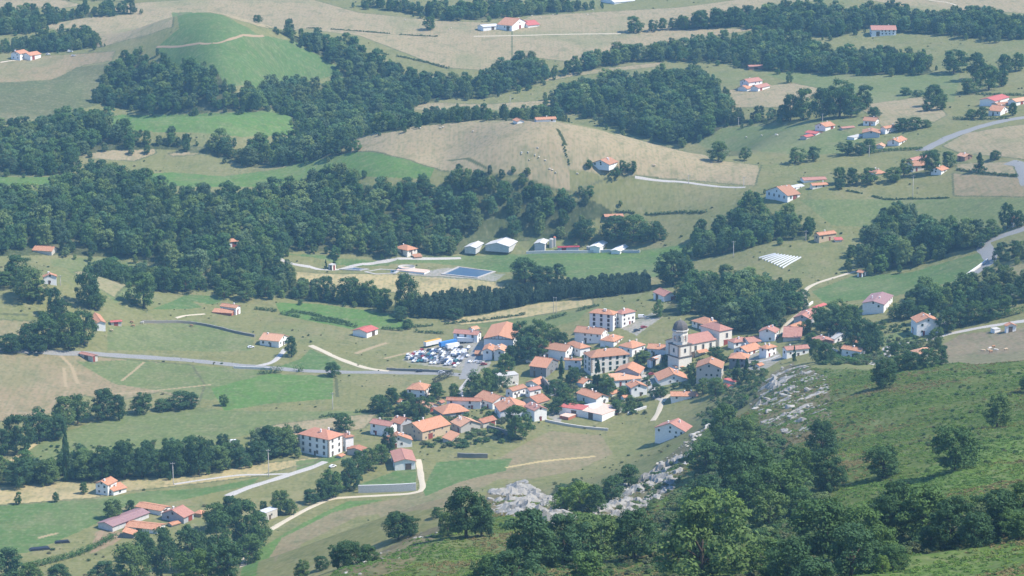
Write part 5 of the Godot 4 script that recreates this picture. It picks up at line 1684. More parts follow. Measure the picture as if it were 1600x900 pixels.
var FIELDS := [
	["tan",[-535.5,-2548.8,-513.5,-2546.5,-491.9,-2545.9,-470.5,-2546.4,-449.2,-2547.2,-423,-2523.3,-439.4,-2508,-461.2,-2507,-483,-2506.1,-504.9,-2505.9,-527,-2506.7]],
	["tan",[-446.1,-2437.8,-428.5,-2461.1,-410.6,-2484.2,-392.4,-2508.4,-373.8,-2532.4,-353.1,-2538.4,-332.2,-2544.7,-311.6,-2552.8,-291,-2563.1,-270.4,-2574.5,-251.4,-2577.9,-232.3,-2580.9,-213.2,-2583.4,-191.9,-2557,-171.1,-2532.1,-150.7,-2508.3,-131.5,-2501.1,-112.4,-2494,-93.5,-2486.9,-74.6,-2479.4,-55.8,-2475.8,-37.2,-2471.7,-18.6,-2467.5,0,-2463.1,0,-2383.5,0,-2326.7,-11.7,-2319.6,-29.1,-2309.4,-46.6,-2312.5,-64.1,-2315.9,-94.5,-2348.9,-119.3,-2374.9,-144.8,-2404.7,-163.1,-2408,-181.6,-2413.2,-200.6,-2424.1,-220.6,-2315.6,-230.9,-2303.1,-249.2,-2286.4,-271.8,-2309.5,-324.8,-2494.2,-302.4,-2275.7,-326.5,-2283.4,-352,-2298.9,-377,-2309.1,-388.1,-2379.6,-414.4,-2403.4,-439.6,-2418.3]],
	["green",[-332.2,-2493.7,-312.7,-2497.8,-271.8,-2309.5,-245.3,-2276.1,-228.6,-2278.2,-213.6,-2300.9,-197.7,-2316.5,-177.3,-2312.8,-156.6,-2305.1,-161.5,-2290.1,-182.9,-2268.5,-201.4,-2220.3,-217.8,-2160.2,-235,-2143.8,-254.1,-2145.3,-275.9,-2169.7,-300.2,-2208.8,-313.3,-2247.4,-295.2,-2264]],
	["pink",[-478.7,-2265.6,-462.1,-2277.7,-445.4,-2290.6,-428.3,-2302.5,-411.5,-2305.8,-393.7,-2303.7,-374.6,-2293.4,-354.7,-2277,-354.6,-2256.1,-381.1,-2261.3,-402.8,-2221,-418.4,-2214.5,-433.8,-2207.2,-449,-2200.1,-464.3,-2193.3]],
	["scrub",[-464.3,-2193.3,-448.9,-2199.5,-433.6,-2206.1,-418.1,-2212.8,-402.5,-2219,-386.3,-2258.1,-368.8,-2255.6,-350.9,-2250.1,-348.9,-2236,-355.7,-2204.5,-356.1,-2169.9,-373.4,-2142.3,-389.2,-2109.4,-404.6,-2087.4,-420.5,-2070.1,-437.2,-2058.1,-449.8,-2121.2]],
	["lush",[-357.7,-2131,-331.8,-2152.8,-314.2,-2143.6,-295.9,-2129.2,-273,-2118.4,-250.9,-2113,-231.7,-2108.5,-212.6,-2104,-200.4,-2145,-188.1,-2190.6,-184.5,-2186.9,-176,-2027,-194.2,-2011.1,-212.7,-2000.2,-232.5,-1996.6,-252.7,-1997.2,-267.9,-1997.3,-283.1,-1997.4,-298.4,-1999.1,-314.3,-2003.5]],
	["tan",[-342.6,-1957.7,-328.6,-1963.4,-314.5,-1969.3,-297,-1972.7,-279.5,-1976,-277.2,-1969.6,-292.7,-1955.5,-312.2,-1953.6,-327.2,-1954.6]],
	["tan",[-268.8,-1970.2,-245.3,-1974.8,-243.6,-1968.8,-264.2,-1965.1]],
	["lush",[-407.4,-1908.9,-392.5,-1908.2,-377.6,-1907.3,-362.8,-1906.8,-348.1,-1906.8,-333.5,-1907.7,-330.9,-1886.5,-344.8,-1883.5,-358.8,-1881.2,-372.8,-1879.4,-386.8,-1877.9,-400.9,-1876.5]],
	["lush",[-295.1,-1920,-278.3,-1930.2,-260.8,-1937.5,-240.4,-1931.6,-220,-1924.3,-206,-1930.8,-191.6,-1934.5,-176.7,-1933.7,-161.9,-1933.4,-146.7,-1928.1,-131.5,-1920.8,-116.2,-1909.7,-100.8,-1892.9,-85.9,-1880.8,-71.1,-1867.5,-56.4,-1850.1,-59.7,-1834.5,-77.3,-1839.1,-95.1,-1846,-113.4,-1860.1,-133.7,-1879.6,-154,-1894.1,-177.6,-1887.4,-193.4,-1889.4,-208.9,-1888.8,-224.3,-1886.4,-239.5,-1883.6,-259.1,-1887.2,-278.8,-1890.9]],
	["tan",[-135,-2099.4,-98.4,-1944.7,-81.5,-1932.2,-65.1,-1930,-48.9,-1932.5,-34,-1924,-19.4,-1918,-3.2,-1906.7,12.8,-1894,28.7,-1893.5,43,-1887.2,57.4,-1891.9,76.6,-1891.6,105.3,-2078.7,120.3,-2064.7,135.2,-2051.5,147.6,-1876.3,166.1,-1870.7,184,-1858.6,174.7,-1807.7,161.2,-1819,147.3,-1827.3,133.1,-1832.8,118.6,-1835.8,104,-1837.1,89.3,-1836.9,74.6,-1835.6,60.4,-1827.3,46.3,-1820,32.4,-1819.7,18.5,-1821.8,4.6,-1824.7,-11.6,-1826.6,-27.9,-1830.5,-51.5,-1842,-75.9,-1869.8,-90.7,-1882.7,-106,-1900.8,-122.2,-1913.4]],
	["olive",[41.9,-1833.1,65.2,-1834.7,81.2,-1836.3,97.1,-1836.9,112.9,-1836,128.6,-1833.1,144,-1827.4,159,-1818.3,173.6,-1805.6,168.4,-1787.7,154.6,-1785.5,141,-1784.8,128.1,-1794.4,114.8,-1801.7,101.3,-1806.5,87.6,-1809.1,73.8,-1809.9,60.2,-1817.3,41.7,-1821.2]],
	["tan",[-90.3,-2235.4,-73.2,-2229.6,-56.2,-2225.6,-39.3,-2222.4,-22.4,-2219.5,-5.6,-2222.1,11.2,-2224.8,28.1,-2227,45,-2227.8,49,-2207.4,24.5,-2203.8,0,-2198.4,-17.8,-2200.6,-35.6,-2202.2,-53.4,-2203.4,-71.3,-2204.6,-89.2,-2207.3]],
	["tan",[-8.6,-2271.1,13.4,-2285.9,35.7,-2299.1,58.1,-2308.4,77.8,-2310.8,97.5,-2313.2,117.3,-2316.2,137.1,-2319.5,134.6,-2305.5,115.3,-2302.9,96.1,-2301.1,77,-2299.8,57.9,-2298.1,38.5,-2291,19.2,-2280.5,0,-2268.3]],
	["olive",[-144.1,-2266.9,-124.7,-2268.6,-122.9,-2254.8,-142.3,-2256.3]],
	["tan",[0,-2463.1,18.8,-2503.8,39.5,-2510.2,60.3,-2516.1,81.2,-2521,102,-2524.8,122.9,-2527.4,143.8,-2529,164.6,-2529.8,184.2,-2537.9,203.8,-2546.2,223.7,-2554.8,243.7,-2564.5,262.4,-2559.6,281.2,-2555.6,299.9,-2552.1,318.7,-2548.9,337.4,-2545.8,315.1,-2536.7,293,-2528.2,271.2,-2520.5,244,-2499.8,217.5,-2481.6,197.6,-2464.4,178,-2448.5,158.6,-2433.3,178.1,-2428,197.4,-2422.2,216.6,-2416.3,235.8,-2410.9,215.5,-2403.7,195.5,-2397.1,175.5,-2390.3,155.5,-2382.7,137.4,-2378.3,119.2,-2373,101.1,-2367,76.7,-2348,52.8,-2331,29.4,-2340,0,-2346.9]],
	["tan",[337.4,-2545.8,356.8,-2543.2,376.1,-2540.5,395.3,-2537.7,414.5,-2534.7,433.6,-2531.6,452.7,-2528.5,471.7,-2525.5,490.8,-2522.9,509.9,-2520.8,529.1,-2519.4,505.8,-2404.2,488.2,-2417,470.6,-2430.1,452.7,-2443.4,428.5,-2444.9,404.3,-2446.7,389.6,-2470.4,374.5,-2494.5,356.1,-2519.7]],
	["olive",[307.7,-2357.5,329.6,-2359.2,351.4,-2360.2,373,-2360.3,390.6,-2340.7,407.6,-2319.8,425.8,-2308,443.9,-2296.4,461.9,-2285.8,480,-2276.5,463.9,-2196.1,447.2,-2206.3,430.4,-2217,413.5,-2228.3,396.5,-2240.2,379.4,-2252.4,362.6,-2271.6,345.2,-2289.1,327.2,-2304.4,308.6,-2317.9]],
	["pasture",[224.3,-2250.2,242.3,-2248.4,260.1,-2246.5,278.6,-2236.1,296.9,-2224.8,314.7,-2212.4,332.2,-2199.1,349.6,-2192.5,366.8,-2185.4,383.9,-2178.2,353.7,-2030.9,340.5,-2060,326.6,-2088,297.3,-2066.5,289.8,-2127.9,275.5,-2142,261,-2156.4,243.5,-2206.8]],
	["tan",[181.3,-2192.2,202.1,-2194.4,223,-2197.9,244.1,-2201.7,268.7,-2153.1,249.7,-2116.6,232,-2087.6,215.3,-2096.9,198.6,-2106.2,181.8,-2117.5]],
	["tan",[280.1,-2054,292.6,-2069.8,309,-2075.3,325.5,-2080.7,341.9,-2084.9,337.9,-1966.4,314.5,-1927.2,299.6,-1933.7,284.5,-1938.9]],
	["olive",[315.8,-1951.4,330.9,-1943.5,345.7,-1934.9,360.3,-1926,342.8,-1908.5,326,-1893.9,307.4,-1896.9]],
	["pasture",[137.3,-2086.9,155.3,-2080.4,173,-2072.3,190.4,-2062.4,207.3,-2049.4,221.1,-2017.2,233.2,-1975.2,247.8,-1959.4,267.3,-1919.6,247.3,-1875.4,231.3,-1880.8,215.3,-1886.4,202.3,-1899.4,189.7,-1919,182.8,-2002.8,169.9,-2031.8,155.5,-2045.9]],
	["olive",[182.2,-1890.8,198.2,-1887.8,214,-1883.1,229.6,-1878.3,245.2,-1873.6,260.6,-1868.5,275.6,-1863.5,290.3,-1857.2,304.7,-1849.4,284.3,-1806.2,271,-1809.3,257.5,-1810.7,243.8,-1811,230,-1810.8,213.3,-1812.2,196.8,-1815.2,180.4,-1819.6]],
	["tan",[316.1,-1856.6,339.6,-1889.9,355,-1889.7,370.6,-1890.5,386.5,-1892.8,402.7,-1896.5,385,-1809.6,371.4,-1742.5,358.7,-1760,346.3,-1780.6,333.8,-1803.1,323,-1819.8]],
	["pink",[309.5,-1771.2,320.6,-1757,331.5,-1742.4,342,-1727.6,352.4,-1713,362.7,-1699.2,354.6,-1658.4,344.4,-1670.4,334.3,-1683.9,324.2,-1698.2,313.7,-1711.7,302.7,-1723.8]],
	["tan",[314,-1793.2,325.9,-1783.5,337.5,-1773.3,349,-1763.3,346.7,-1727.7,336.2,-1741.7,325.6,-1755.9,314.6,-1769.8]],
	["olive",[242.5,-1765.2,256.9,-1772.8,271.4,-1779.7,290.3,-1778.4,308.6,-1773.8,302.5,-1725.3,288.5,-1731.7,274,-1735.6,258.5,-1750.9]],
	["pasture",[201.5,-1758.3,215.5,-1752.9,229.7,-1749.6,244,-1747.3,258.2,-1744.2,272,-1739.3,285.4,-1732.2,298.2,-1722.6,310.1,-1710.6,321.4,-1696.7,332.3,-1682,343.1,-1667.9,354,-1655.6,344,-1605.3,330.1,-1617,316.5,-1631.8,302.5,-1645.6,288.1,-1659.2,277.9,-1674.6,267,-1686.6,255.4,-1695.6,243.3,-1702,230.8,-1706.5,218.2,-1709.9,209.7,-1732.1]],
	["olive",[121.8,-1698.1,136,-1696.3,150.1,-1693,164.2,-1690.4,176.6,-1684.5,189.2,-1682.1,202.1,-1682.9,215.6,-1678.8,229,-1674.5,225.3,-1645.6,207.3,-1643.8,189.3,-1642.7,177.3,-1607.7,163.2,-1618.1,149.1,-1630.6,135.1,-1646.7]],
	["olive",[76,-1807.1,91.5,-1805.9,106.8,-1802.2,121.9,-1795.8,136.6,-1786.4,127.5,-1750.8,109.6,-1768.8,91.1,-1783.1]],
	["green",[-161.1,-1748.6,-146.9,-1750.1,-132.6,-1750.4,-118.3,-1750.4,-103.9,-1750.7,-89.7,-1751.5,-74.9,-1755.5,-60.1,-1760.5,-45.2,-1765.9,-31.7,-1770.2,-18.1,-1772.1,-4.5,-1772.3,9.1,-1771.6,22.7,-1771.4,36.3,-1771.9,49.9,-1772.7,63.5,-1772.3,76.9,-1768.7,90,-1760.3,103.9,-1753.8,117.6,-1746.7,131.1,-1739.1,126.6,-1724.2,114,-1713.4,99.1,-1680,85.2,-1682.5,71.2,-1682.7,57.2,-1682.1,43.1,-1681.6,30.7,-1713,13.2,-1717,-4.4,-1723,-20.7,-1735.3,-37.3,-1746.3,-53.8,-1750,-67.1,-1746.9,-80.4,-1744.2,-93.7,-1741.9,-106.9,-1740.2,-120.5,-1742.7,-134,-1745.3,-147.6,-1747.4]],
	["lush",[35.9,-1755.4,49.6,-1762.1,63.2,-1765.1,76.7,-1763.2,89.9,-1756.8,108.4,-1748,126.6,-1738.2,123.9,-1729.8,106.6,-1736.4,89.1,-1739.7,74.5,-1746.1,59.6,-1747.2,44.6,-1743]],
	["straw",[-161.5,-1717.3,-142.5,-1719,-123.4,-1719.2,-110.2,-1719.2,-96.9,-1718.9,-83.7,-1718.2,-70.4,-1717,-57.1,-1714.2,-43.9,-1710.4,-30.6,-1705.5,-17.4,-1699.9,-4.3,-1693.9,-12.8,-1654.6,-26.7,-1663.2,-40.8,-1670.4,-54.9,-1676.7,-69.1,-1682.4,-84.3,-1684.4,-99.5,-1685.8,-114.7,-1686.5,-129.8,-1686.2,-142.9,-1687.1,-155.9,-1687.2]],
	["green",[190.2,-1583,204.4,-1596.7,218.5,-1608.2,230.5,-1605.6,242.2,-1601.3,253.5,-1595.2,268.4,-1595.8,282.9,-1593.7,296.9,-1589.9,296,-1561.9,284.6,-1541.6,273.3,-1544.5,261.8,-1545.6,249.8,-1544.7,237.6,-1541.9,223.7,-1545.7,209.4,-1547.5,194.9,-1547.7]],
	["pink",[296.2,-1545.5,306.5,-1536.7,316.9,-1529.3,327.7,-1524,322.2,-1496.5,308.8,-1505.8,295.8,-1518.1]],
	["straw",[-45.9,-1620.7,-25.2,-1635.2,-9.8,-1639.2,5.6,-1641.6,21.1,-1643.3,36.9,-1639.7,52.5,-1635.5,53.1,-1613.4,39.8,-1611.9,26.5,-1610.9,13.3,-1609.8,0,-1608.1,-16.6,-1611.1,-33.2,-1611]],
	["pasture",[-26.9,-1609.3,-14.2,-1611.1,-1.4,-1611.3,11.4,-1610.2,24.1,-1608.3,36.8,-1605.9,49.5,-1603.2,42.5,-1572.6,25.2,-1568.4,8.1,-1563.7,-8.2,-1588.9]],
	["olive",[-340,-1577.4,-326.9,-1572.2,-314.5,-1570.7,-302.7,-1571.9,-286.8,-1552.7,-289.7,-1541.7,-303.4,-1537.4,-317.2,-1534.4,-331.4,-1532.9]],
	["pink",[-331.4,-1532.9,-318,-1534.2,-304.9,-1536.8,-291.9,-1540.7,-295,-1521.7,-310.7,-1514,-326.5,-1507.5]],
	["pasture",[-318.5,-1723.4,-301.9,-1731.7,-284.7,-1737.9,-266.1,-1732.1,-247,-1721.9,-232.1,-1708.9,-217.3,-1695.1,-195.9,-1677.9,-209.5,-1677.3,-223,-1676.4,-236.1,-1672.7,-244.4,-1626.5,-253.8,-1593,-264.8,-1612.1,-287.1,-1623.6]],
	["tan",[-285.5,-1626.3,-277.8,-1721.2,-252.9,-1685.3,-255.3,-1603,-266.5,-1609.6]],
	["green",[-231.9,-1605,-217,-1657.1,-204,-1658.1,-190.8,-1658.4,-194.3,-1643.4,-209,-1625.9,-220.7,-1616.7]],
	["pasture",[-252.9,-1553.8,-241.3,-1564.5,-229.8,-1576.5,-218,-1589.1,-206,-1600.9,-191.9,-1597.2,-177.5,-1590.5,-163,-1581.8,-162.4,-1542,-178.7,-1538,-192.5,-1537.7,-206.2,-1536.5,-220.5,-1532.9,-234.6,-1528.4,-248.5,-1523.1]],
	["lush",[-157.4,-1655.5,-142.7,-1657.1,-127.8,-1657.5,-114.2,-1652.9,-100.6,-1647.5,-87.1,-1641.8,-73.7,-1635.9,-64.1,-1606,-81.5,-1602,-98.8,-1597.3,-111.7,-1605.9,-124.7,-1614.6,-137.8,-1623,-151,-1630.1]],
	["olive",[-211.1,-1643.4,-196.6,-1639,-182.1,-1634.3,-167.6,-1629.1,-153.7,-1623.4,-139.8,-1616.1,-125.9,-1607.7,-112.1,-1599.2,-98.4,-1590.9,-81.9,-1588.5,-65.4,-1585.6,-63.3,-1532.3,-79.1,-1532.1,-94.9,-1531.1,-111.6,-1543.7,-128.4,-1555.5,-143.1,-1539.9,-163.5,-1565.8,-179.4,-1595.5,-195.2,-1620.6]],
	["green",[-144.2,-1507.5,-130.3,-1528.1,-125.9,-1548.8,-110.6,-1529.9,-103.4,-1509.5,-115.8,-1505.6,-128.2,-1501.8]],
	["pink",[-322.6,-1487.7,-311.7,-1490.7,-300.9,-1494.4,-290.2,-1498.5,-279.4,-1503.1,-268.5,-1506.8,-257.4,-1510.2,-246.2,-1513,-233.6,-1513.8,-220.9,-1513.4,-208,-1512,-195.1,-1509.8,-183,-1472.2,-181.5,-1428.3,-194.4,-1441.9,-207.3,-1454.6,-218.9,-1443.5,-230.2,-1432.1,-250.2,-1440.9,-255.9,-1408.6,-267.1,-1399.5,-278.1,-1390.7,-289,-1382.1,-299.9,-1373.7,-308,-1414.1,-315.6,-1452.1]],
	["pasture",[-263.3,-1498.6,-249,-1506.2,-234.4,-1512.5,-221.4,-1512.5,-208.3,-1511.5,-195.1,-1509.8,-181.9,-1507.6,-168.6,-1505.2,-155.4,-1502.7,-145.3,-1498.2,-152.3,-1470.7,-163.9,-1454.4,-175.3,-1438.1,-191.4,-1448.1,-207.6,-1457.3,-221.5,-1462.3,-235.4,-1466.2,-249.5,-1484.2]],
	["lush",[-178.2,-1464.3,-168,-1475.1,-157.6,-1485.9,-147.1,-1496.7,-134.1,-1495.2,-121,-1493.3,-108,-1491.1,-102,-1441.9,-115.1,-1438.4,-128.1,-1434.7,-141,-1431,-153.2,-1422.5,-165.2,-1414.2]],
	["olive",[-107.8,-1488.3,-94.9,-1490.5,-81.9,-1492.7,-68.8,-1494.8,-55.7,-1496.4,-42.6,-1496.9,-60.9,-1469.1,-67.2,-1440.2,-80.6,-1412.2,-92.4,-1409.3,-104,-1406.2,-115.7,-1403.1,-127.2,-1399.9,-115.9,-1417.8,-104.3,-1436.2]],
	["pasture",[-267.8,-1308.2,-261.3,-1333.3,-254.6,-1359.5,-245.4,-1374.7,-236,-1390.4,-226.4,-1406.5,-215.2,-1410.9,-203.8,-1415.1,-192.4,-1419,-180.9,-1422.8,-165.3,-1415.6,-153.3,-1415.1,-141.4,-1414.7,-129.4,-1414.2,-117.4,-1413.6,-106.4,-1413.3,-95.3,-1412.9,-84.3,-1412.4,-73.3,-1411.8,-79.5,-1391.2,-91.6,-1391.9,-103.7,-1392.4,-115.8,-1392.8,-125.9,-1383.7,-135.8,-1374.7,-145.7,-1365.9,-155.4,-1357.2,-165,-1348.7,-178.3,-1342.7,-191.5,-1336.6,-204,-1334.6,-216.4,-1332.5,-228.8,-1330.3,-241,-1321.1,-253.2,-1312.1]],
	["tan",[-143.4,-1378.8,-129.7,-1386.4,-115.9,-1394.2,-102.9,-1398.8,-89.9,-1403.3,-76.7,-1407.8,-82.3,-1376.5,-93.7,-1367.6,-104.9,-1358.7,-116,-1350,-128.3,-1350.4,-140.6,-1350.7]],
	["straw",[-277.9,-1265.6,-266.9,-1268.8,-255.9,-1271.9,-244.9,-1275.1,-233.8,-1278.3,-224,-1279.7,-214.1,-1281.1,-204.3,-1282.5,-194.5,-1284,-184.6,-1285.5,-174.8,-1287,-165.3,-1292.6,-155.8,-1298.2,-146.3,-1303.7,-136.6,-1309.2,-125.3,-1314,-113.9,-1318.6,-102.4,-1323.2,-105.4,-1312,-115.3,-1304.5,-125,-1297.1,-134.7,-1289.8,-145.9,-1284.4,-157,-1279.1,-167.4,-1275.2,-177.7,-1271.2,-188,-1267.2,-198.2,-1263.2,-207.1,-1257.1,-216.1,-1251.2,-225.4,-1248.6,-234.8,-1246.1,-244.2,-1243.8,-253.5,-1241.5,-262.8,-1239.2,-272,-1236.8]],
	["green",[-272,-1236.8,-262.7,-1238.8,-253.4,-1240.8,-244,-1242.8,-234.6,-1244.8,-225.2,-1246.9,-215.7,-1249.2,-206.7,-1253.9,-197.5,-1258.8,-188.3,-1263.6,-177.6,-1266.1,-166.9,-1268.6,-156.1,-1271,-144.5,-1279.3,-132.8,-1287.7,-138.5,-1260.4,-150.5,-1250.5,-162.4,-1240.5,-173.3,-1241.2,-184.2,-1241.9,-195.2,-1242.5,-206.8,-1213.4,-215.1,-1199.1,-223,-1184.7,-230.7,-1169.9,-239.2,-1166.2,-247.7,-1162.4,-256.1,-1158.7,-264.1,-1197.8]],
	["olive",[-182,-1241.4,-173.1,-1248.3,-164.2,-1255.2,-155.1,-1262,-139.7,-1272.3,-130.4,-1279.9,-121,-1287.6,-125.9,-1267.4,-135,-1259.2,-144,-1251,-152.9,-1242.7,-162.6,-1242.4,-172.3,-1241.9]],
	["olive",[-227.2,-1134.9,-218.9,-1147,-210.4,-1158.9,-201.6,-1170.6,-192.6,-1181.9,-183.7,-1189.4,-177.6,-1147.2,-185.2,-1135.5,-192.4,-1123.2,-203.3,-1123.1,-214.1,-1123,-225,-1122.9]],
	["olive",[-122.9,-1201.1,-114.4,-1211.2,-105.7,-1221.6,-96.8,-1232.1,-87.8,-1242.6,-78.7,-1253.1,-67.8,-1255.1,-57,-1256.9,-46.1,-1258.4,-40.9,-1308.1,-27.4,-1311.5,-13.7,-1311.8,0,-1312.9,7.1,-1356.6,21.5,-1376.4,33.4,-1375,45.2,-1373.2,57,-1370.4,68.5,-1349.8,78.2,-1304.9,60.3,-1156.3,50.4,-1135.8,40.8,-1140.6,30.9,-1143.6,17,-926.3,8.8,-896.9,1.2,-890.2,-6.4,-890.2,-14,-893.4,-22.2,-890.9,-30.4,-891.3,-38.7,-893.1,-47,-895.2,-54.8,-893.2,-62.5,-890.8,-70.1,-887.7,-78.4,-895.1,-86.8,-902.9,-95.5,-911.4,-104.4,-921.3,-125.9,-1152.5,-124.3,-1182.8]],
	["pinkgreen",[7,-1341.4,21.3,-1366.6,35.5,-1363.6,49.5,-1360.1,54.5,-1324.6,44,-1307.4,33.6,-1286.8,21.7,-1278,9.9,-1269.9,-6.7,-1273.9,-16.4,-1255.6,-19.5,-932.8,-26.5,-918.7,-34.6,-927.8,-43.3,-944.8,-66.4,-1221.5,-76.8,-1220.6,-85.4,-1205.4,-93.8,-1190.4,-102,-1176,-90.5,-929.1,-118,-1181.4,-108.9,-1197.2,-99.7,-1213.6,-90.2,-1230.2,-79.9,-1236.5,-69.4,-1242.6,-58.8,-1248.6,-48.2,-1257,-37.5,-1265.7,-26.6,-1274.9,-15.8,-1296.5,-4.6,-1318.1]],
	["green",[-46.1,-1260.8,-40.2,-1308.1,-27.4,-1311.5,-13.7,-1311.8,0,-1312.9,-3.4,-1290.5,-15.1,-1281.1,-26.6,-1272.4,-44.1,-1248.3]],
	["lush",[-103.8,-927,-123.3,-1172,-114.3,-1192.3,-105,-1213,-94.3,-1230.8,-83.3,-1248.4,-65.3,-1247.7,-77.9,-1239.1,-90.2,-1230.2,-101.6,-1210.3,-112.6,-1190.8,-115.7,-1157.8,-96.4,-914.2]],
	["green",[-115.8,-1314.5,-103.2,-1319.8,-97.1,-1331.1,-89.4,-1319.3,-102.1,-1305.3,-113.6,-1294.8]],
	["green",[-79.9,-1273.9,-70.5,-1284.7,-60.9,-1295.7,-51.1,-1306.8,-49.9,-1272.8,-59.9,-1273.4,-69.9,-1273.8]],
	["brownfield",[243,-1406.1,257.5,-1427.3,269.6,-1423.3,281.5,-1419,293.3,-1414.6,305,-1409.9,294.6,-1359.5,240.2,-1106.3,232.9,-1117.7,225.6,-1130.4,218.4,-1144.9,211.4,-1161.7,204.8,-1182.7]],
	["pasture",[214.4,-1446.6,236.7,-1458.9,232,-1423,211,-1409.3]],
	["olive",[92.5,-1381.1,106.7,-1376.4,120.1,-1362.5,121.9,-1263,112.2,-1263.5,94.8,-1169.2,98.2,-1349.7]],
	["yard",[66.5,-1537.4,88.3,-1559.8,95.8,-1550.9,76.4,-1520.1]],
	["yard",[-68,-1529.4,-58.1,-1553.1,-40.4,-1566.2,-24.2,-1567.2,-16.1,-1563.2,-18.6,-1500.2,-21.4,-1477,-29.9,-1482,-31.8,-1500.3,-43,-1510.7,-62.9,-1520.4]],
	["yard",[69.6,-1454.7,79.7,-1467.2,86.1,-1447.3,82.2,-1408.2,75.6,-1423.1]],
	["yard",[129.9,-1436.1,137.9,-1463.5,155.9,-1455.2,157.2,-1432,142.1,-1409]],
	["yard",[19.9,-1394.6,24.1,-1406.5,29,-1396.7,26.9,-1380.2]],
	["yard",[-22.8,-1523.7,-11.8,-1524.5,-13.6,-1502.5,-21.2,-1494]],
	["earth",[-205.1,-1202.2,-201,-1206.3,-189.2,-1201.4,-193.5,-1183.9,-202.8,-1168.2]],
	["yard",[-79.3,-1719.4,-62,-1728.9,-44.6,-1739.6,-31.1,-1733.6,-17.7,-1725.1,-4.4,-1716.9,-10.9,-1698.3,-27.3,-1703.5,-43.8,-1707.6,-61.5,-1714.3]]]
var HILL_FIELDS := [
	["grass",[68.9,-533.4,74,-538.3,79.2,-542.7,84.3,-546.7,89.5,-550.5,94.7,-554,99.1,-553.3,103.6,-552.6,108,-552,112.5,-551.4,116.9,-550.9,121.4,-550.4,111.5,-504.5,100.9,-455.8,98.2,-461,95.5,-466.7,92.8,-473,90.1,-479.8,87.4,-487.2,84.7,-495,81.8,-503,78.9,-511,75.7,-518.8,72.4,-526.3]],
	["grass",[121.4,-774.5,130.3,-788,139.5,-802.2,149.6,-820.3,160.1,-836.7,172.3,-860.1,184.3,-880.7,195.9,-897.5,177.4,-810.8,152.4,-695,143.2,-681.2,135.5,-673.6,129,-671.3,123.1,-672.2,127.3,-730.2,125,-755.2]],
	["dryfern",[115.3,-1169.1,133.8,-1259.9,146.7,-1288.9,153.1,-1258.9,158.6,-1225.6,144.6,-1123.4,135.4,-1057.3,129.3,-1014.2,121.8,-1017.7,114.4,-1021.6,106.9,-1026,111.4,-1098.8]],
	["dryfern",[-51.7,-727.3,-47.5,-744.2,-43.2,-763.2,-43.4,-881.6,-37.2,-884.7,-24.4,-775.6,-30.1,-715.9,-37.1,-704.4,-43.9,-694.6]],
	["fernlush",[-21.5,-818.1,-13.8,-787.4,-6.9,-785.4,0,-787,5,-758.6,9.5,-724,3.6,-690.1,-1.7,-662.9,-6.8,-643,-12,-648.6,-17.3,-654.6,-22.7,-661.4,-28.2,-669.2,-26.2,-711.2,-23.6,-748.8]]]
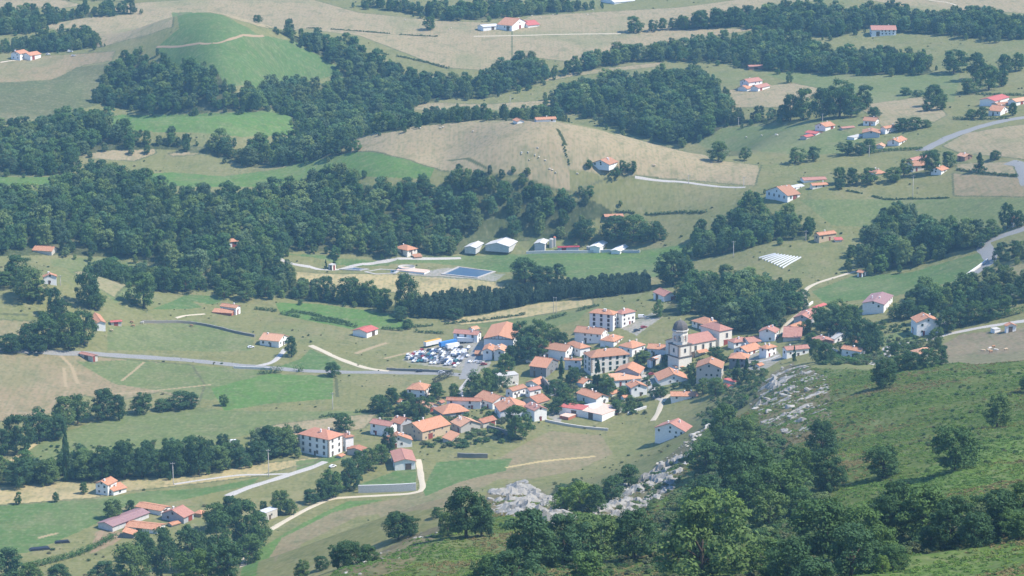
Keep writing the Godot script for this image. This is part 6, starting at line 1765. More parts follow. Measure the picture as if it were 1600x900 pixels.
var WOODS := [
	["wood","dark hedge of trees at the very top left corner",0,11.3,7.8,[-520.7,-2475.1,-510.4,-2475,-500.2,-2475,-490,-2475.1,-479.8,-2475.4,-469.6,-2475.8,-459.4,-2476.3,-449.4,-2477.3,-439.5,-2479.4,-429.5,-2481.5,-419.6,-2483.5,-410.8,-2492.7,-401.4,-2498.8,-391.1,-2499.2,-380.4,-2496.6,-368.6,-2486.2,-368.2,-2483.6,-378,-2480.4,-387.8,-2477.2,-397.6,-2474,-407.3,-2470.8,-416.2,-2462.5,-425,-2453.6,-433.6,-2444.6,-442.2,-2435.6,-446.1,-2400.8,-455.4,-2396.8,-464.5,-2392.8,-473.7,-2388.7,-482.8,-2384.7,-491.9,-2380.7,-501,-2376.7]],
	["wood","small copse beside the far upper left farmhouse",0,10.1,7.2,[-494.3,-2343.2,-484.7,-2342.1,-475.1,-2341.2,-465.5,-2340.3,-455.9,-2339.4,-448.1,-2348.2,-441.3,-2363,-433.6,-2373.3,-425.6,-2382.1,-417.2,-2388.9,-408.6,-2395.5,-395.9,-2376.3,-376.3,-2312,-375.6,-2307.8,-385.8,-2313.1,-395.6,-2315.6,-405,-2315.8,-414.3,-2316,-423.6,-2315.3,-432.9,-2315.4,-443.1,-2320.3,-452.4,-2320.5,-460.3,-2312.6,-468,-2304.7,-475.8,-2297,-483.5,-2289.6]],
	["wood","band of trees along the top edge left of centre",0,11.3,8.4,[-447.1,-2553.9,-435.5,-2551.4,-423.9,-2548.9,-412.4,-2546.4,-400.9,-2543.8,-389.3,-2541.1,-377.8,-2538.4,-377.4,-2535.4,-388.9,-2538.1,-400.4,-2540.7,-411.9,-2543.2,-423.4,-2545.7,-435,-2548.2,-446.5,-2550.6]],
	["wood","wooded knoll below the bright green hill at upper left",0,13.9,8.4,[-359.7,-2175.9,-354.2,-2198.9,-350.3,-2235.7,-343.2,-2251.5,-333.3,-2247.1,-322.7,-2236.3,-312.1,-2225.5,-301.3,-2212.6,-290.3,-2196.6,-279.3,-2181,-268.9,-2169.1,-259.1,-2161.4,-249.7,-2156.5,-239.2,-2137.8,-230.2,-2134.4,-221.7,-2136.4,-213.8,-2145.6,-207.1,-2167.4,-200.3,-2190.5,-193.9,-2220,-187,-2247.3,-183.7,-2204.7,-190.9,-2183.7,-197.8,-2160.7,-203.9,-2131,-210.6,-2111.2,-218.9,-2107.4,-227.8,-2108.9,-236.6,-2110.8,-245.5,-2112.6,-254.4,-2114.5,-263.4,-2116.5,-272.4,-2119.1,-281.6,-2122.6,-290.9,-2127.3,-300.7,-2135,-311.1,-2146.1,-321.5,-2157,-331.5,-2165.1,-341.2,-2170.4,-350.4,-2173.1,-359.5,-2174.5]],
	["wood","diagonal belt of woodland between the green hill and the tan pasture",0,13.9,8.4,[-224.5,-2326.2,-214.5,-2319.5,-206.1,-2331,-196.9,-2334,-187.5,-2333.6,-178.4,-2338.7,-169.1,-2342,-159.7,-2343.3,-150.1,-2342.9,-140.4,-2340.8,-130.5,-2332,-120.3,-2318.1,-110.4,-2307.7,-100.6,-2299.4,-90.9,-2291.3,-81.4,-2287.6,-71.9,-2283.9,-62.5,-2280.2,-53.1,-2278.7,-43.8,-2280,-34.5,-2281.4,-25.2,-2283.2,-15.9,-2299.1,-6.6,-2319.3,2.9,-2321.5,12.4,-2322,21.9,-2318.5,31.3,-2310.2,40.6,-2304.3,40.6,-2302.9,31,-2290.8,21.5,-2277.7,12.2,-2268.6,2.8,-2259.5,-6.4,-2250.5,-15.6,-2241.8,-24.7,-2235.4,-33.9,-2236,-43,-2236.7,-52.2,-2237.7,-61.4,-2236.1,-70.4,-2232.3,-79.5,-2228.5,-88.5,-2225,-97.6,-2224.9,-106.8,-2225.9,-116,-2227.6,-125.3,-2229.5,-134.5,-2230.7,-145.6,-2263.4,-157.4,-2306.5,-167,-2310.2,-176.6,-2312.9,-186.1,-2314.6,-195.5,-2315.6,-204.9,-2316.1,-214.3,-2317.2,-224.1,-2321.4]],
	["wood","wooded hollow left of the bald hill",0,13.9,8.4,[-225.4,-2126.5,-217.9,-2139,-211.2,-2161.2,-204.9,-2188.5,-198.3,-2216.1,-191.8,-2245.8,-183.7,-2259.5,-175,-2267.6,-166.2,-2273.4,-157.1,-2277.3,-147.9,-2279.2,-138.6,-2280.1,-129.3,-2279.9,-119.9,-2278.7,-110.4,-2274.2,-100.7,-2265.5,-91,-2255.6,-77.9,-1924.9,-85.9,-1926.7,-94,-1929.7,-102.2,-1935.1,-121.1,-2125.4,-128.8,-2107.8,-125.5,-1922.7,-134.9,-1944.2,-150.1,-2042.4,-157.8,-2034.2,-165.7,-2029.1,-173.7,-2025.8,-194.6,-2170.5,-201.1,-2145.2,-207.7,-2121.8,-215.4,-2111.7,-223.8,-2109.1]],
	["wood","broad belt of woodland below the light green field at left",0,13.9,8.4,[-429.7,-2020.5,-422.3,-2024.8,-414.9,-2029.4,-407.5,-2034.6,-400.3,-2040.7,-393.3,-2048.1,-386.6,-2057.6,-380.8,-2072.5,-376.3,-2095.7,-371,-2115.4,-364.7,-2129.4,-355.5,-2126.4,-346.2,-2122.1,-319.1,-2006,-309.5,-1996.8,-300.4,-1989.9,-291.5,-1984.7,-282.8,-1980,-275.4,-1986.6,-267.5,-1988.6,-258.8,-1984.1,-250.2,-1979.9,-242,-1979.2,-233.8,-1978.9,-225.7,-1979.1,-217.7,-1979.8,-209.7,-1981.1,-201.8,-1984,-193.9,-1987,-186,-1989.8,-178,-1992.1,-169.9,-1994,-161.7,-1993.2,-152.9,-1985.5,-141.7,-1944.2,-132.6,-1928.2,-123.9,-1917.4,-123.7,-1913.8,-132,-1918.3,-140.2,-1923.1,-148.6,-1927.8,-156.9,-1932.1,-165.2,-1935.4,-173.6,-1939.9,-181.9,-1943.5,-190.1,-1944.9,-198.2,-1945.3,-207,-1953.3,-215.6,-1958.7,-224.1,-1962.7,-232.5,-1966.2,-241,-1969.3,-249.3,-1971.1,-257.6,-1973.1,-265.9,-1974.9,-274.1,-1975.5,-282.1,-1974.6,-290.1,-1973.3,-298,-1971.9,-305.9,-1970.5,-313.9,-1969.4,-321.5,-1966.1,-329.1,-1962.6,-336.6,-1959.1,-336.9,-1911.2,-344.6,-1910.5,-352.4,-1910.1,-360.3,-1909.9,-368.2,-1909.9,-376.1,-1910.1,-384,-1910.3,-392,-1910.6,-399.9,-1910.8,-407.8,-1910.9]],
	["wood","great dark wood filling the middle left of the valley",0,15.1,8.7,[-391.1,-1828,-383.7,-1828.6,-376.3,-1829.2,-368.9,-1829.8,-361.5,-1830.4,-354.2,-1831.2,-346.8,-1832,-341.1,-1842.4,-336,-1856.5,-331,-1871.7,-326,-1888,-320.9,-1904.4,-314.8,-1915.1,-305.4,-1904.5,-295.7,-1891.6,-285.8,-1876.7,-276.6,-1866,-267.5,-1855.7,-258.7,-1846.3,-250.1,-1838.2,-241.7,-1831.1,-233.4,-1824.9,-226.2,-1826.4,-219.1,-1829.7,-212,-1833.4,-204.9,-1837.2,-197.8,-1840.9,-190.6,-1844.3,-183.5,-1849.3,-176.4,-1854.5,-169.1,-1858.4,-161.7,-1860.5,-154.3,-1863.6,-147.2,-1870.9,-139.8,-1875.5,-132.1,-1875.1,-123.5,-1861.5,-115.2,-1849.8,-107.2,-1841.8,-99.4,-1836,-91.7,-1831.4,-84,-1826.7,-76.4,-1823,-68.9,-1823,-61.5,-1824.2,-54,-1825.2,-46.6,-1826,-39.1,-1826.4,-31.6,-1825.7,-24.1,-1824.8,-16.7,-1824.1,-9.2,-1823.5,-1.8,-1822.7,5.7,-1822.3,13.1,-1822.2,20.6,-1818.7,28,-1816.8,35.4,-1815.9,42.8,-1815.1,50.3,-1815.3,57.7,-1816.4,65.1,-1814.5,72.5,-1810.6,72.4,-1808.6,64.9,-1806.4,57.5,-1804,50,-1799.4,42.5,-1793.5,35,-1788.2,27.7,-1788.3,20.3,-1788.4,13,-1788.4,5.6,-1787.5,-1.7,-1786.5,-9.1,-1785.5,-16.4,-1784.2,-23.7,-1782.2,-31,-1777.9,-38.2,-1772.4,-45.3,-1765.8,-52.5,-1763.6,-59.7,-1761.3,-66.9,-1759.2,-74,-1757.1,-81.2,-1755.4,-88.3,-1753.9,-95.5,-1753.7,-102.7,-1753.9,-110,-1754.3,-117.2,-1754.8,-124.5,-1755.4,-131.7,-1756,-139,-1756.6,-146.2,-1756,-153.1,-1752.9,-160,-1749.4,-163.2,-1704.1,-169.9,-1699.7,-176.5,-1695.7,-183.1,-1692.1,-189.7,-1689.1,-196.4,-1686.5,-203.7,-1689.1,-211.3,-1695.1,-219.1,-1701.4,-226.9,-1707.9,-234.8,-1714.4,-242.7,-1720.7,-250.6,-1726.6,-258.4,-1731.7,-266.1,-1736.2,-273.5,-1737.5,-280.7,-1738.1,-287.8,-1738,-294.7,-1736.8,-301.6,-1735.2,-308.4,-1733.2,-315.1,-1731.2,-321.9,-1729.2,-328.6,-1727.1,-335.2,-1724.5,-341.8,-1722,-348.4,-1719.6,-355,-1717.2,-361.6,-1715,-368.2,-1712.9]],
	["wood","rounded wood in the centre behind the bald hill",0,13.9,8.4,[33.8,-2232.7,43,-2240.4,52.2,-2247.6,61.5,-2253.9,70.7,-2258.1,79.9,-2258.2,89,-2258.1,98.1,-2257.9,107.2,-2257.9,116.3,-2257.7,125.4,-2256.7,134.5,-2256,143.6,-2255.6,152.4,-2251.4,161,-2243.9,169.5,-2236.3,175.6,-2196.9,177.9,-2115.9,174.7,-2074.6,165.9,-2068.2,157.1,-2062,148.5,-2058.5,140.3,-2060.7,132,-2062.2,123.8,-2064.5,115.8,-2072.7,107.8,-2081.4,99.8,-2090.8,91.7,-2100.8,83.6,-2114,75.8,-2136.9,67.5,-2149.9,59.1,-2163.1,50.6,-2176.3,42.1,-2189.6,33.4,-2202.9]],
	["wood","low tree line right of the rounded central wood",0,10.1,7.8,[176.6,-2085.3,186,-2080.5,195.3,-2075.7,204.5,-2070.5,213.7,-2064.9,222.7,-2058.7,221,-2042.6,212.4,-2051.4,203.5,-2058.8,194.4,-2065.1,185.2,-2070.7,175.9,-2075.7]],
	["wood","long belt of trees under the far top right farmhouse",0,13.9,8.4,[40.7,-2307.9,50.3,-2313.9,59.9,-2319.7,69.5,-2323.9,79.2,-2328.2,88.9,-2332.8,98.6,-2337.9,108.4,-2342.5,118.1,-2344.7,127.8,-2346.9,137.6,-2348.9,147.3,-2350.8,157,-2352.8,166.8,-2355.3,176.6,-2357.6,186.5,-2359.9,196.3,-2362.1,206,-2363.3,215.7,-2363.3,225.4,-2363.4,235,-2363.6,244.3,-2359,253.3,-2352.8,262.3,-2346.7,271.1,-2339.5,278.8,-2322.8,286.2,-2305.4,293.5,-2287.5,302.7,-2286.3,311.9,-2284.9,321,-2283.3,330.1,-2281.3,338.5,-2275.2,344.8,-2254.2,353.6,-2251.6,362,-2246.2,363.9,-2200.2,363.4,-2197.2,353,-2187.9,344.7,-2192.5,336.5,-2197.5,328.2,-2202.5,319.8,-2207.3,311.4,-2211.9,302.9,-2216.3,294.4,-2220.6,285.8,-2224.7,277.2,-2229.2,268.7,-2234.5,260.1,-2239.5,251.5,-2244.5,242.8,-2249.2,234,-2253.8,225.3,-2259.8,217,-2270.6,208.6,-2281.1,200.1,-2291.3,191.3,-2298.2,182.2,-2302.7,173.1,-2307.1,163.9,-2311.5,154.7,-2315.8,145.5,-2319.8,136.1,-2321.8,126.7,-2323.7,117.2,-2325.4,107.5,-2321.9,97.9,-2318.6,88.3,-2315.5,78.7,-2312.7,69.1,-2310.1,59.6,-2307.5,50.1,-2304.8,40.6,-2301.5]],
	["wood","uppermost belt of trees at the top right",0,13.9,8.4,[158.8,-2435.9,168.8,-2437.8,179,-2443.6,189.1,-2446.8,199,-2447.5,208.9,-2448.2,218.9,-2449,229.2,-2454.4,239.8,-2461.3,250.4,-2468.7,260.5,-2470.4,270.4,-2469.5,280.3,-2468.9,290.2,-2468.3,300,-2467.8,308.9,-2458.4,317.2,-2445.9,326,-2437.6,336.3,-2441.1,346.6,-2444.7,357,-2448.3,366.2,-2443.8,374.3,-2431.8,382.3,-2419.8,391.1,-2413.4,401.1,-2415.2,410.4,-2413,419.2,-2407.4,427.9,-2401.6,436.6,-2395.7,444.8,-2388,452.9,-2379.7,461,-2371.4,468.9,-2363.1,476.8,-2354.8,484.7,-2346.8,492.7,-2339.3,484.3,-2297.7,474.8,-2296.4,465.4,-2295.6,456.1,-2295.2,446.8,-2295.1,437.6,-2295.5,429.9,-2304.1,422.2,-2312.8,414.3,-2321.6,406.4,-2329.9,398.2,-2337.6,390,-2345,381.6,-2352.2,373.2,-2359.1,364.6,-2365.6,356,-2372.2,347.8,-2381.9,339.5,-2391.3,329.5,-2389.1,318.8,-2380.2,308.1,-2371.5,297.5,-2363.1,288.5,-2367.8,279.6,-2373.9,270.7,-2379.9,261.7,-2385.8,252.7,-2391.8,243.6,-2398.1,234.7,-2406.2,225.8,-2415.5,216.7,-2423.7,207.1,-2425.4,197.4,-2427.2,187.8,-2428.9,178.1,-2430.5,168.4,-2432,158.6,-2433.3]],
	["wood","belt of trees along the top edge in the centre",0,12.6,8.4,[-155.7,-2538.9,-145.2,-2537.4,-134.8,-2535.9,-124.3,-2533.2,-113.7,-2526,-103.1,-2518.9,-92.6,-2511.8,-82.3,-2511.7,-72.2,-2517.5,-62.1,-2523.2,-51.8,-2526.2,-41.6,-2529.3,-31.3,-2532.4,-21,-2535.5,-10.6,-2538.6,-0.3,-2541.8,10.1,-2543.5,20.5,-2545,30.9,-2546.4,41.3,-2547.6,51.7,-2548.6,62.1,-2549.2,72.5,-2549.4,82.9,-2549.3,82.5,-2536.1,72.1,-2531.3,61.6,-2526.3,51.2,-2521,40.8,-2515.6,30.5,-2510.1,20.2,-2504.5,9.9,-2499,-0.3,-2493.5,-10.4,-2488.1,-20.6,-2482.9,-30.7,-2481,-40.8,-2481.5,-51,-2481.9,-61.1,-2482.3,-71.3,-2484.6,-81.7,-2492,-92.1,-2499.3,-102.6,-2506.5,-113.2,-2513.7,-123.6,-2518.6,-134.2,-2523.6,-144.8,-2528.7,-155.4,-2533.9]],
	["wood","short tree belt just behind the bald hill crest",0,10.1,7.8,[-87.8,-2170.5,-79.3,-2177.5,-70.7,-2184.9,-61.9,-2188.6,-53.1,-2188.4,-44.2,-2188,-35.4,-2187.5,-26.5,-2181,-15.5,-1919.6,-7.8,-1917.3,0,-2172.7,8.8,-2173.2,17.6,-2173.5,26.4,-2173.6,35.1,-2173.4,43.9,-2173,43.5,-2152.5,30.6,-1893,23,-1891.6,15.3,-1894.6,7.7,-1901.6,0,-1909.2,-7.7,-1912.9,-15.5,-1916.3,-23.3,-1918.5,-31.1,-1919.7,-38.9,-1921.6,-46.7,-1923.4,-54.5,-1925.2,-62.4,-1927.6,-70.3,-1930,-78.3,-1934.4]],
	["pine_plantation","dark even pine plantation above the village",1,9.5,4.1,[-68,-1654,-61.2,-1657.1,-54.3,-1660,-47.5,-1662.6,-40.5,-1665,-33.6,-1666.9,-26.6,-1667.1,-19.6,-1667,-12.7,-1666.5,-5.7,-1665.9,1.3,-1665.3,8.3,-1666.1,15.3,-1666.9,22.2,-1667.7,29.2,-1668.7,36.2,-1668.5,43.2,-1668.3,50.2,-1668.2,57.1,-1668.1,64.1,-1667.7,71,-1666.9,78,-1665.9,84.9,-1664.6,91.7,-1662.6,90,-1630.8,83.2,-1631.5,76.4,-1632.1,69.6,-1632.7,62.8,-1633.3,56,-1634,49.2,-1636.1,42.5,-1638.4,35.6,-1640.7,28.8,-1642.7,22,-1644.7,15.1,-1642.9,8.2,-1640.6,1.3,-1638.3,-5.6,-1635.8,-12.4,-1633,-19.2,-1630.9,-26.1,-1630,-32.9,-1628.6,-39.7,-1626.9,-46.5,-1627.2,-53.4,-1628.2,-60.2,-1628.9,-67.1,-1629.5]],
	["wood","dark wood close behind the church",0,15.1,8.2,[85.8,-1550.5,92.8,-1555.9,101,-1579.6,109.2,-1599.8,116.3,-1602.1,123.4,-1604.3,130.6,-1606.5,137.7,-1608.5,144.8,-1610.2,151.5,-1607.1,158.2,-1604.3,164.8,-1600.7,169.9,-1582.1,174.8,-1563.4,179.5,-1544.8,178.7,-1537.5,170.7,-1524.5,162.9,-1512.7,155.2,-1501.9,148.4,-1499,142.2,-1502.1,136,-1506.7,129.8,-1511,123.9,-1519.4,119.1,-1545.4,112.4,-1545.8,105.7,-1546.4,99.1,-1547.1,92.4,-1548,85.7,-1549.1]],
	["wood","tall copse on the right above the pale lane",0,16.4,8.4,[222.9,-1626.8,233.9,-1658.8,244.9,-1689.6,254.1,-1706.1,261.5,-1709.1,267.3,-1699.9,270.5,-1674.8,274.3,-1654.4,279.7,-1645.8,285,-1636.7,290.1,-1627.3,295.2,-1617.9,300.2,-1608.6,298.6,-1599.5,292.8,-1603.7,286.9,-1607.8,280.9,-1611.6,274.2,-1610.9,267.3,-1609.3,260.4,-1607.2,253.6,-1606.2,246.8,-1604.9,239.9,-1603,233.7,-1606.8,227.7,-1612,221.7,-1616.6]],
	["wood","tree belt climbing to the great gabled farmhouse",0,11.3,7.8,[127.3,-1747.5,134.4,-1746.2,141.6,-1744.5,149.4,-1752.2,157.4,-1761.1,165.7,-1773.4,174,-1783.5,178.9,-1757.7,183.4,-1728.9,190.5,-1728,196.7,-1718.1,202.8,-1709.1,200.4,-1686.5,193.3,-1686.2,186.3,-1686.8,179.8,-1691.8,173.1,-1695.1,165.8,-1692.2,158.8,-1692.5,151.8,-1693.7,144.9,-1695.3,138,-1697.3,131.3,-1702.3,124.5,-1706.8]],
	["wood","tree belt below the winding road at the right edge",0,11.3,7.8,[232.4,-1506.3,240.5,-1519.2,248.3,-1529.9,253.6,-1523.5,258.7,-1516.9,263.8,-1510.3,269.9,-1510.1,275.9,-1509.4,281.9,-1508.6,287.6,-1506.4,292.7,-1501,297.9,-1496.1,303.1,-1491.5,308.3,-1487.4,313.6,-1483.5,318.9,-1480,312.9,-1449.8,307.5,-1452.2,302.1,-1454.6,296.6,-1457.2,291.2,-1459.9,285.8,-1462.7,280.3,-1465.6,274.9,-1468.4,269.1,-1469.9,263.4,-1471.3,257.6,-1472.6,252,-1475.1,246.7,-1479.6,241.3,-1484.2,235.9,-1488.7,230.5,-1493.2]],
	["wood","small copse inside the bend of the winding road",0,10.1,7.2,[298.6,-1559.1,307,-1565.3,313.4,-1560.6,319,-1552.3,324.7,-1544.6,330.5,-1538,328.7,-1529.2,322.5,-1533.5,316.4,-1538.8,310.4,-1544.9,304.4,-1551.4,298.4,-1557.7]],
	["thicket","scrubby tree line along the lower left stream",0,10.1,7.2,[-283.4,-1292.6,-278.2,-1293.6,-272.9,-1294.6,-267.6,-1295.6,-262.3,-1296.6,-257,-1297.7,-252,-1300.2,-247,-1302.8,-241.9,-1305.3,-236.8,-1307.9,-231.7,-1310.5,-226.6,-1313.2,-221.5,-1316,-216.4,-1318.9,-211.3,-1321.7,-206.1,-1324.5,-200.9,-1327.3,-195.7,-1330.2,-190.5,-1333,-185.2,-1335.8,-179.2,-1332.7,-173.1,-1328.7,-167,-1324.7,-161.3,-1323.7,-155.7,-1323.7,-150.1,-1323.6,-144.6,-1324.5,-140.5,-1339.2,-136.2,-1354.3,-131.1,-1360.5,-125.3,-1360.3,-119.6,-1360.1,-117.1,-1329.5,-122.3,-1325.5,-127.6,-1321.5,-132.8,-1317.5,-138,-1313.5,-143.1,-1309.5,-148.3,-1306.4,-153.5,-1303.3,-158.6,-1300.2,-163.8,-1297.1,-168.9,-1294.1,-173.9,-1291,-179.2,-1289.7,-184.6,-1288.9,-189.9,-1288.1,-195.3,-1287.3,-200.6,-1286.6,-205.9,-1285.5,-211.1,-1284.3,-216.4,-1283.2,-221.6,-1282,-226.9,-1280.9,-232.1,-1279.8,-237.3,-1278.6,-242.5,-1277.4,-247.7,-1276.1,-252.8,-1274.9,-258,-1273.7,-263.2,-1272.5,-268.3,-1271.2,-273.4,-1270,-278.5,-1268.7]],
	["thicket","trees and scrub in the left middle hollow",0,10.1,7.2,[-285.7,-1715.4,-278.5,-1714.4,-271.1,-1712.5,-263.6,-1710,-256,-1706.6,-248.4,-1702.7,-240.8,-1699.2,-233.3,-1695.6,-225.8,-1692.1,-218.4,-1688.9,-211,-1685.9,-203.7,-1683.3,-197.2,-1688.1,-190.8,-1694,-184.4,-1700.5,-178.1,-1707.5,-171.7,-1715.1,-165.3,-1722.8,-157.3,-1713.5,-148.9,-1697.4,-140.9,-1684.9,-133.7,-1681.2,-126.4,-1677.2,-119.1,-1673.1,-112,-1670.6,-104.9,-1667.8,-97.8,-1664.9,-90.7,-1661.7,-83.6,-1658.5,-76.6,-1655.2,-76.1,-1643.1,-83.1,-1646.2,-90.1,-1649.3,-97.1,-1652.3,-104.2,-1655.2,-111.2,-1658,-118.3,-1660.5,-125.3,-1661.1,-132.2,-1661,-139.1,-1660.7,-146.2,-1663.1,-153.3,-1666.3,-160.4,-1668.2,-167.3,-1667.7,-174.2,-1667.3,-181.1,-1667.1,-188.1,-1667.3,-195,-1667.8,-202,-1668.5,-208.9,-1667.9,-215.7,-1667,-222.5,-1665.6,-229.1,-1663.2,-235.4,-1658.8,-241.2,-1651.4,-248.2,-1652.4,-255.1,-1653.2,-261.7,-1652.1,-267.9,-1648.4,-273.8,-1643.2]],
	["thicket","scrub between the village houses and the bald foreground crest",2,5,5.4,[100.1,-1283.4,106.2,-1288,112,-1288.1,117.1,-1280.9,122.4,-1275.8,121.2,-1263.4,115.7,-1265,110.2,-1267.1,104.7,-1269.7,99.2,-1272.4]]]
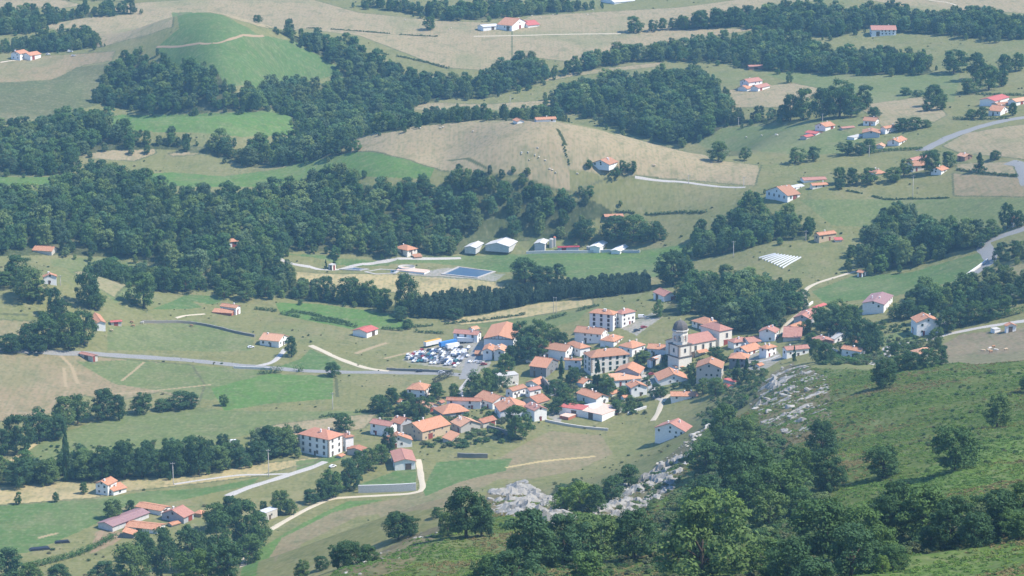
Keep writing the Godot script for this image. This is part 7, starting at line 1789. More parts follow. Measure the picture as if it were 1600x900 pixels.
var TREES := [
	["","round lone tree on the far tan pasture above the diagonal wood",0,[[-78.3,-2438.9,13.8,13.3]]],
	["trees in a row on the far upper pasture","round tree in the row leading to the top right wood",0,[[115.6,-2425.6,15.8,19.8],[132.8,-2428.4,11.2,11.9],[143.3,-2431.6,11.8,9.9],[152.5,-2432.2,11.2,11.3],[164.5,-2429.2,13.2,15.9],[179.6,-2427.6,18.4,19.9],[194.8,-2428.2,19.1,19.9],[210.1,-2428.7,19.8,21.2]]],
	["","big round tree on the meadow right of the bald hill",0,[[152.8,-1869.8,15.8,17.5]]],
	["","small round tree right of the big meadow tree",0,[[173.1,-1879.1,10.3,9.8]]],
	["pair of round trees on the right meadow","round meadow tree above the great farmhouse",0,[[208.4,-1857.5,12.2,14.4],[222,-1861.3,11.2,12.3]]],
	["","small lone tree under the long far right wood",1,[[239.9,-2203.5,10.2,7.9]]],
	["","dark conifer-like tree inside the bend of the upper right road",3,[[326.2,-1759.8,13.7,13.8]]],
	["copse of trees by the far slope farm","tree in the copse above the far slope farm",0,[[224.4,-2040.3,22.3,19.1],[233.6,-2031.3,25.5,22.4],[246,-2006.6,26.4,23.2],[259.7,-2007.3,30.8,28.8],[283.1,-2038.4,20.1,20.3],[267.8,-1999.6,18.6,19.9],[219,-2048.2,14,12.4]]],
	["trees in the curved hedge on the upper right","tree in the curved hedge on the upper right pasture",0,[[325.8,-2100,6.9,12.8],[332.8,-2087.6,5.7,10.4],[336.1,-2023.2,17.8,19.1],[338,-1997.5,13.2,14.4],[327,-1997.6,8.8,11.1]]],
	["trees round the far slope houses","garden tree beside the far slope houses",0,[[284.4,-1988.5,8.7,13.2],[296.4,-1926.6,10.6,13.9],[306.3,-1927.7,10.1,15],[315.7,-1928.8,6.4,10.7],[248.9,-1869.8,10.8,14.5],[257.8,-1865.3,9.7,12.4],[265,-1873.1,10.3,13.5]]],
	["trees above the red-roofed barn at the right edge","tree in the clump above the red-roofed barn at the right",0,[[390.9,-2140.4,23.6,22.6],[390.9,-2081.3,21.2,22],[372.1,-2072.1,13.1,17.2],[418.1,-2156.9,16.7,15.6],[431.1,-2162.5,16.7,14.4],[403.9,-2095,13.9,12.8],[379.4,-2184.2,21,26.6]]],
	["garden trees by the upper right road","garden tree by the houses on the upper right road",0,[[351.8,-1941.2,7.5,10.8],[359.2,-1935.8,9.6,11.8],[381.8,-1932,10.7,8.6]]],
	["trees between the right slope houses","tree between the orange-roofed houses on the right slope",0,[[232.1,-1782.9,12.7,11.9],[240.4,-1777.5,12.7,11.8],[230.2,-1771,7.8,8.8],[251.3,-1777.6,11.8,14.8],[269.3,-1777.4,10.8,14.8],[277.8,-1786.4,12.8,10.9],[296.3,-1780.8,17.7,17.8],[308.7,-1788.4,11.9,11.9],[340.3,-1779.2,6.9,9.9]]],
	["trees by the winding right road","tree beside the white house at the winding right road",0,[[319.7,-1618.1,18,11.8],[325.3,-1613.4,11.7,10],[308.1,-1612.1,12.1,11.8]]],
	["trees of the left hollow","big round tree on the pasture edge left of the valley",0,[[-267,-1573.4,27.3,18.6],[-236.9,-1602.6,24.1,22.5],[-231.4,-1659.7,17.5,17.6],[-217.8,-1663.5,17.1,16.7],[-123.3,-1665.8,17,14.8],[-106.8,-1661.8,18.4,20.3],[-94.5,-1656.8,17.4,13.8],[-84.6,-1644.4,15.9,13.7],[-70.3,-1637.5,28,19.1],[-164.5,-1663.2,13.8,15.8],[-176.4,-1654.2,13.7,15.7],[-191.5,-1657,11.5,13.9]]],
	["bushes at the end of the plantation","rounded tree at the foot of the pine plantation",0,[[-73.1,-1622.6,9.9,12.6],[-67.4,-1604.3,6.2,9.8],[-36.8,-1625.6,7.6,14.5],[-26.1,-1636.8,6.3,8.2]]],
	["trees of the pond farm","tree beside the ponds and sheds of the farm",0,[[51.2,-1787.4,16.7,20.7],[8.7,-1691.7,17.2,24.4],[21.7,-1688.4,12.5,19.6],[31.2,-1691.6,12.1,10.3],[73,-1784.4,19.6,24.7],[86.4,-1779.2,19.5,27],[100.4,-1768.6,15.5,20.5],[106.3,-1644.4,24.5,22.8],[114.4,-1639.8,16.7,15.5],[101.5,-1648.5,12.7,11.9]]],
	["conifers by the utility block","small dark conifer beside the cream utility block",3,[[-128.9,-1729.5,7.1,4.3],[-123.4,-1733.7,8.1,5.3]]],
	["trees hiding the far left farmhouse","tree in the clump hiding the far left farmhouse",0,[[-280.6,-1546.3,14.3,14],[-282.5,-1510.1,22.5,22.2],[-293.1,-1504.3,16.1,17.9],[-270.6,-1515,23.8,20.6],[-262.7,-1524.2,23.1,16.4],[-302.1,-1496.7,11.8,18.7],[-286.3,-1502.7,11.4,14.5],[-284.6,-1546.6,21.7,12.2],[-289.7,-1532.2,11.6,7.8],[-264,-1574.8,13.6,14.2],[-315.5,-1587.4,17.8,19.7],[-303,-1562.1,21.9,22.1],[-320.2,-1579.5,9.3,17.8],[-297.5,-1564.6,13.1,15]]],
	["hedgerow trees of the left meadow","hedgerow tree between the two big left meadows",0,[[-231.3,-1395.6,18.5,18.3],[-222.7,-1396.3,15,12.7],[-211.6,-1410.1,12.7,14.4],[-191,-1421.4,10.4,18.5],[-184.4,-1421.4,9.6,10.4],[-201.4,-1415.8,6.8,12],[-250.8,-1378.3,18.7,18.1],[-244.3,-1386.6,17.3,14.2],[-259.4,-1350.7,19.2,19.3],[-268.3,-1328.8,22,19.1],[-251.2,-1356.1,14.6,16.3],[-274.3,-1323.9,15.1,13.7]]],
	["","tiny lone tree in the left green field",0,[[-166.4,-1425.5,7.2,6.4]]],
	["","tall narrow poplar in the lower left hedge",4,[[-232.6,-1279.4,31.4,5.5]]],
	["trees along the lower left stream","tree in the row along the lower left stream",0,[[-255.7,-1270.8,16.4,16.9],[-241.5,-1275.1,13.8,16.1],[-222.6,-1281.7,13.9,16.9],[-214.3,-1281.8,18.2,14.7],[-202.9,-1284.2,21.1,16.2],[-194,-1285.5,17.1,11],[-184.9,-1287.9,15.7,13.2],[-175.7,-1289.1,19.7,15.4],[-165.2,-1291.5,21.9,16.2],[-154.1,-1298.2,13.2,13.3],[-144.7,-1304.8,10.3,13.3],[-135.3,-1313.7,11.8,14.9],[-124.3,-1325,16.4,16.5],[-131.7,-1329.9,16.1,12.8]]],
	["","bushy tree on the field corner above the lower left stream",0,[[-157.2,-1335.1,9.8,9.1]]],
	["","lone tree left of the villa in the green field",0,[[-220.1,-1258.2,6.8,5.1]]],
	["young trees in the lower left stubble","small young tree at the edge of the straw stubble",0,[[-250.6,-1241.8,6.8,4.7],[-232,-1244.8,5.7,4.3]]],
	["trees behind the lower left farmyard","bushy tree behind the long purple-roofed barn",0,[[-199.6,-1220.4,10.8,11.9],[-192,-1232.2,6.3,5.7]]],
	["trees below the lower left farmyard","big tree in the grove below the lower left farmyard",0,[[-129,-1168,28,20.8],[-138.8,-1151.4,26.3,20.5],[-123.6,-1181.6,16.8,14.2],[-150,-1139.1,22.8,20.4],[-161.4,-1117.5,25.3,20],[-109.8,-925.3,18,17.6],[-119,-920.2,17.7,16],[-124.1,-1149.8,14.8,16.5],[-171.1,-1089.9,21.3,19],[-174.7,-1154.6,15.9,13.3],[-145.5,-1205.7,15.4,13.8],[-140.2,-1215.1,15.5,13.9]]],
	["trees at the bottom left corner","tree at the bottom left corner",0,[[-231,-1115.8,17.5,20.2],[-206.2,-1103.9,10.9,14.8],[-184.8,-1103.7,11.8,17.9],[-220.4,-1106.6,12.2,12.9]]],
	["trees beside the field track below the mansion","tree in the clump between the mansion and the walled lawn",0,[[-92,-1256.4,15.2,15],[-96,-1251.6,11.7,11.4],[-84.1,-1266,17.1,13.7],[-75.8,-1296.7,13.1,11.7],[-69.7,-1309.3,11,10.4],[-80.7,-1287.5,14.5,11.7],[-103.1,-1247,7.7,9.9],[-116.8,-1231.8,12.9,11.9],[-112,-1228.4,8.7,9.1],[-125.4,-1234.1,6.3,4.9],[-65.8,-1329.3,14.2,9.8]]],
	["","dense round tree behind the large mansion's roof",0,[[-94.8,-1370.7,10.7,13.9]]],
	["","small tree beside the curved driveway house",0,[[-136.1,-1531.5,13.6,9.4]]],
	["","round tree on the left road verge",0,[[-108,-1491.1,9.5,10]]],
	["trees above the lower village row","garden tree above the lower village row",0,[[-76.9,-1410.6,11,12.7],[-69.6,-1427.3,10.3,10.4],[-72.7,-1407.5,8.6,8.7],[-58.8,-1415,10.3,10.3],[-52.6,-1397.6,11.7,13.4],[-44,-1439.4,9.6,11.3],[-61.2,-1403.9,7.8,11]]],
	["trees beside the two-track lane into the village","tree beside the two-track lane into the village",0,[[-33.6,-1438.1,8.8,8.1],[-22.4,-1439.4,12.8,12.9],[-15.7,-1441.2,16.8,17],[-9.4,-1448.4,13.7,13.8],[-4.6,-1479.1,14.8,12.4]]],
	["","big round tree in front of the broad gabled house",0,[[1.8,-1349.9,19.6,17.5]]],
	["trees on the bank above the wide white house","light green tree on the bank right of the orange hall",0,[[5.9,-1527.6,19,15.3],[14.9,-1522.6,20.2,16.1],[24.2,-1513,18.4,13.5],[9.7,-1502.2,17.1,16.8],[18.7,-1505.9,13.4,14.3],[30.4,-1510.3,13.4,11],[0,-1501,12.5,12.6]]],
	["","dark slender cypress left of the town hall",4,[[29.1,-1461.5,13.8,5.3]]],
	["","tall dark spruce in front of the town hall",3,[[49.7,-1430,21.9,10.4]]],
	["garden trees below the town hall","garden tree below the town hall",0,[[36.9,-1452.5,11.3,10.6],[54.7,-1426.2,13.5,12],[44.4,-1426.5,8.7,10.4],[24.2,-1435.3,9.6,10.5],[31.2,-1416.8,10.3,11.1],[25.4,-1400.4,9.4,11],[32.8,-1404.6,7,7.9],[64.5,-1420.8,6.3,9.6],[59.8,-1397,7.4,11.8],[67.2,-1399.9,8.6,7.9]]],
	["","round plaza tree right of the town hall",0,[[77.9,-1478.5,7.4,11.6]]],
	["trees in front of the church","tree in front of the church",0,[[103,-1420.3,12.7,6.4],[119.7,-1456.3,10.1,12.2],[82,-1412.8,8.7,8.7],[86.4,-1412.5,6.3,6.3],[108,-1398.4,9.4,11],[114.2,-1385.7,10.1,14],[100.9,-1411.4,4.7,5.5]]],
	["cypresses beside the dark-fronted house","tall dark cypress beside the dark-fronted house",3,[[127.1,-1394.8,14.8,9.4],[131.6,-1388.6,14.7,8.6]]],
	["","small pointed conifer before the white house above the limestone slope",3,[[161.1,-1414,9.9,4.4]]],
	["trees on the slope right of the church street","tree between the lane and the tall narrow house",0,[[170.8,-1391.9,14,10.2],[164.5,-1299.4,12,11],[188.6,-1463.5,20.4,19.7],[183.8,-1479.9,15.7,14.9],[200.6,-1468.5,17.2,18.1],[199.4,-1417.3,19.8,17.5],[203.6,-1403,18.4,15.8],[195.1,-1455.5,12.2,10.6],[196.4,-1495.8,14.6,16.8],[176.7,-1484.5,8.3,9.2],[175.5,-1453.3,8.1,8.2]]],
	["trees at the road bend on the crest","round tree near the road bend behind the crest",0,[[199.8,-1391.7,11.7,7.8],[212.2,-1374.2,9.2,7.8],[239,-1397.1,13.3,10.3],[191.2,-1185.4,9,13.4],[195.6,-1171.1,9.5,11.9],[203.4,-1174.5,9.2,10],[186.7,-1193.3,7.4,8.1]]],
	["trees behind the big solitary white house","tree behind the big solitary white house",0,[[241.3,-1464.4,11.1,12.4],[235.3,-1479.6,11.6,14.1],[251.6,-1435.9,15.3,14.6],[260.2,-1443.5,14.2,13.9],[268.4,-1443.9,13.4,13.9],[276.8,-1443.7,13,13.9],[228.8,-1481.4,10.3,10.8],[286.5,-1446.1,12.2,11.5]]],
	["hillside trees above the limestone","tree standing alone on the fern slope just below the crest",0,[[166.8,-1108.6,13.7,13.2]]],
	["","large tree on the fern slope above the bottom right thicket",0,[[140,-775.4,15,17.3]]],
	["","tree high on the fern slope near the right edge",0,[[179.7,-911.9,13,13]]],
	["","dark tree at the right edge of the fern slope",0,[[212.6,-1018.2,7.8,7.6]]],
	["pair of trees on the dark gully edge","tree at the gully edge on the fern slope",0,[[120,-951.6,15.6,15.7],[102,-793.2,14.8,14]]],
	["","round tree with a bare grey limb on the fern slope",0,[[120.6,-796.6,11.1,14.1]]],
	["trees crowning the lower spur","tree on the bracken spur left of the limestone knob",0,[[-14.4,-763.4,16.4,15.7],[-9.6,-764.7,13,10.9],[-20.4,-775.3,7.9,8.8]]],
	["trees behind the bracken spur","tree showing behind the bracken spur",0,[[-41.6,-890.9,10.6,13.2],[-37.4,-889.9,7.6,8.6],[-49.5,-746.4,8.1,12],[-53.4,-745.9,8.1,8.6],[-44.3,-748.4,5.5,7.7],[-76.2,-881.9,8.1,6.6],[-70.2,-888.7,5.6,6.6],[-27.8,-905.2,4.1,5.7]]],
	["trees of the bottom centre thicket","dark tree of the thicket at the bottom centre",0,[[5.2,-657.4,16.8,17.3],[14.1,-668.4,15.2,17.6],[0,-598.2,12.3,14.8],[24,-676.5,13.4,16.6],[32.6,-651.4,14.1,14.9],[17.4,-574.2,11.5,13.2],[-6.5,-614.3,11,11.3]]],
	["","largest dark tree at the bottom centre right",0,[[43.7,-560,20.6,22.9]]],
	["trees in the gully right of the limestone ridge","tree in the gully right of the limestone ridge",0,[[76.6,-836.5,18.9,18.1],[85.8,-859,18.4,17.6],[86.4,-782.3,15.5,17],[79.9,-1013.9,14.8,18.4],[65,-826.8,13.1,15.5],[72.9,-693.9,13,13.9],[75.9,-778.6,14.3,15.6],[46.1,-649.9,11.1,11.2],[89.6,-1026.3,14.4,15.1],[96.1,-826,14,13.2],[85.9,-727.7,11.4,12.5],[96,-1117.6,18.2,14.5],[98.6,-1051.2,14.8,14.9]]],
	["light green trees in the gully","light green tree standing out in the gully",5,[[60.6,-770.3,13.1,14.1],[66.3,-742.9,12.6,13.6],[23.5,-856.2,11.1,11.2],[18,-858.4,9.2,8.8]]],
	["shrubby trees in the gap between the limestone","shrub tree between the limestone knob and ridge",0,[[28.9,-849,10.5,9.6],[41.3,-1017.2,12,12.7],[49.6,-1042.9,10,11.2]]],
	["trees of the bottom right thicket","tree of the thicket at the bottom right",0,[[75.9,-588.8,14.1,17.6],[81.6,-563.9,13.2,14],[74.1,-530.2,11.6,14.7],[89.1,-583,12.5,11.8],[95,-603.3,12.8,11.5],[97.7,-579.5,12.9,15.4],[100.8,-562.3,12.3,12.4],[105,-551.4,8.6,10.5],[112.2,-562.5,11,13.7],[118.8,-568.8,10.8,10.6],[61.7,-531.5,12,13.8],[61.8,-492.7,9.5,12.3],[59.6,-558.6,9.6,11.3],[114.3,-549.5,7,8.3],[96.6,-561,5.8,8.1],[82.4,-544.3,8.7,9.4]]],
	["","small rounded tree alone at the foot of the bottom right thicket",0,[[82.3,-525.2,6.5,7.6]]],
	["","pale bushy shrub left of the small rounded tree at the bottom",5,[[79.5,-521.9,4.5,4.2]]],
	["garden trees beside the bald hill farmhouse","garden tree beside the lone farmhouse on the bald hill",0,[[80.4,-1839.7,8.5,6.1],[88.3,-1839.1,9.5,10.1],[76,-1834.9,6.5,10.1],[56.4,-1836.6,7,6.1]]]]
var HEDGES := [
	["dark hedge crossing the pasture left of the red field shed",[-151.1,-1631.6,-133.7,-1623.5,-116.4,-1615.4,-100.9,-1605.2],3.12,2.86,0],
	["dark hedge between the red field shed and the lorry yard",[-83.4,-1601.8,-65.8,-1596.6,-45.1,-1591],3.12,2.6,0],
	["second hedge line above the pasture with the red field shed",[-168.5,-1638.5,-151.6,-1637.3,-138.9,-1636.7,-125.8,-1629.1,-106,-1614.5],2.34,2.08,0],
	["long clipped green hedge below the lower left farmyard",[-228.7,-1142.7,-212,-1159.4,-202.5,-1176.3,-194.6,-1193.4],3.38,3.38,1],
	["dark clipped hedge beside the hip-roofed villa",[-46.7,-1467.5,-42.1,-1477.2,-36.2,-1486.5],2.86,5.85,2],
	["tall clipped hedge above the brown pasture",[261,-1441.6,278.2,-1441.3,296.7,-1441.8],3.25,5.2,1],
	["clipped garden hedge in front of the low bungalow",[182.9,-1411,180.9,-1346.8,179.7,-1287.2],3.12,3.12,1],
	["thin hedge at the lower edge of the bald hill meadow",[74.8,-1810.3,87.6,-1808,98.9,-1804.6,119.2,-1798.3,137.5,-1786.7],2.34,2.08,0],
	["field hedge winding below the right slope houses",[234.5,-1765.7,245.9,-1756.6,259.5,-1742.5,278.4,-1735.6,301,-1721.3],1.56,1.3,0],
	["hedge along the lower edge of the upper right tan field",[313.2,-1774.7,330.6,-1746.7,345.9,-1723.4],2.08,1.95,0],
	["clipped hedge in front of the white houses by the upper right road",[265,-1866,279.2,-1866.8,300.9,-1855.2],2.6,2.6,1],
	["hedge beneath the red-roofed barn's meadow at the right",[339.2,-1944.4,360.8,-1928.6,376.2,-1920.4],2.6,2.6,0],
	["hedge along the upper meadow near the right edge",[365,-2082.3,387.9,-2050.7,409.7,-2030.3],2.6,2.34,0],
	["thin hedge line across the far tan pasture",[-194.6,-2425.4,-158.1,-2425,-112.3,-2418.9,-69.6,-2411.2],1.56,1.3,0],
	["hedge at the lower edge of the far tan pasture",[-126.9,-2349.6,-94.1,-2338.3,-64.1,-2317.5,-51.1,-2309.4],2.08,1.95,0],
	["low hedge beside the left road near the round tree",[-152,-1495.1,-143.4,-1498.3,-127.4,-1501.8],3.9,3.9,0],
	["hedge below the green fields under the plantation",[-64.1,-1606,-41.6,-1614.1,-16.6,-1616.8,8.3,-1616.8],1.95,1.82,0],
	["scrubby hedge on the green slope above the wide white house",[22.5,-1591,37,-1597.8,55.7,-1606.4],2.86,2.6,0],
	["hedge on the field edge above the lower left stream",[-109,-1399.5,-87.8,-1409.8,-73.4,-1414.6],2.08,1.82,0],
	["hedge climbing along the gully of the bald hill",[37.5,-1849.1,39.7,-1842,41.9,-1835.9],1.95,1.56,0]]
var WALLS := [
	["long dry stone wall curving across the left pasture",[-234.4,-1575.3,-220.5,-1586,-209.8,-1591.6,-192.5,-1590.4,-162.9,-1572.1],1.08,1.62,"stonewall"],
	["grey retaining wall at the front of the walled lawn",[-79.2,-1261.5,-64.3,-1260.7,-49.4,-1260.3],0.96,4.05,"palewall"],
	["stone wall along the upper edge of the centre meadow",[18.7,-1384.9,28.6,-1377.9,39.2,-1372.5,53.4,-1368.7],0.84,1.35,"stone"],
	["dark garden wall between the village gardens",[-13.5,-1366.6,-5.3,-1358.7,1.1,-1352.4],0.96,2.97,"stonewall"],
	["dark garden wall left of the cottage below the town hall",[18.1,-1460.1,21.7,-1444.5,25.3,-1433.8],0.96,4.05,"stonewall"],
	["stone wall at the edge of the meadow behind the walled lawn",[-29.2,-1316.1,-20.6,-1314.4,-13,-1314.1],0.96,2.43,"stonewall"],
	["grey retaining wall below the left road",[-169.3,-1505.6,-155.6,-1504.7,-145.8,-1503.4],0.72,1.49,"palewall"],
	["dark wall along the road below the lorry yard",[-76.3,-1505.6,-58.3,-1502.1,-36.4,-1495.5],0.84,1.49,"stonewall"],
	["white parapet wall on the outer bend of the winding road",[298.9,-1601.5,299.5,-1607.1,302.9,-1610.2],0.84,1.89,"whitewall"],
	["white parapet wall along the lower part of the winding road",[281.6,-1546.9,290,-1556.9,297.9,-1566.1],0.84,1.62,"whitewall"],
	["white terrace wall beside the church tower",[80.5,-1468,83.6,-1469.9,88.3,-1473.3],0.72,4.86,"whitewall"],
	["broken white wall on the grass left of the two-track lane",[65.4,-1392.2,70.6,-1395.5,76.2,-1398.2],0.72,1.35,"whitewall"],
	["white yard wall of the farmhouse beside the church lane",[180.6,-1533.6,183.2,-1542.4,187.3,-1551],0.6,1.62,"whitewall"],
	["grey yard wall below the row of farm sheds",[10,-1771.5,45.3,-1770.1,67.8,-1768,89.8,-1755],0.72,1.89,"palewall"]]
var ROADS := [
	["road",6.5,"asphalt",[-312.7,-1495.6,-284.5,-1503.6,-265.3,-1510.9,-249.8,-1516.2,-228.2,-1519.4,-206.1,-1519.5,-180.1,-1514.9,-156.1,-1509.8,-126.3,-1503.2,-102.9,-1501,-74.9,-1500.4,-54.2,-1497.1,-38.6,-1493.1,-26.9,-1485.6]],
	["road",9.1,"asphalt",[-26.8,-1478.3,-25.9,-1495.5,-24.3,-1515.5,-21.8,-1535.1,-19.2,-1552.1]],
	["lane",3.2,"concrete",[-24.9,-1480.8,-27.4,-1469.9,-29.5,-1458.9,-30.6,-1442]],
	["track",4.0,"gravel",[-126.5,-1557.2,-115.4,-1541.8,-102.4,-1524.9,-87.8,-1509.8,-75,-1502.6]],
	["lane",3.5,"concrete",[-156.2,-1510.4,-150.7,-1514.7,-146.2,-1521.5,-142.9,-1537.3,-141.3,-1546.7]],
	["road",4.4,"concrete",[-146.4,-1257.4,-140.7,-1266.3,-133.3,-1275.4,-114.8,-1293.8,-105.5,-1304.3,-100,-1313]],
	["lane",2.2,"concrete",[-176,-1275.4,-160.9,-1283.1,-143.2,-1290.8,-131.5,-1291.9,-118.1,-1292.8]],
	["track",3.2,"gravel",[-108.7,-915.4,-109.1,-941.4,-127.4,-1158.5,-122.5,-1195.9,-109.3,-1226.2,-94.9,-1250.5,-83.7,-1254.7,-65.7,-1255.5,-50.2,-1255.9,-46.2,-1263.1,-47.6,-1283.5,-50,-1313.3]],
	["road",10.4,"asphalt",[300.3,-1850.8,313.1,-1867.1,327.8,-1884.7,348.7,-1901,368.7,-1913.8,393.3,-1921.2]],
	["road",9.1,"asphalt",[347.2,-1763.3,352.7,-1749.9,351.6,-1734.9,348.3,-1699.8]],
	["road",9.1,"asphalt",[332.1,-1606.2,322,-1606.5,312.8,-1606.7,304,-1605.2,301.2,-1598.1,301.5,-1579.6,298.6,-1563.1,290.6,-1553.8,280.1,-1542.9]],
	["lane",3.0,"gravel",[222.2,-1617.8,210.7,-1611.2,197.4,-1602.9,188.7,-1591.8,184.6,-1576.3,183.5,-1555.9,180.2,-1537,171.1,-1517.5,165.1,-1504.4,161.6,-1489.3]],
	["road",4.5,"concrete",[297.4,-1426.5,280,-1431,262,-1432.6,251,-1432,239.9,-1426.9,222.4,-1424.8,214.3,-1417,211.3,-1394.1,204.4,-1364.2,189,-1310.4]],
	["track",3.2,"gravel",[90.1,-1413.7,86,-1405.8,84.1,-1397,82.1,-1386.4,78.6,-1374.8]],
	["lane",3.5,"concrete",[86,-1405.8,81.6,-1418.8,80.1,-1438.5,76.8,-1456.2]],
	["track",2.6,"gravel",[-36.3,-2412.5,0,-2413.4,48.6,-2419.1,75.9,-2420.8,103.3,-2421.4]],
	["track",2.2,"concrete",[89.6,-1836.2,109.6,-1834.3,130.3,-1830.1,168,-1809.3]],
	["lane",4.0,"concrete",[-176.8,-1749.8,-164,-1741.2,-153.1,-1732.4,-135.1,-1728.6,-121.9,-1730.4,-111.4,-1740.7,-91.8,-1749,-63,-1756.8,-36.1,-1764.3]],
	["track",2.4,"earthtrack",[-313.6,-2249.5,-278.9,-2221.5,-250.2,-2214.5,-222.6,-2286.5]],
	["track",2.5,"gravel",[-457.8,-2275.2,-445.6,-2286.6,-437.6,-2290.1]],
	["track",2.2,"gravel",[409.8,-2512.7,424.9,-2497.9,431.6,-2474.1]],
	["lane",3.0,"concrete",[136,-1441.4,148.6,-1438.3,154.8,-1444.4]],
	["track",2.0,"gravel",[-216,-1598.9,-211,-1608.1,-199.9,-1618.6]]]
var POLES := [
	[-176.2,-1274.4,12.1,"tall grey power pole with crossarm on the lower left verge",0],
	[-127.9,-1288.7,14.9,"grey power pole beside the road to the large mansion",0],
	[27.7,-1608,10.8,"double-legged power pole on the straw field above the village",1],
	[137.7,-2084.1,8.5,"power pole at the right foot of the rounded central wood",0],
	[185.1,-2067.5,7.4,"power pole on the pale meadow right of the central wood",0],
	[128.4,-1829.6,6.5,"power pole beside the pale track on the bald hill slope",0],
	[166.9,-1812.6,6.9,"power pole at the right end of the pale track",0],
	[149.1,-1684.1,10.8,"power pole in the tree belt under the great farmhouse",0],
	[262.6,-1855.6,9,"pale power pole in the meadow below the far slope houses",0],
	[276.9,-1737.6,16.1,"power pole in the field below the right slope houses",0],
	[243.6,-1986.4,7.6,"pale pole behind the far slope farmhouse",0],
	[-288.1,-1592.4,6.6,"pole beside the white house at the far left edge",0],
	[-102.9,-1416.1,10.3,"thin pole in the green field left of the village",0],
	[-1.7,-2213.3,9.5,"power pole in the tan strip behind the bald hill",0],
	[197.4,-1682.6,7.4,"pole beside the square ochre house",0]]
var SHEEP := [[7,-1838.9,"white sheep in the flock on the bald hill"],[11.7,-1839.7,"white sheep in the flock on the bald hill"],[16.8,-1837.8,"white sheep in the flock on the bald hill"],[19.6,-1836.8,"white sheep in the flock on the bald hill"],[18.7,-1843.1,"white sheep in the flock on the bald hill"],[12.6,-1834.6,"white sheep in the flock on the bald hill"],[24.2,-1835.2,"white sheep in the flock on the bald hill"],[27.4,-1830,"white sheep in the flock on the bald hill"],[29.3,-1829.5,"white sheep in the flock on the bald hill"],[47.4,-1830.7,"white sheep in the flock on the bald hill"],[7,-1839.8,"white sheep in the flock on the bald hill"],[31.6,-1828.4,"white sheep in the flock on the bald hill"],[19.4,-2500.6,"white sheep grazing on the far top pasture"],[40.2,-2507.4,"white sheep grazing on the far top pasture"],[74.1,-2506.4,"white sheep grazing on the far top pasture"],[28.1,-2491.1,"white sheep grazing on the far top pasture"],[79.8,-2529.4,"white sheep grazing on the far top pasture"],[188.6,-2034.6,"white sheep on the meadow right of the bald hill"],[199.4,-2019.2,"white sheep on the meadow right of the bald hill"],[207.7,-1977,"white sheep on the meadow right of the bald hill"],[-103.7,-2478,"white sheep grazing on the far top pasture"],[-59.9,-2438.8,"white sheep near the left crest of the bald hill"],[-58.2,-2444.1,"white sheep near the left crest of the bald hill"],[-69.5,-1920.2,"white sheep near the left crest of the bald hill"],[-54.3,-1915.2,"white sheep near the left crest of the bald hill"],[-29.3,-1898,"white sheep near the left crest of the bald hill"],[-52.3,-1915.6,"white sheep near the left crest of the bald hill"]]
var COWS := [[259.9,-1368.2,"cow of the small herd on the brown pasture"],[267.8,-1379.8,"cow of the small herd on the brown pasture"],[266.4,-1365.3,"cow of the small herd on the brown pasture"],[271.4,-1363.5,"cow of the small herd on the brown pasture"],[262.7,-1360.1,"cow of the small herd on the brown pasture"],[265,-1374.7,"cow of the small herd on the brown pasture"],[263.1,-1368.2,"cow of the small herd on the brown pasture"],[-238.5,-1564.3,"cow beside the far left farmhouse"],[-234.1,-1573.2,"cow beside the far left farmhouse"],[-250,-1549.9,"cow beside the far left farmhouse"],[-240.1,-1569.8,"cow beside the far left farmhouse"],[207,-1980.1,"cow on the meadow right of the bald hill"],[104.2,-1848.3,"cow on the meadow right of the bald hill"],[-204.6,-1585.8,"cow beside the far left farmhouse"]]
var PONDS := [["large blue rectangular pond below the farm sheds",[-46.8,-1718.7,-36.8,-1739.6,-13.3,-1725.8,-24.1,-1708.3]],["small dark blue pond left of the low pinkish shed",[-100.3,-1724.2,-90.9,-1731.5,-79.3,-1728.8,-82,-1720.6,-93.4,-1718.5]],["narrow pale blue pond beside the farm road",[-117.5,-1730.3,-110.2,-1734.6,-101.1,-1730.9,-106.3,-1727.9]]]
var SILOS := [["left grey silo next to the tall narrow shed",27.9,-1780.6,1.6,6.5,1],["right rusty-topped silo next to the tall narrow shed",30.2,-1781.6,1.1,7.1,0],["small white upright tank beside the dark red roofed shed",53.9,-1776,1.1,3.4,1]]
var TUNNELS := [[164.6,-1666.1,175.8,-1667.4],[166.2,-1662.3,177.6,-1665.5],[167.7,-1658.7,179.5,-1663.6],[169.3,-1655.2,181.4,-1661.8],[170.9,-1651.8,183.3,-1660.1],[172.5,-1648.5,185.2,-1658.4],[174,-1645.3,187.1,-1656.8],[175.6,-1642,189,-1655.3],[177.2,-1638.9,190.9,-1653.8]]
var BALES := [[-227.8,-1174,11,4,0.35,"long black plastic silage clamp at the lower left field edge"],[-218.9,-1185.2,8,3,0.3,"short black plastic silage clamp right of the longer one"]]
var TANKS := [["round concrete slurry tank between the ponds",-73.3,-1734.9,6]]
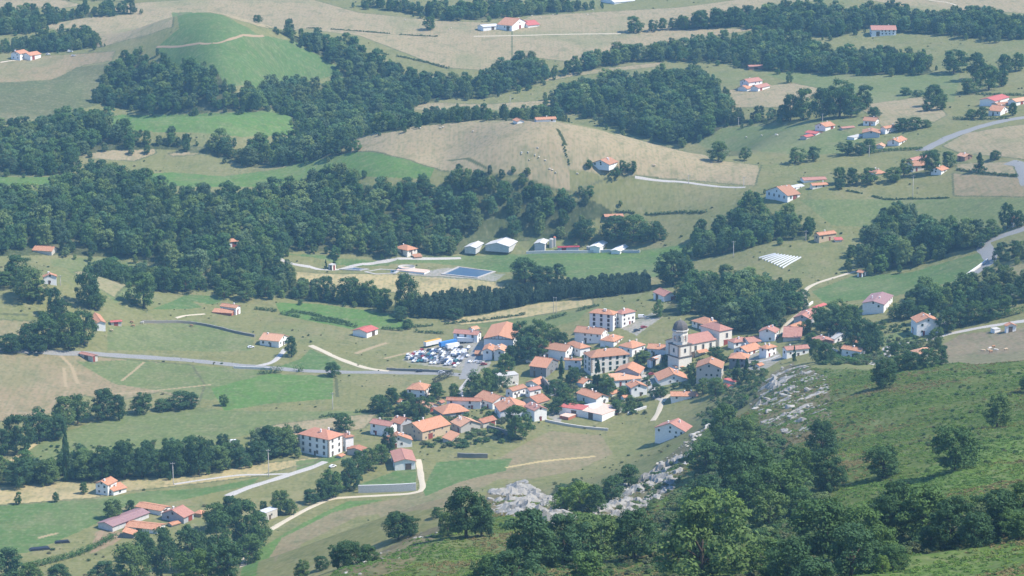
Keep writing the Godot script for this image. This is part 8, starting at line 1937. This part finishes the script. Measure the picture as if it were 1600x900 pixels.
var SCRUB := [
	["dark scrub filling the gully right of the limestone ridge",[90.1,-1116.1,96.3,-1139.9,102,-1154.8,109.1,-1104.5,111.3,-1042.9,115.4,-1007.5,108.5,-894.4,103,-804.2,94.9,-739.4,86.5,-716.8,75.7,-671.1,66.5,-632.9,61.6,-642.2,56.6,-652.3,51.3,-662.1,45.8,-670.2,42.7,-774.2,53,-834.1,70.7,-982.8,78.3,-1025.8],4.5,2.6],
	["scrub under the trees at the bottom centre",[-6.8,-643,-4.6,-692.7,-2,-746.9,4,-768.7,10.4,-793.9,18.1,-795.9,25.8,-797.8,33.5,-798,40,-789.2,46.2,-777,52,-762.5,56.4,-734.7,59.7,-699.8,60.7,-645.9,63.3,-617.1,55.6,-540.4,51.9,-547.4,48,-554.3,44.1,-561.2,40,-568.2,35.9,-575.4,31.6,-583,27.3,-591,22.8,-599.1,18.2,-607.3,13.4,-615.2,8.6,-622.7,3.6,-629.7,-1.6,-636.4],2.8,4.5],
	["scrub under the trees at the bottom right",[58.2,-551.8,67.7,-628.9,78.8,-667.2,92.2,-717.9,97.9,-718.3,103.5,-718.3,109,-718,110.6,-692.5,109.7,-654.7,112.1,-639.2,115.2,-628.8,119.8,-622.5,124.4,-617.1,129,-612.4,133.7,-608.2,121.8,-552.7,117.6,-553.2,113.4,-553.7,109.2,-554.4,105,-555.1,100.8,-555.8,96.6,-556.6,91.2,-552.5,85.8,-548.1,80.5,-543.5,75.2,-538.4,71.1,-542,66.8,-545.4,62.5,-548.7],3.5,3.0],
	["low bushes in the gap between the limestone knob and ridge",[21.4,-1201.3,31.5,-1204.7,40.8,-1038.9,25.5,-846.6,22.2,-846.8],4.0,2.4],
	["scattered low gorse bushes on the fern slope",[134.3,-1365.2,136.7,-1287.9,145,-1273.6,153.9,-1266.4,163.7,-1266.1,172.4,-1252.9,180.6,-1237.4,187.3,-1214.4,193.2,-1188.3,199.6,-1167.6,206.3,-1150.8,213.1,-1136.1,220,-1123.2,227,-1111.7,213.9,-1029.1,203.1,-960.4,190.3,-884.9,178.3,-815,169.3,-802.2,161.1,-792.4,153.5,-785.1,146.4,-779.5,139.6,-775.2,133,-771.8,126.6,-769.2,120.3,-767.2,119,-804.7,119.7,-860.5,127.2,-976.8,121.5,-1000,115.1,-1020.1,108.5,-1041.8,114.1,-1116.7,125.1,-1247],1.8,9.0],
	["low bushes among the limestone of the ridge",[35.4,-845.3,49.1,-1014.5,56.7,-1034,68.8,-1121.5,76.7,-1131.8,85.1,-1147.6,78.3,-1102.3,68.5,-1007.5,61,-971.4,47.8,-829,41.7,-837.7],2.6,4.0],
	["garden bushes between the lower village houses",[-77.1,-1414.9,-60.4,-1457.2,-44.8,-1441,-36,-1383.9,-52.6,-1346.1,-71.4,-1373.2],3.9,3.6],
	["garden bushes around the houses below the town hall",[18.9,-1457.5,38.2,-1476.3,50.4,-1461.7,62.4,-1446,74.1,-1429.6,75.5,-1384.9,62.7,-1393.4,49.7,-1399.9,36.5,-1405.5,21.9,-1406.7],4.1,3.6],
	["scrub at the village edge above the limestone ridge",[101.9,-1353.4,115.7,-1395.2,131,-1406.7,143.7,-1388.7,126.4,-1266.6,115.9,-1266.9,105.5,-1268.6],3.2,4.0],
	["bushes among the gardens at the right end of the village",[157.4,-1295.4,189.9,-1474.1,202.8,-1476.3,215.7,-1478.4,228.6,-1479.9,234.6,-1453,240.3,-1426.6,244.5,-1393.3,225.8,-1366,204.8,-1320.8,192.1,-1309.7,177.6,-1284.3,166.5,-1281.8],3.7,4.2],
	["garden shrubs along the upper village street",[11.7,-1507.6,31.4,-1522.5,46.8,-1512.6,62.1,-1504.2,74.6,-1494.8,86.9,-1485.3,99.1,-1475.2,110.1,-1470.2,121,-1464.3,131.7,-1457.1,142.2,-1448.3,143.7,-1388.7,132.3,-1400.3,120.3,-1407.8,107.9,-1412.5,95.3,-1414.8,85.1,-1428.8,74.6,-1441,62.8,-1455.5,50.7,-1469.1,38.3,-1481.7,25.1,-1493.8],3.7,3.8],
	["garden shrubs between the lower village row and the meadow",[-39.9,-1398,-27.6,-1417.7,-14.9,-1437,-3.7,-1437.7,7.5,-1438.2,18.6,-1438.7,21.7,-1394.5,10.7,-1369.6,0,-1343.5,-13.9,-1337.3,-27.8,-1332,-41.7,-1333.1,-55.6,-1334.3,-47.9,-1364.8],3.7,3.8],
	["bushes along the stream in the left hollow",[-290.9,-1329.5,-280.7,-1336,-270.3,-1342.7,-259.9,-1349.4,-247.8,-1350.3,-235.6,-1350.9,-223.3,-1351.3,-211.1,-1351.5,-199.3,-1351.6,-187.6,-1351.5,-175.9,-1351.3,-164.1,-1351.1,-152.4,-1350.9,-140.6,-1350.7,-130.6,-1356.7,-120.5,-1362.7,-118,-1331.9,-127.8,-1324.9,-137.4,-1317.9,-147,-1311,-156.5,-1304,-165.9,-1297.1,-175.2,-1290.2,-185.1,-1289,-195,-1287.7,-204.9,-1286.4,-214.8,-1285.1,-224.6,-1283.9,-234.5,-1282.7,-245.7,-1280,-256.9,-1277.3,-268.1,-1274.6,-279.2,-1271.9],3.0,6.5]]
var CARS := [
	[-56.6,-1550.2,4.28,0],[-51.7,-1550,1.08,0],[-49,-1549.9,1.13,0],[-44.4,-1549.9,1.14,0],[-41.7,-1549.8,1.12,1],[-39.2,-1549.9,1.08,0],[-37,-1549.9,4.39,0],[-34.4,-1550.3,1.30,1],
	[-32.2,-1550,1.13,1],[-27,-1550,4.46,0],[-60,-1544.9,1.17,0],[-57.5,-1545.1,4.36,0],[-55.1,-1544.7,1.24,0],[-50.4,-1545,1.28,0],[-47.6,-1544.6,1.31,1],[-45.5,-1544.7,4.35,0],
	[-43,-1545,1.08,0],[-40.4,-1545.3,4.47,0],[-35.4,-1545.3,4.25,0],[-33.2,-1545.1,4.47,0],[-30.6,-1545,4.42,0],[-28.3,-1545.1,1.30,0],[-64.1,-1539.8,1.05,0],[-61.6,-1540.2,4.31,0],
	[-58.8,-1539.9,4.22,0],[-56.5,-1540.2,1.19,0],[-54.3,-1539.5,1.06,0],[-51.5,-1539.9,4.19,0],[-49.1,-1540.1,4.22,0],[-44.2,-1540.1,1.26,0],[-41.8,-1539.9,4.22,0],[-39.3,-1539.9,4.26,0],
	[-36.9,-1539.9,4.44,0],[-34.7,-1539.9,4.40,0],[-31.9,-1539.8,4.35,0],[-29.6,-1539.8,4.46,1],[-64.9,-1534.6,4.48,0],[-62.4,-1534.4,4.30,0],[-59.8,-1534.8,1.22,0],[-57.7,-1534.8,4.47,0],
	[-55,-1534.4,1.23,0],[-52.8,-1534.7,1.34,0],[-50.1,-1534.5,1.23,0],[-47.8,-1534.9,4.44,0],[-45.3,-1534.4,1.17,0],[-42.8,-1534.4,4.39,0],[-40.2,-1534.5,4.46,0],[-37.9,-1534.5,4.20,0],
	[-35.4,-1535,1.24,1],[-33.2,-1535.1,4.24,0],[-30.7,-1534.4,1.05,0],[-28.3,-1534.9,4.30,0],[-63.9,-1529.9,1.14,1],[-61.5,-1529.6,1.12,0],[-59.1,-1529.7,1.25,0],[-56.7,-1529.3,1.15,0],
	[-54.1,-1530,1.13,0],[-51.6,-1529.9,1.16,0],[-49.2,-1529.3,1.25,0],[-46.9,-1529.6,1.29,1],[-44.3,-1529.6,4.31,0],[-42,-1529.7,1.13,0],[-39.2,-1529.7,4.44,0],[-34.5,-1529.5,1.22,1],
	[-32,-1529.5,1.17,0],[-29.5,-1529.4,4.36,0],[-27.2,-1529.8,1.31,0],[-60.1,-1524.2,1.14,0],[-57.4,-1524.4,4.19,0],[-55,-1524.7,1.10,0],[-52.8,-1524.3,1.34,1],[-50.1,-1524.8,4.33,0],
	[-47.7,-1524.5,4.34,0],[-45.4,-1524.4,1.07,0],[-43,-1524.1,4.50,1],[-40.3,-1524.8,1.14,0],[-37.9,-1524.6,4.33,0],[-35.5,-1524.9,1.19,0],[-33.2,-1524.7,1.31,0],[-30.4,-1524.3,4.26,0],
	[-49.3,-1519.8,1.23,0],[-46.7,-1519.5,1.10,0],[-44.5,-1519.3,4.26,0],[-41.7,-1519.6,4.31,0],[-39.2,-1519.4,4.44,0],[-36.8,-1519.1,1.20,1],[-34.3,-1519.6,1.06,1],[-32.2,-1519.3,1.05,0],
	[-40.4,-1514.5,1.33,0],[-38,-1514.2,1.16,0],[-35.3,-1514.6,1.17,0],[-32.9,-1514.4,1.31,0],[-34.6,-1509.5,1.30,0],[-21.5,-1514.4,0.20,0,"white","white car parked at the roadside below the orange hall"],[-18.8,-1511.8,0.10,0,"silver","silver car by the twin-gabled annex"],[-17.1,-1506.8,0.00,0,"red","red car by the twin-gabled annex"],
	[-56.2,-1499.6,0.05,0,"dark","dark car driving on the left road below the yard"],[-42.5,-1495.4,0.05,0,"silver","pale car on the left road nearest the junction"],[-25.5,-1516,1.20,0,"white","white car on the junction road"],[81.2,-1531.2,0.50,0,"red","red car on the pale drive beside the tall white house"],[76.7,-1527.4,0.50,0,"dark","dark car on the pale drive beside the tall white house"],[81,-1551.2,0.10,1,"white","white van at the end of the pale drive"],[-162.9,-1547.3,0.40,0,"white","white car at the curved driveway house"],[-400.7,-2311.1,0.00,1,"white","white van beside the far upper left farmhouse"],
	[-420.4,-2307,0.00,0,"white","white car beside the far upper left farmhouse"],[10.9,-1500.5,0.30,1,"white","white van left of the wide white house"],[13.6,-1504.3,0.30,0,"silver","silver car left of the wide white house"],[-95.2,-1302.9,0.80,0,"white","white car beside the large mansion"],[82,-1453.9,0.60,0,"red","red car in the lane before the church"],[23,-1434.2,0.20,0,"white","white car in the garden below the town hall"],[252.2,-1450.9,0.10,1,"white","white van beside the big solitary white house"],[295.1,-1477.1,0.00,1,"white","white van by the tall clipped hedge at the right edge"],
	[81.8,-1495.2,0.20,0,"blue","blue car beside the church tower"],[-395.4,-2296.5,0.30,0,"silver","silver car beside the far upper left copse"],[-152.3,-1348.5,0.30,1,"white","white van parked in the field corner above the stream"]]
var TRAILERS := [[-50,-1561.6,0.75,13,"white lorry trailer with an orange roof stripe in the yard","white",true,false],[-40.2,-1558.3,0.72,13,"bright blue lorry trailer in the yard","blue",false,false],[-29.4,-1562.9,-0.1,10,"white lorry with cab in front of the two-storey office","white",false,true],[-37.2,-1551.3,0.6,9,"plain white box trailer right of the blue one","white",false,false]]
var OUTCROPS := [["craggy pale limestone knob in the lower middle",[-10.2,-926.6,-3.3,-1261,7.3,-1270.7,15.8,-1208.3,18.7,-894.3,22.3,-827.1,19.7,-788.4,10.4,-793.9,5.3,-810.4,0,-836.5,-7.5,-891.7],170,1.5,0.5,3.0,0.36],["long pale limestone ridge climbing to the right",[25.7,-832.2,42.6,-1017,48.5,-1031,58.7,-1123.7,66.6,-1134.1,74.4,-1142.2,86.6,-1146.9,81.9,-1122.4,73,-1036.7,67.5,-1012.7,61.7,-983.2,46.2,-840.2,40.5,-835.2,34.7,-828.6],200,1.5,0.9,3.0,0.34],["pale limestone crest edge along the top of the long ridge",[27.7,-846.5,42.9,-1024.8,58.9,-1128.4,66.9,-1139.3,74.8,-1148.9,83,-1160,99.8,-1280,94.2,-1168.8,85.4,-1146.9,77.5,-1134.3,69.3,-1125.4,57,-1039.3,51,-1025.7,45.1,-1013.8,28.4,-832.6],120,2.0,0.9,0.0,0],["scattered pale limestone on the upper fern slope",[119.3,-1248.7,127,-1283.5,145.6,-1389.9,160.5,-1412,155.2,-1290.9,157.5,-1229.9,144.8,-1122.8,136.8,-1054,126.4,-1001.6,118.6,-1036.6,115,-1065.6,112.5,-1109.9],170,1.5,0.3,2.6,0.78],["small grey stones on the bracken spur at the bottom",[-54.6,-739.8,-49.6,-753.2,-50.9,-880.2,-44.1,-883.5,-37.3,-886.8,-31.4,-887.3,-25.6,-888.6,-24.7,-782.5,-28.6,-759.1,-32.5,-741.8,-36.2,-724.1,-40.3,-711,-44.2,-698.3],90,1.1,0.4,0.0,0]]
var TRACES := [
	["tan",2.24,[-273.8,-1503.9,-265,-1490.2,-256.3,-1460.3]],
	["tan",1.96,[-268.8,-1485.1,-262.1,-1452.2]],
	["tan",1.68,[-224.6,-1511.5,-232.6,-1473.3]],
	["tan",1.96,[-232.5,-1447.3,-218.5,-1454.1,-204.2,-1460.2,-179.2,-1472.4]],
	["straw",2.8,[-269.5,-1308.2,-259.9,-1349.4,-251.5,-1372.1]],
	["floor",2.24,[33.1,-1868.2,36.7,-1857.7,39.4,-1849.6]],
	["tan",2.24,[-231.5,-1191.3,-223.5,-1199.3]],
	["straw",2.52,[-3.4,-1296.6,17.1,-1309,30.9,-1315,44.7,-1320.7]],
	["scrub",2.1,[-47.2,-1862,-18.6,-1831.9]],
	["scrub",2.1,[-300.1,-1544.9,-317.1,-1540.7]],
	["scrub",1.96,[-105.9,-1488.3,-102.2,-1444.8]],
	["tan",2.8,[-79.1,-1532.1,-56.2,-1554.5]],
	["tan",3.5,[-97.6,-1542.4,-78.9,-1569.4]],
	["pasture",2.8,[286.8,-1677.3,299.7,-1705.2]]]
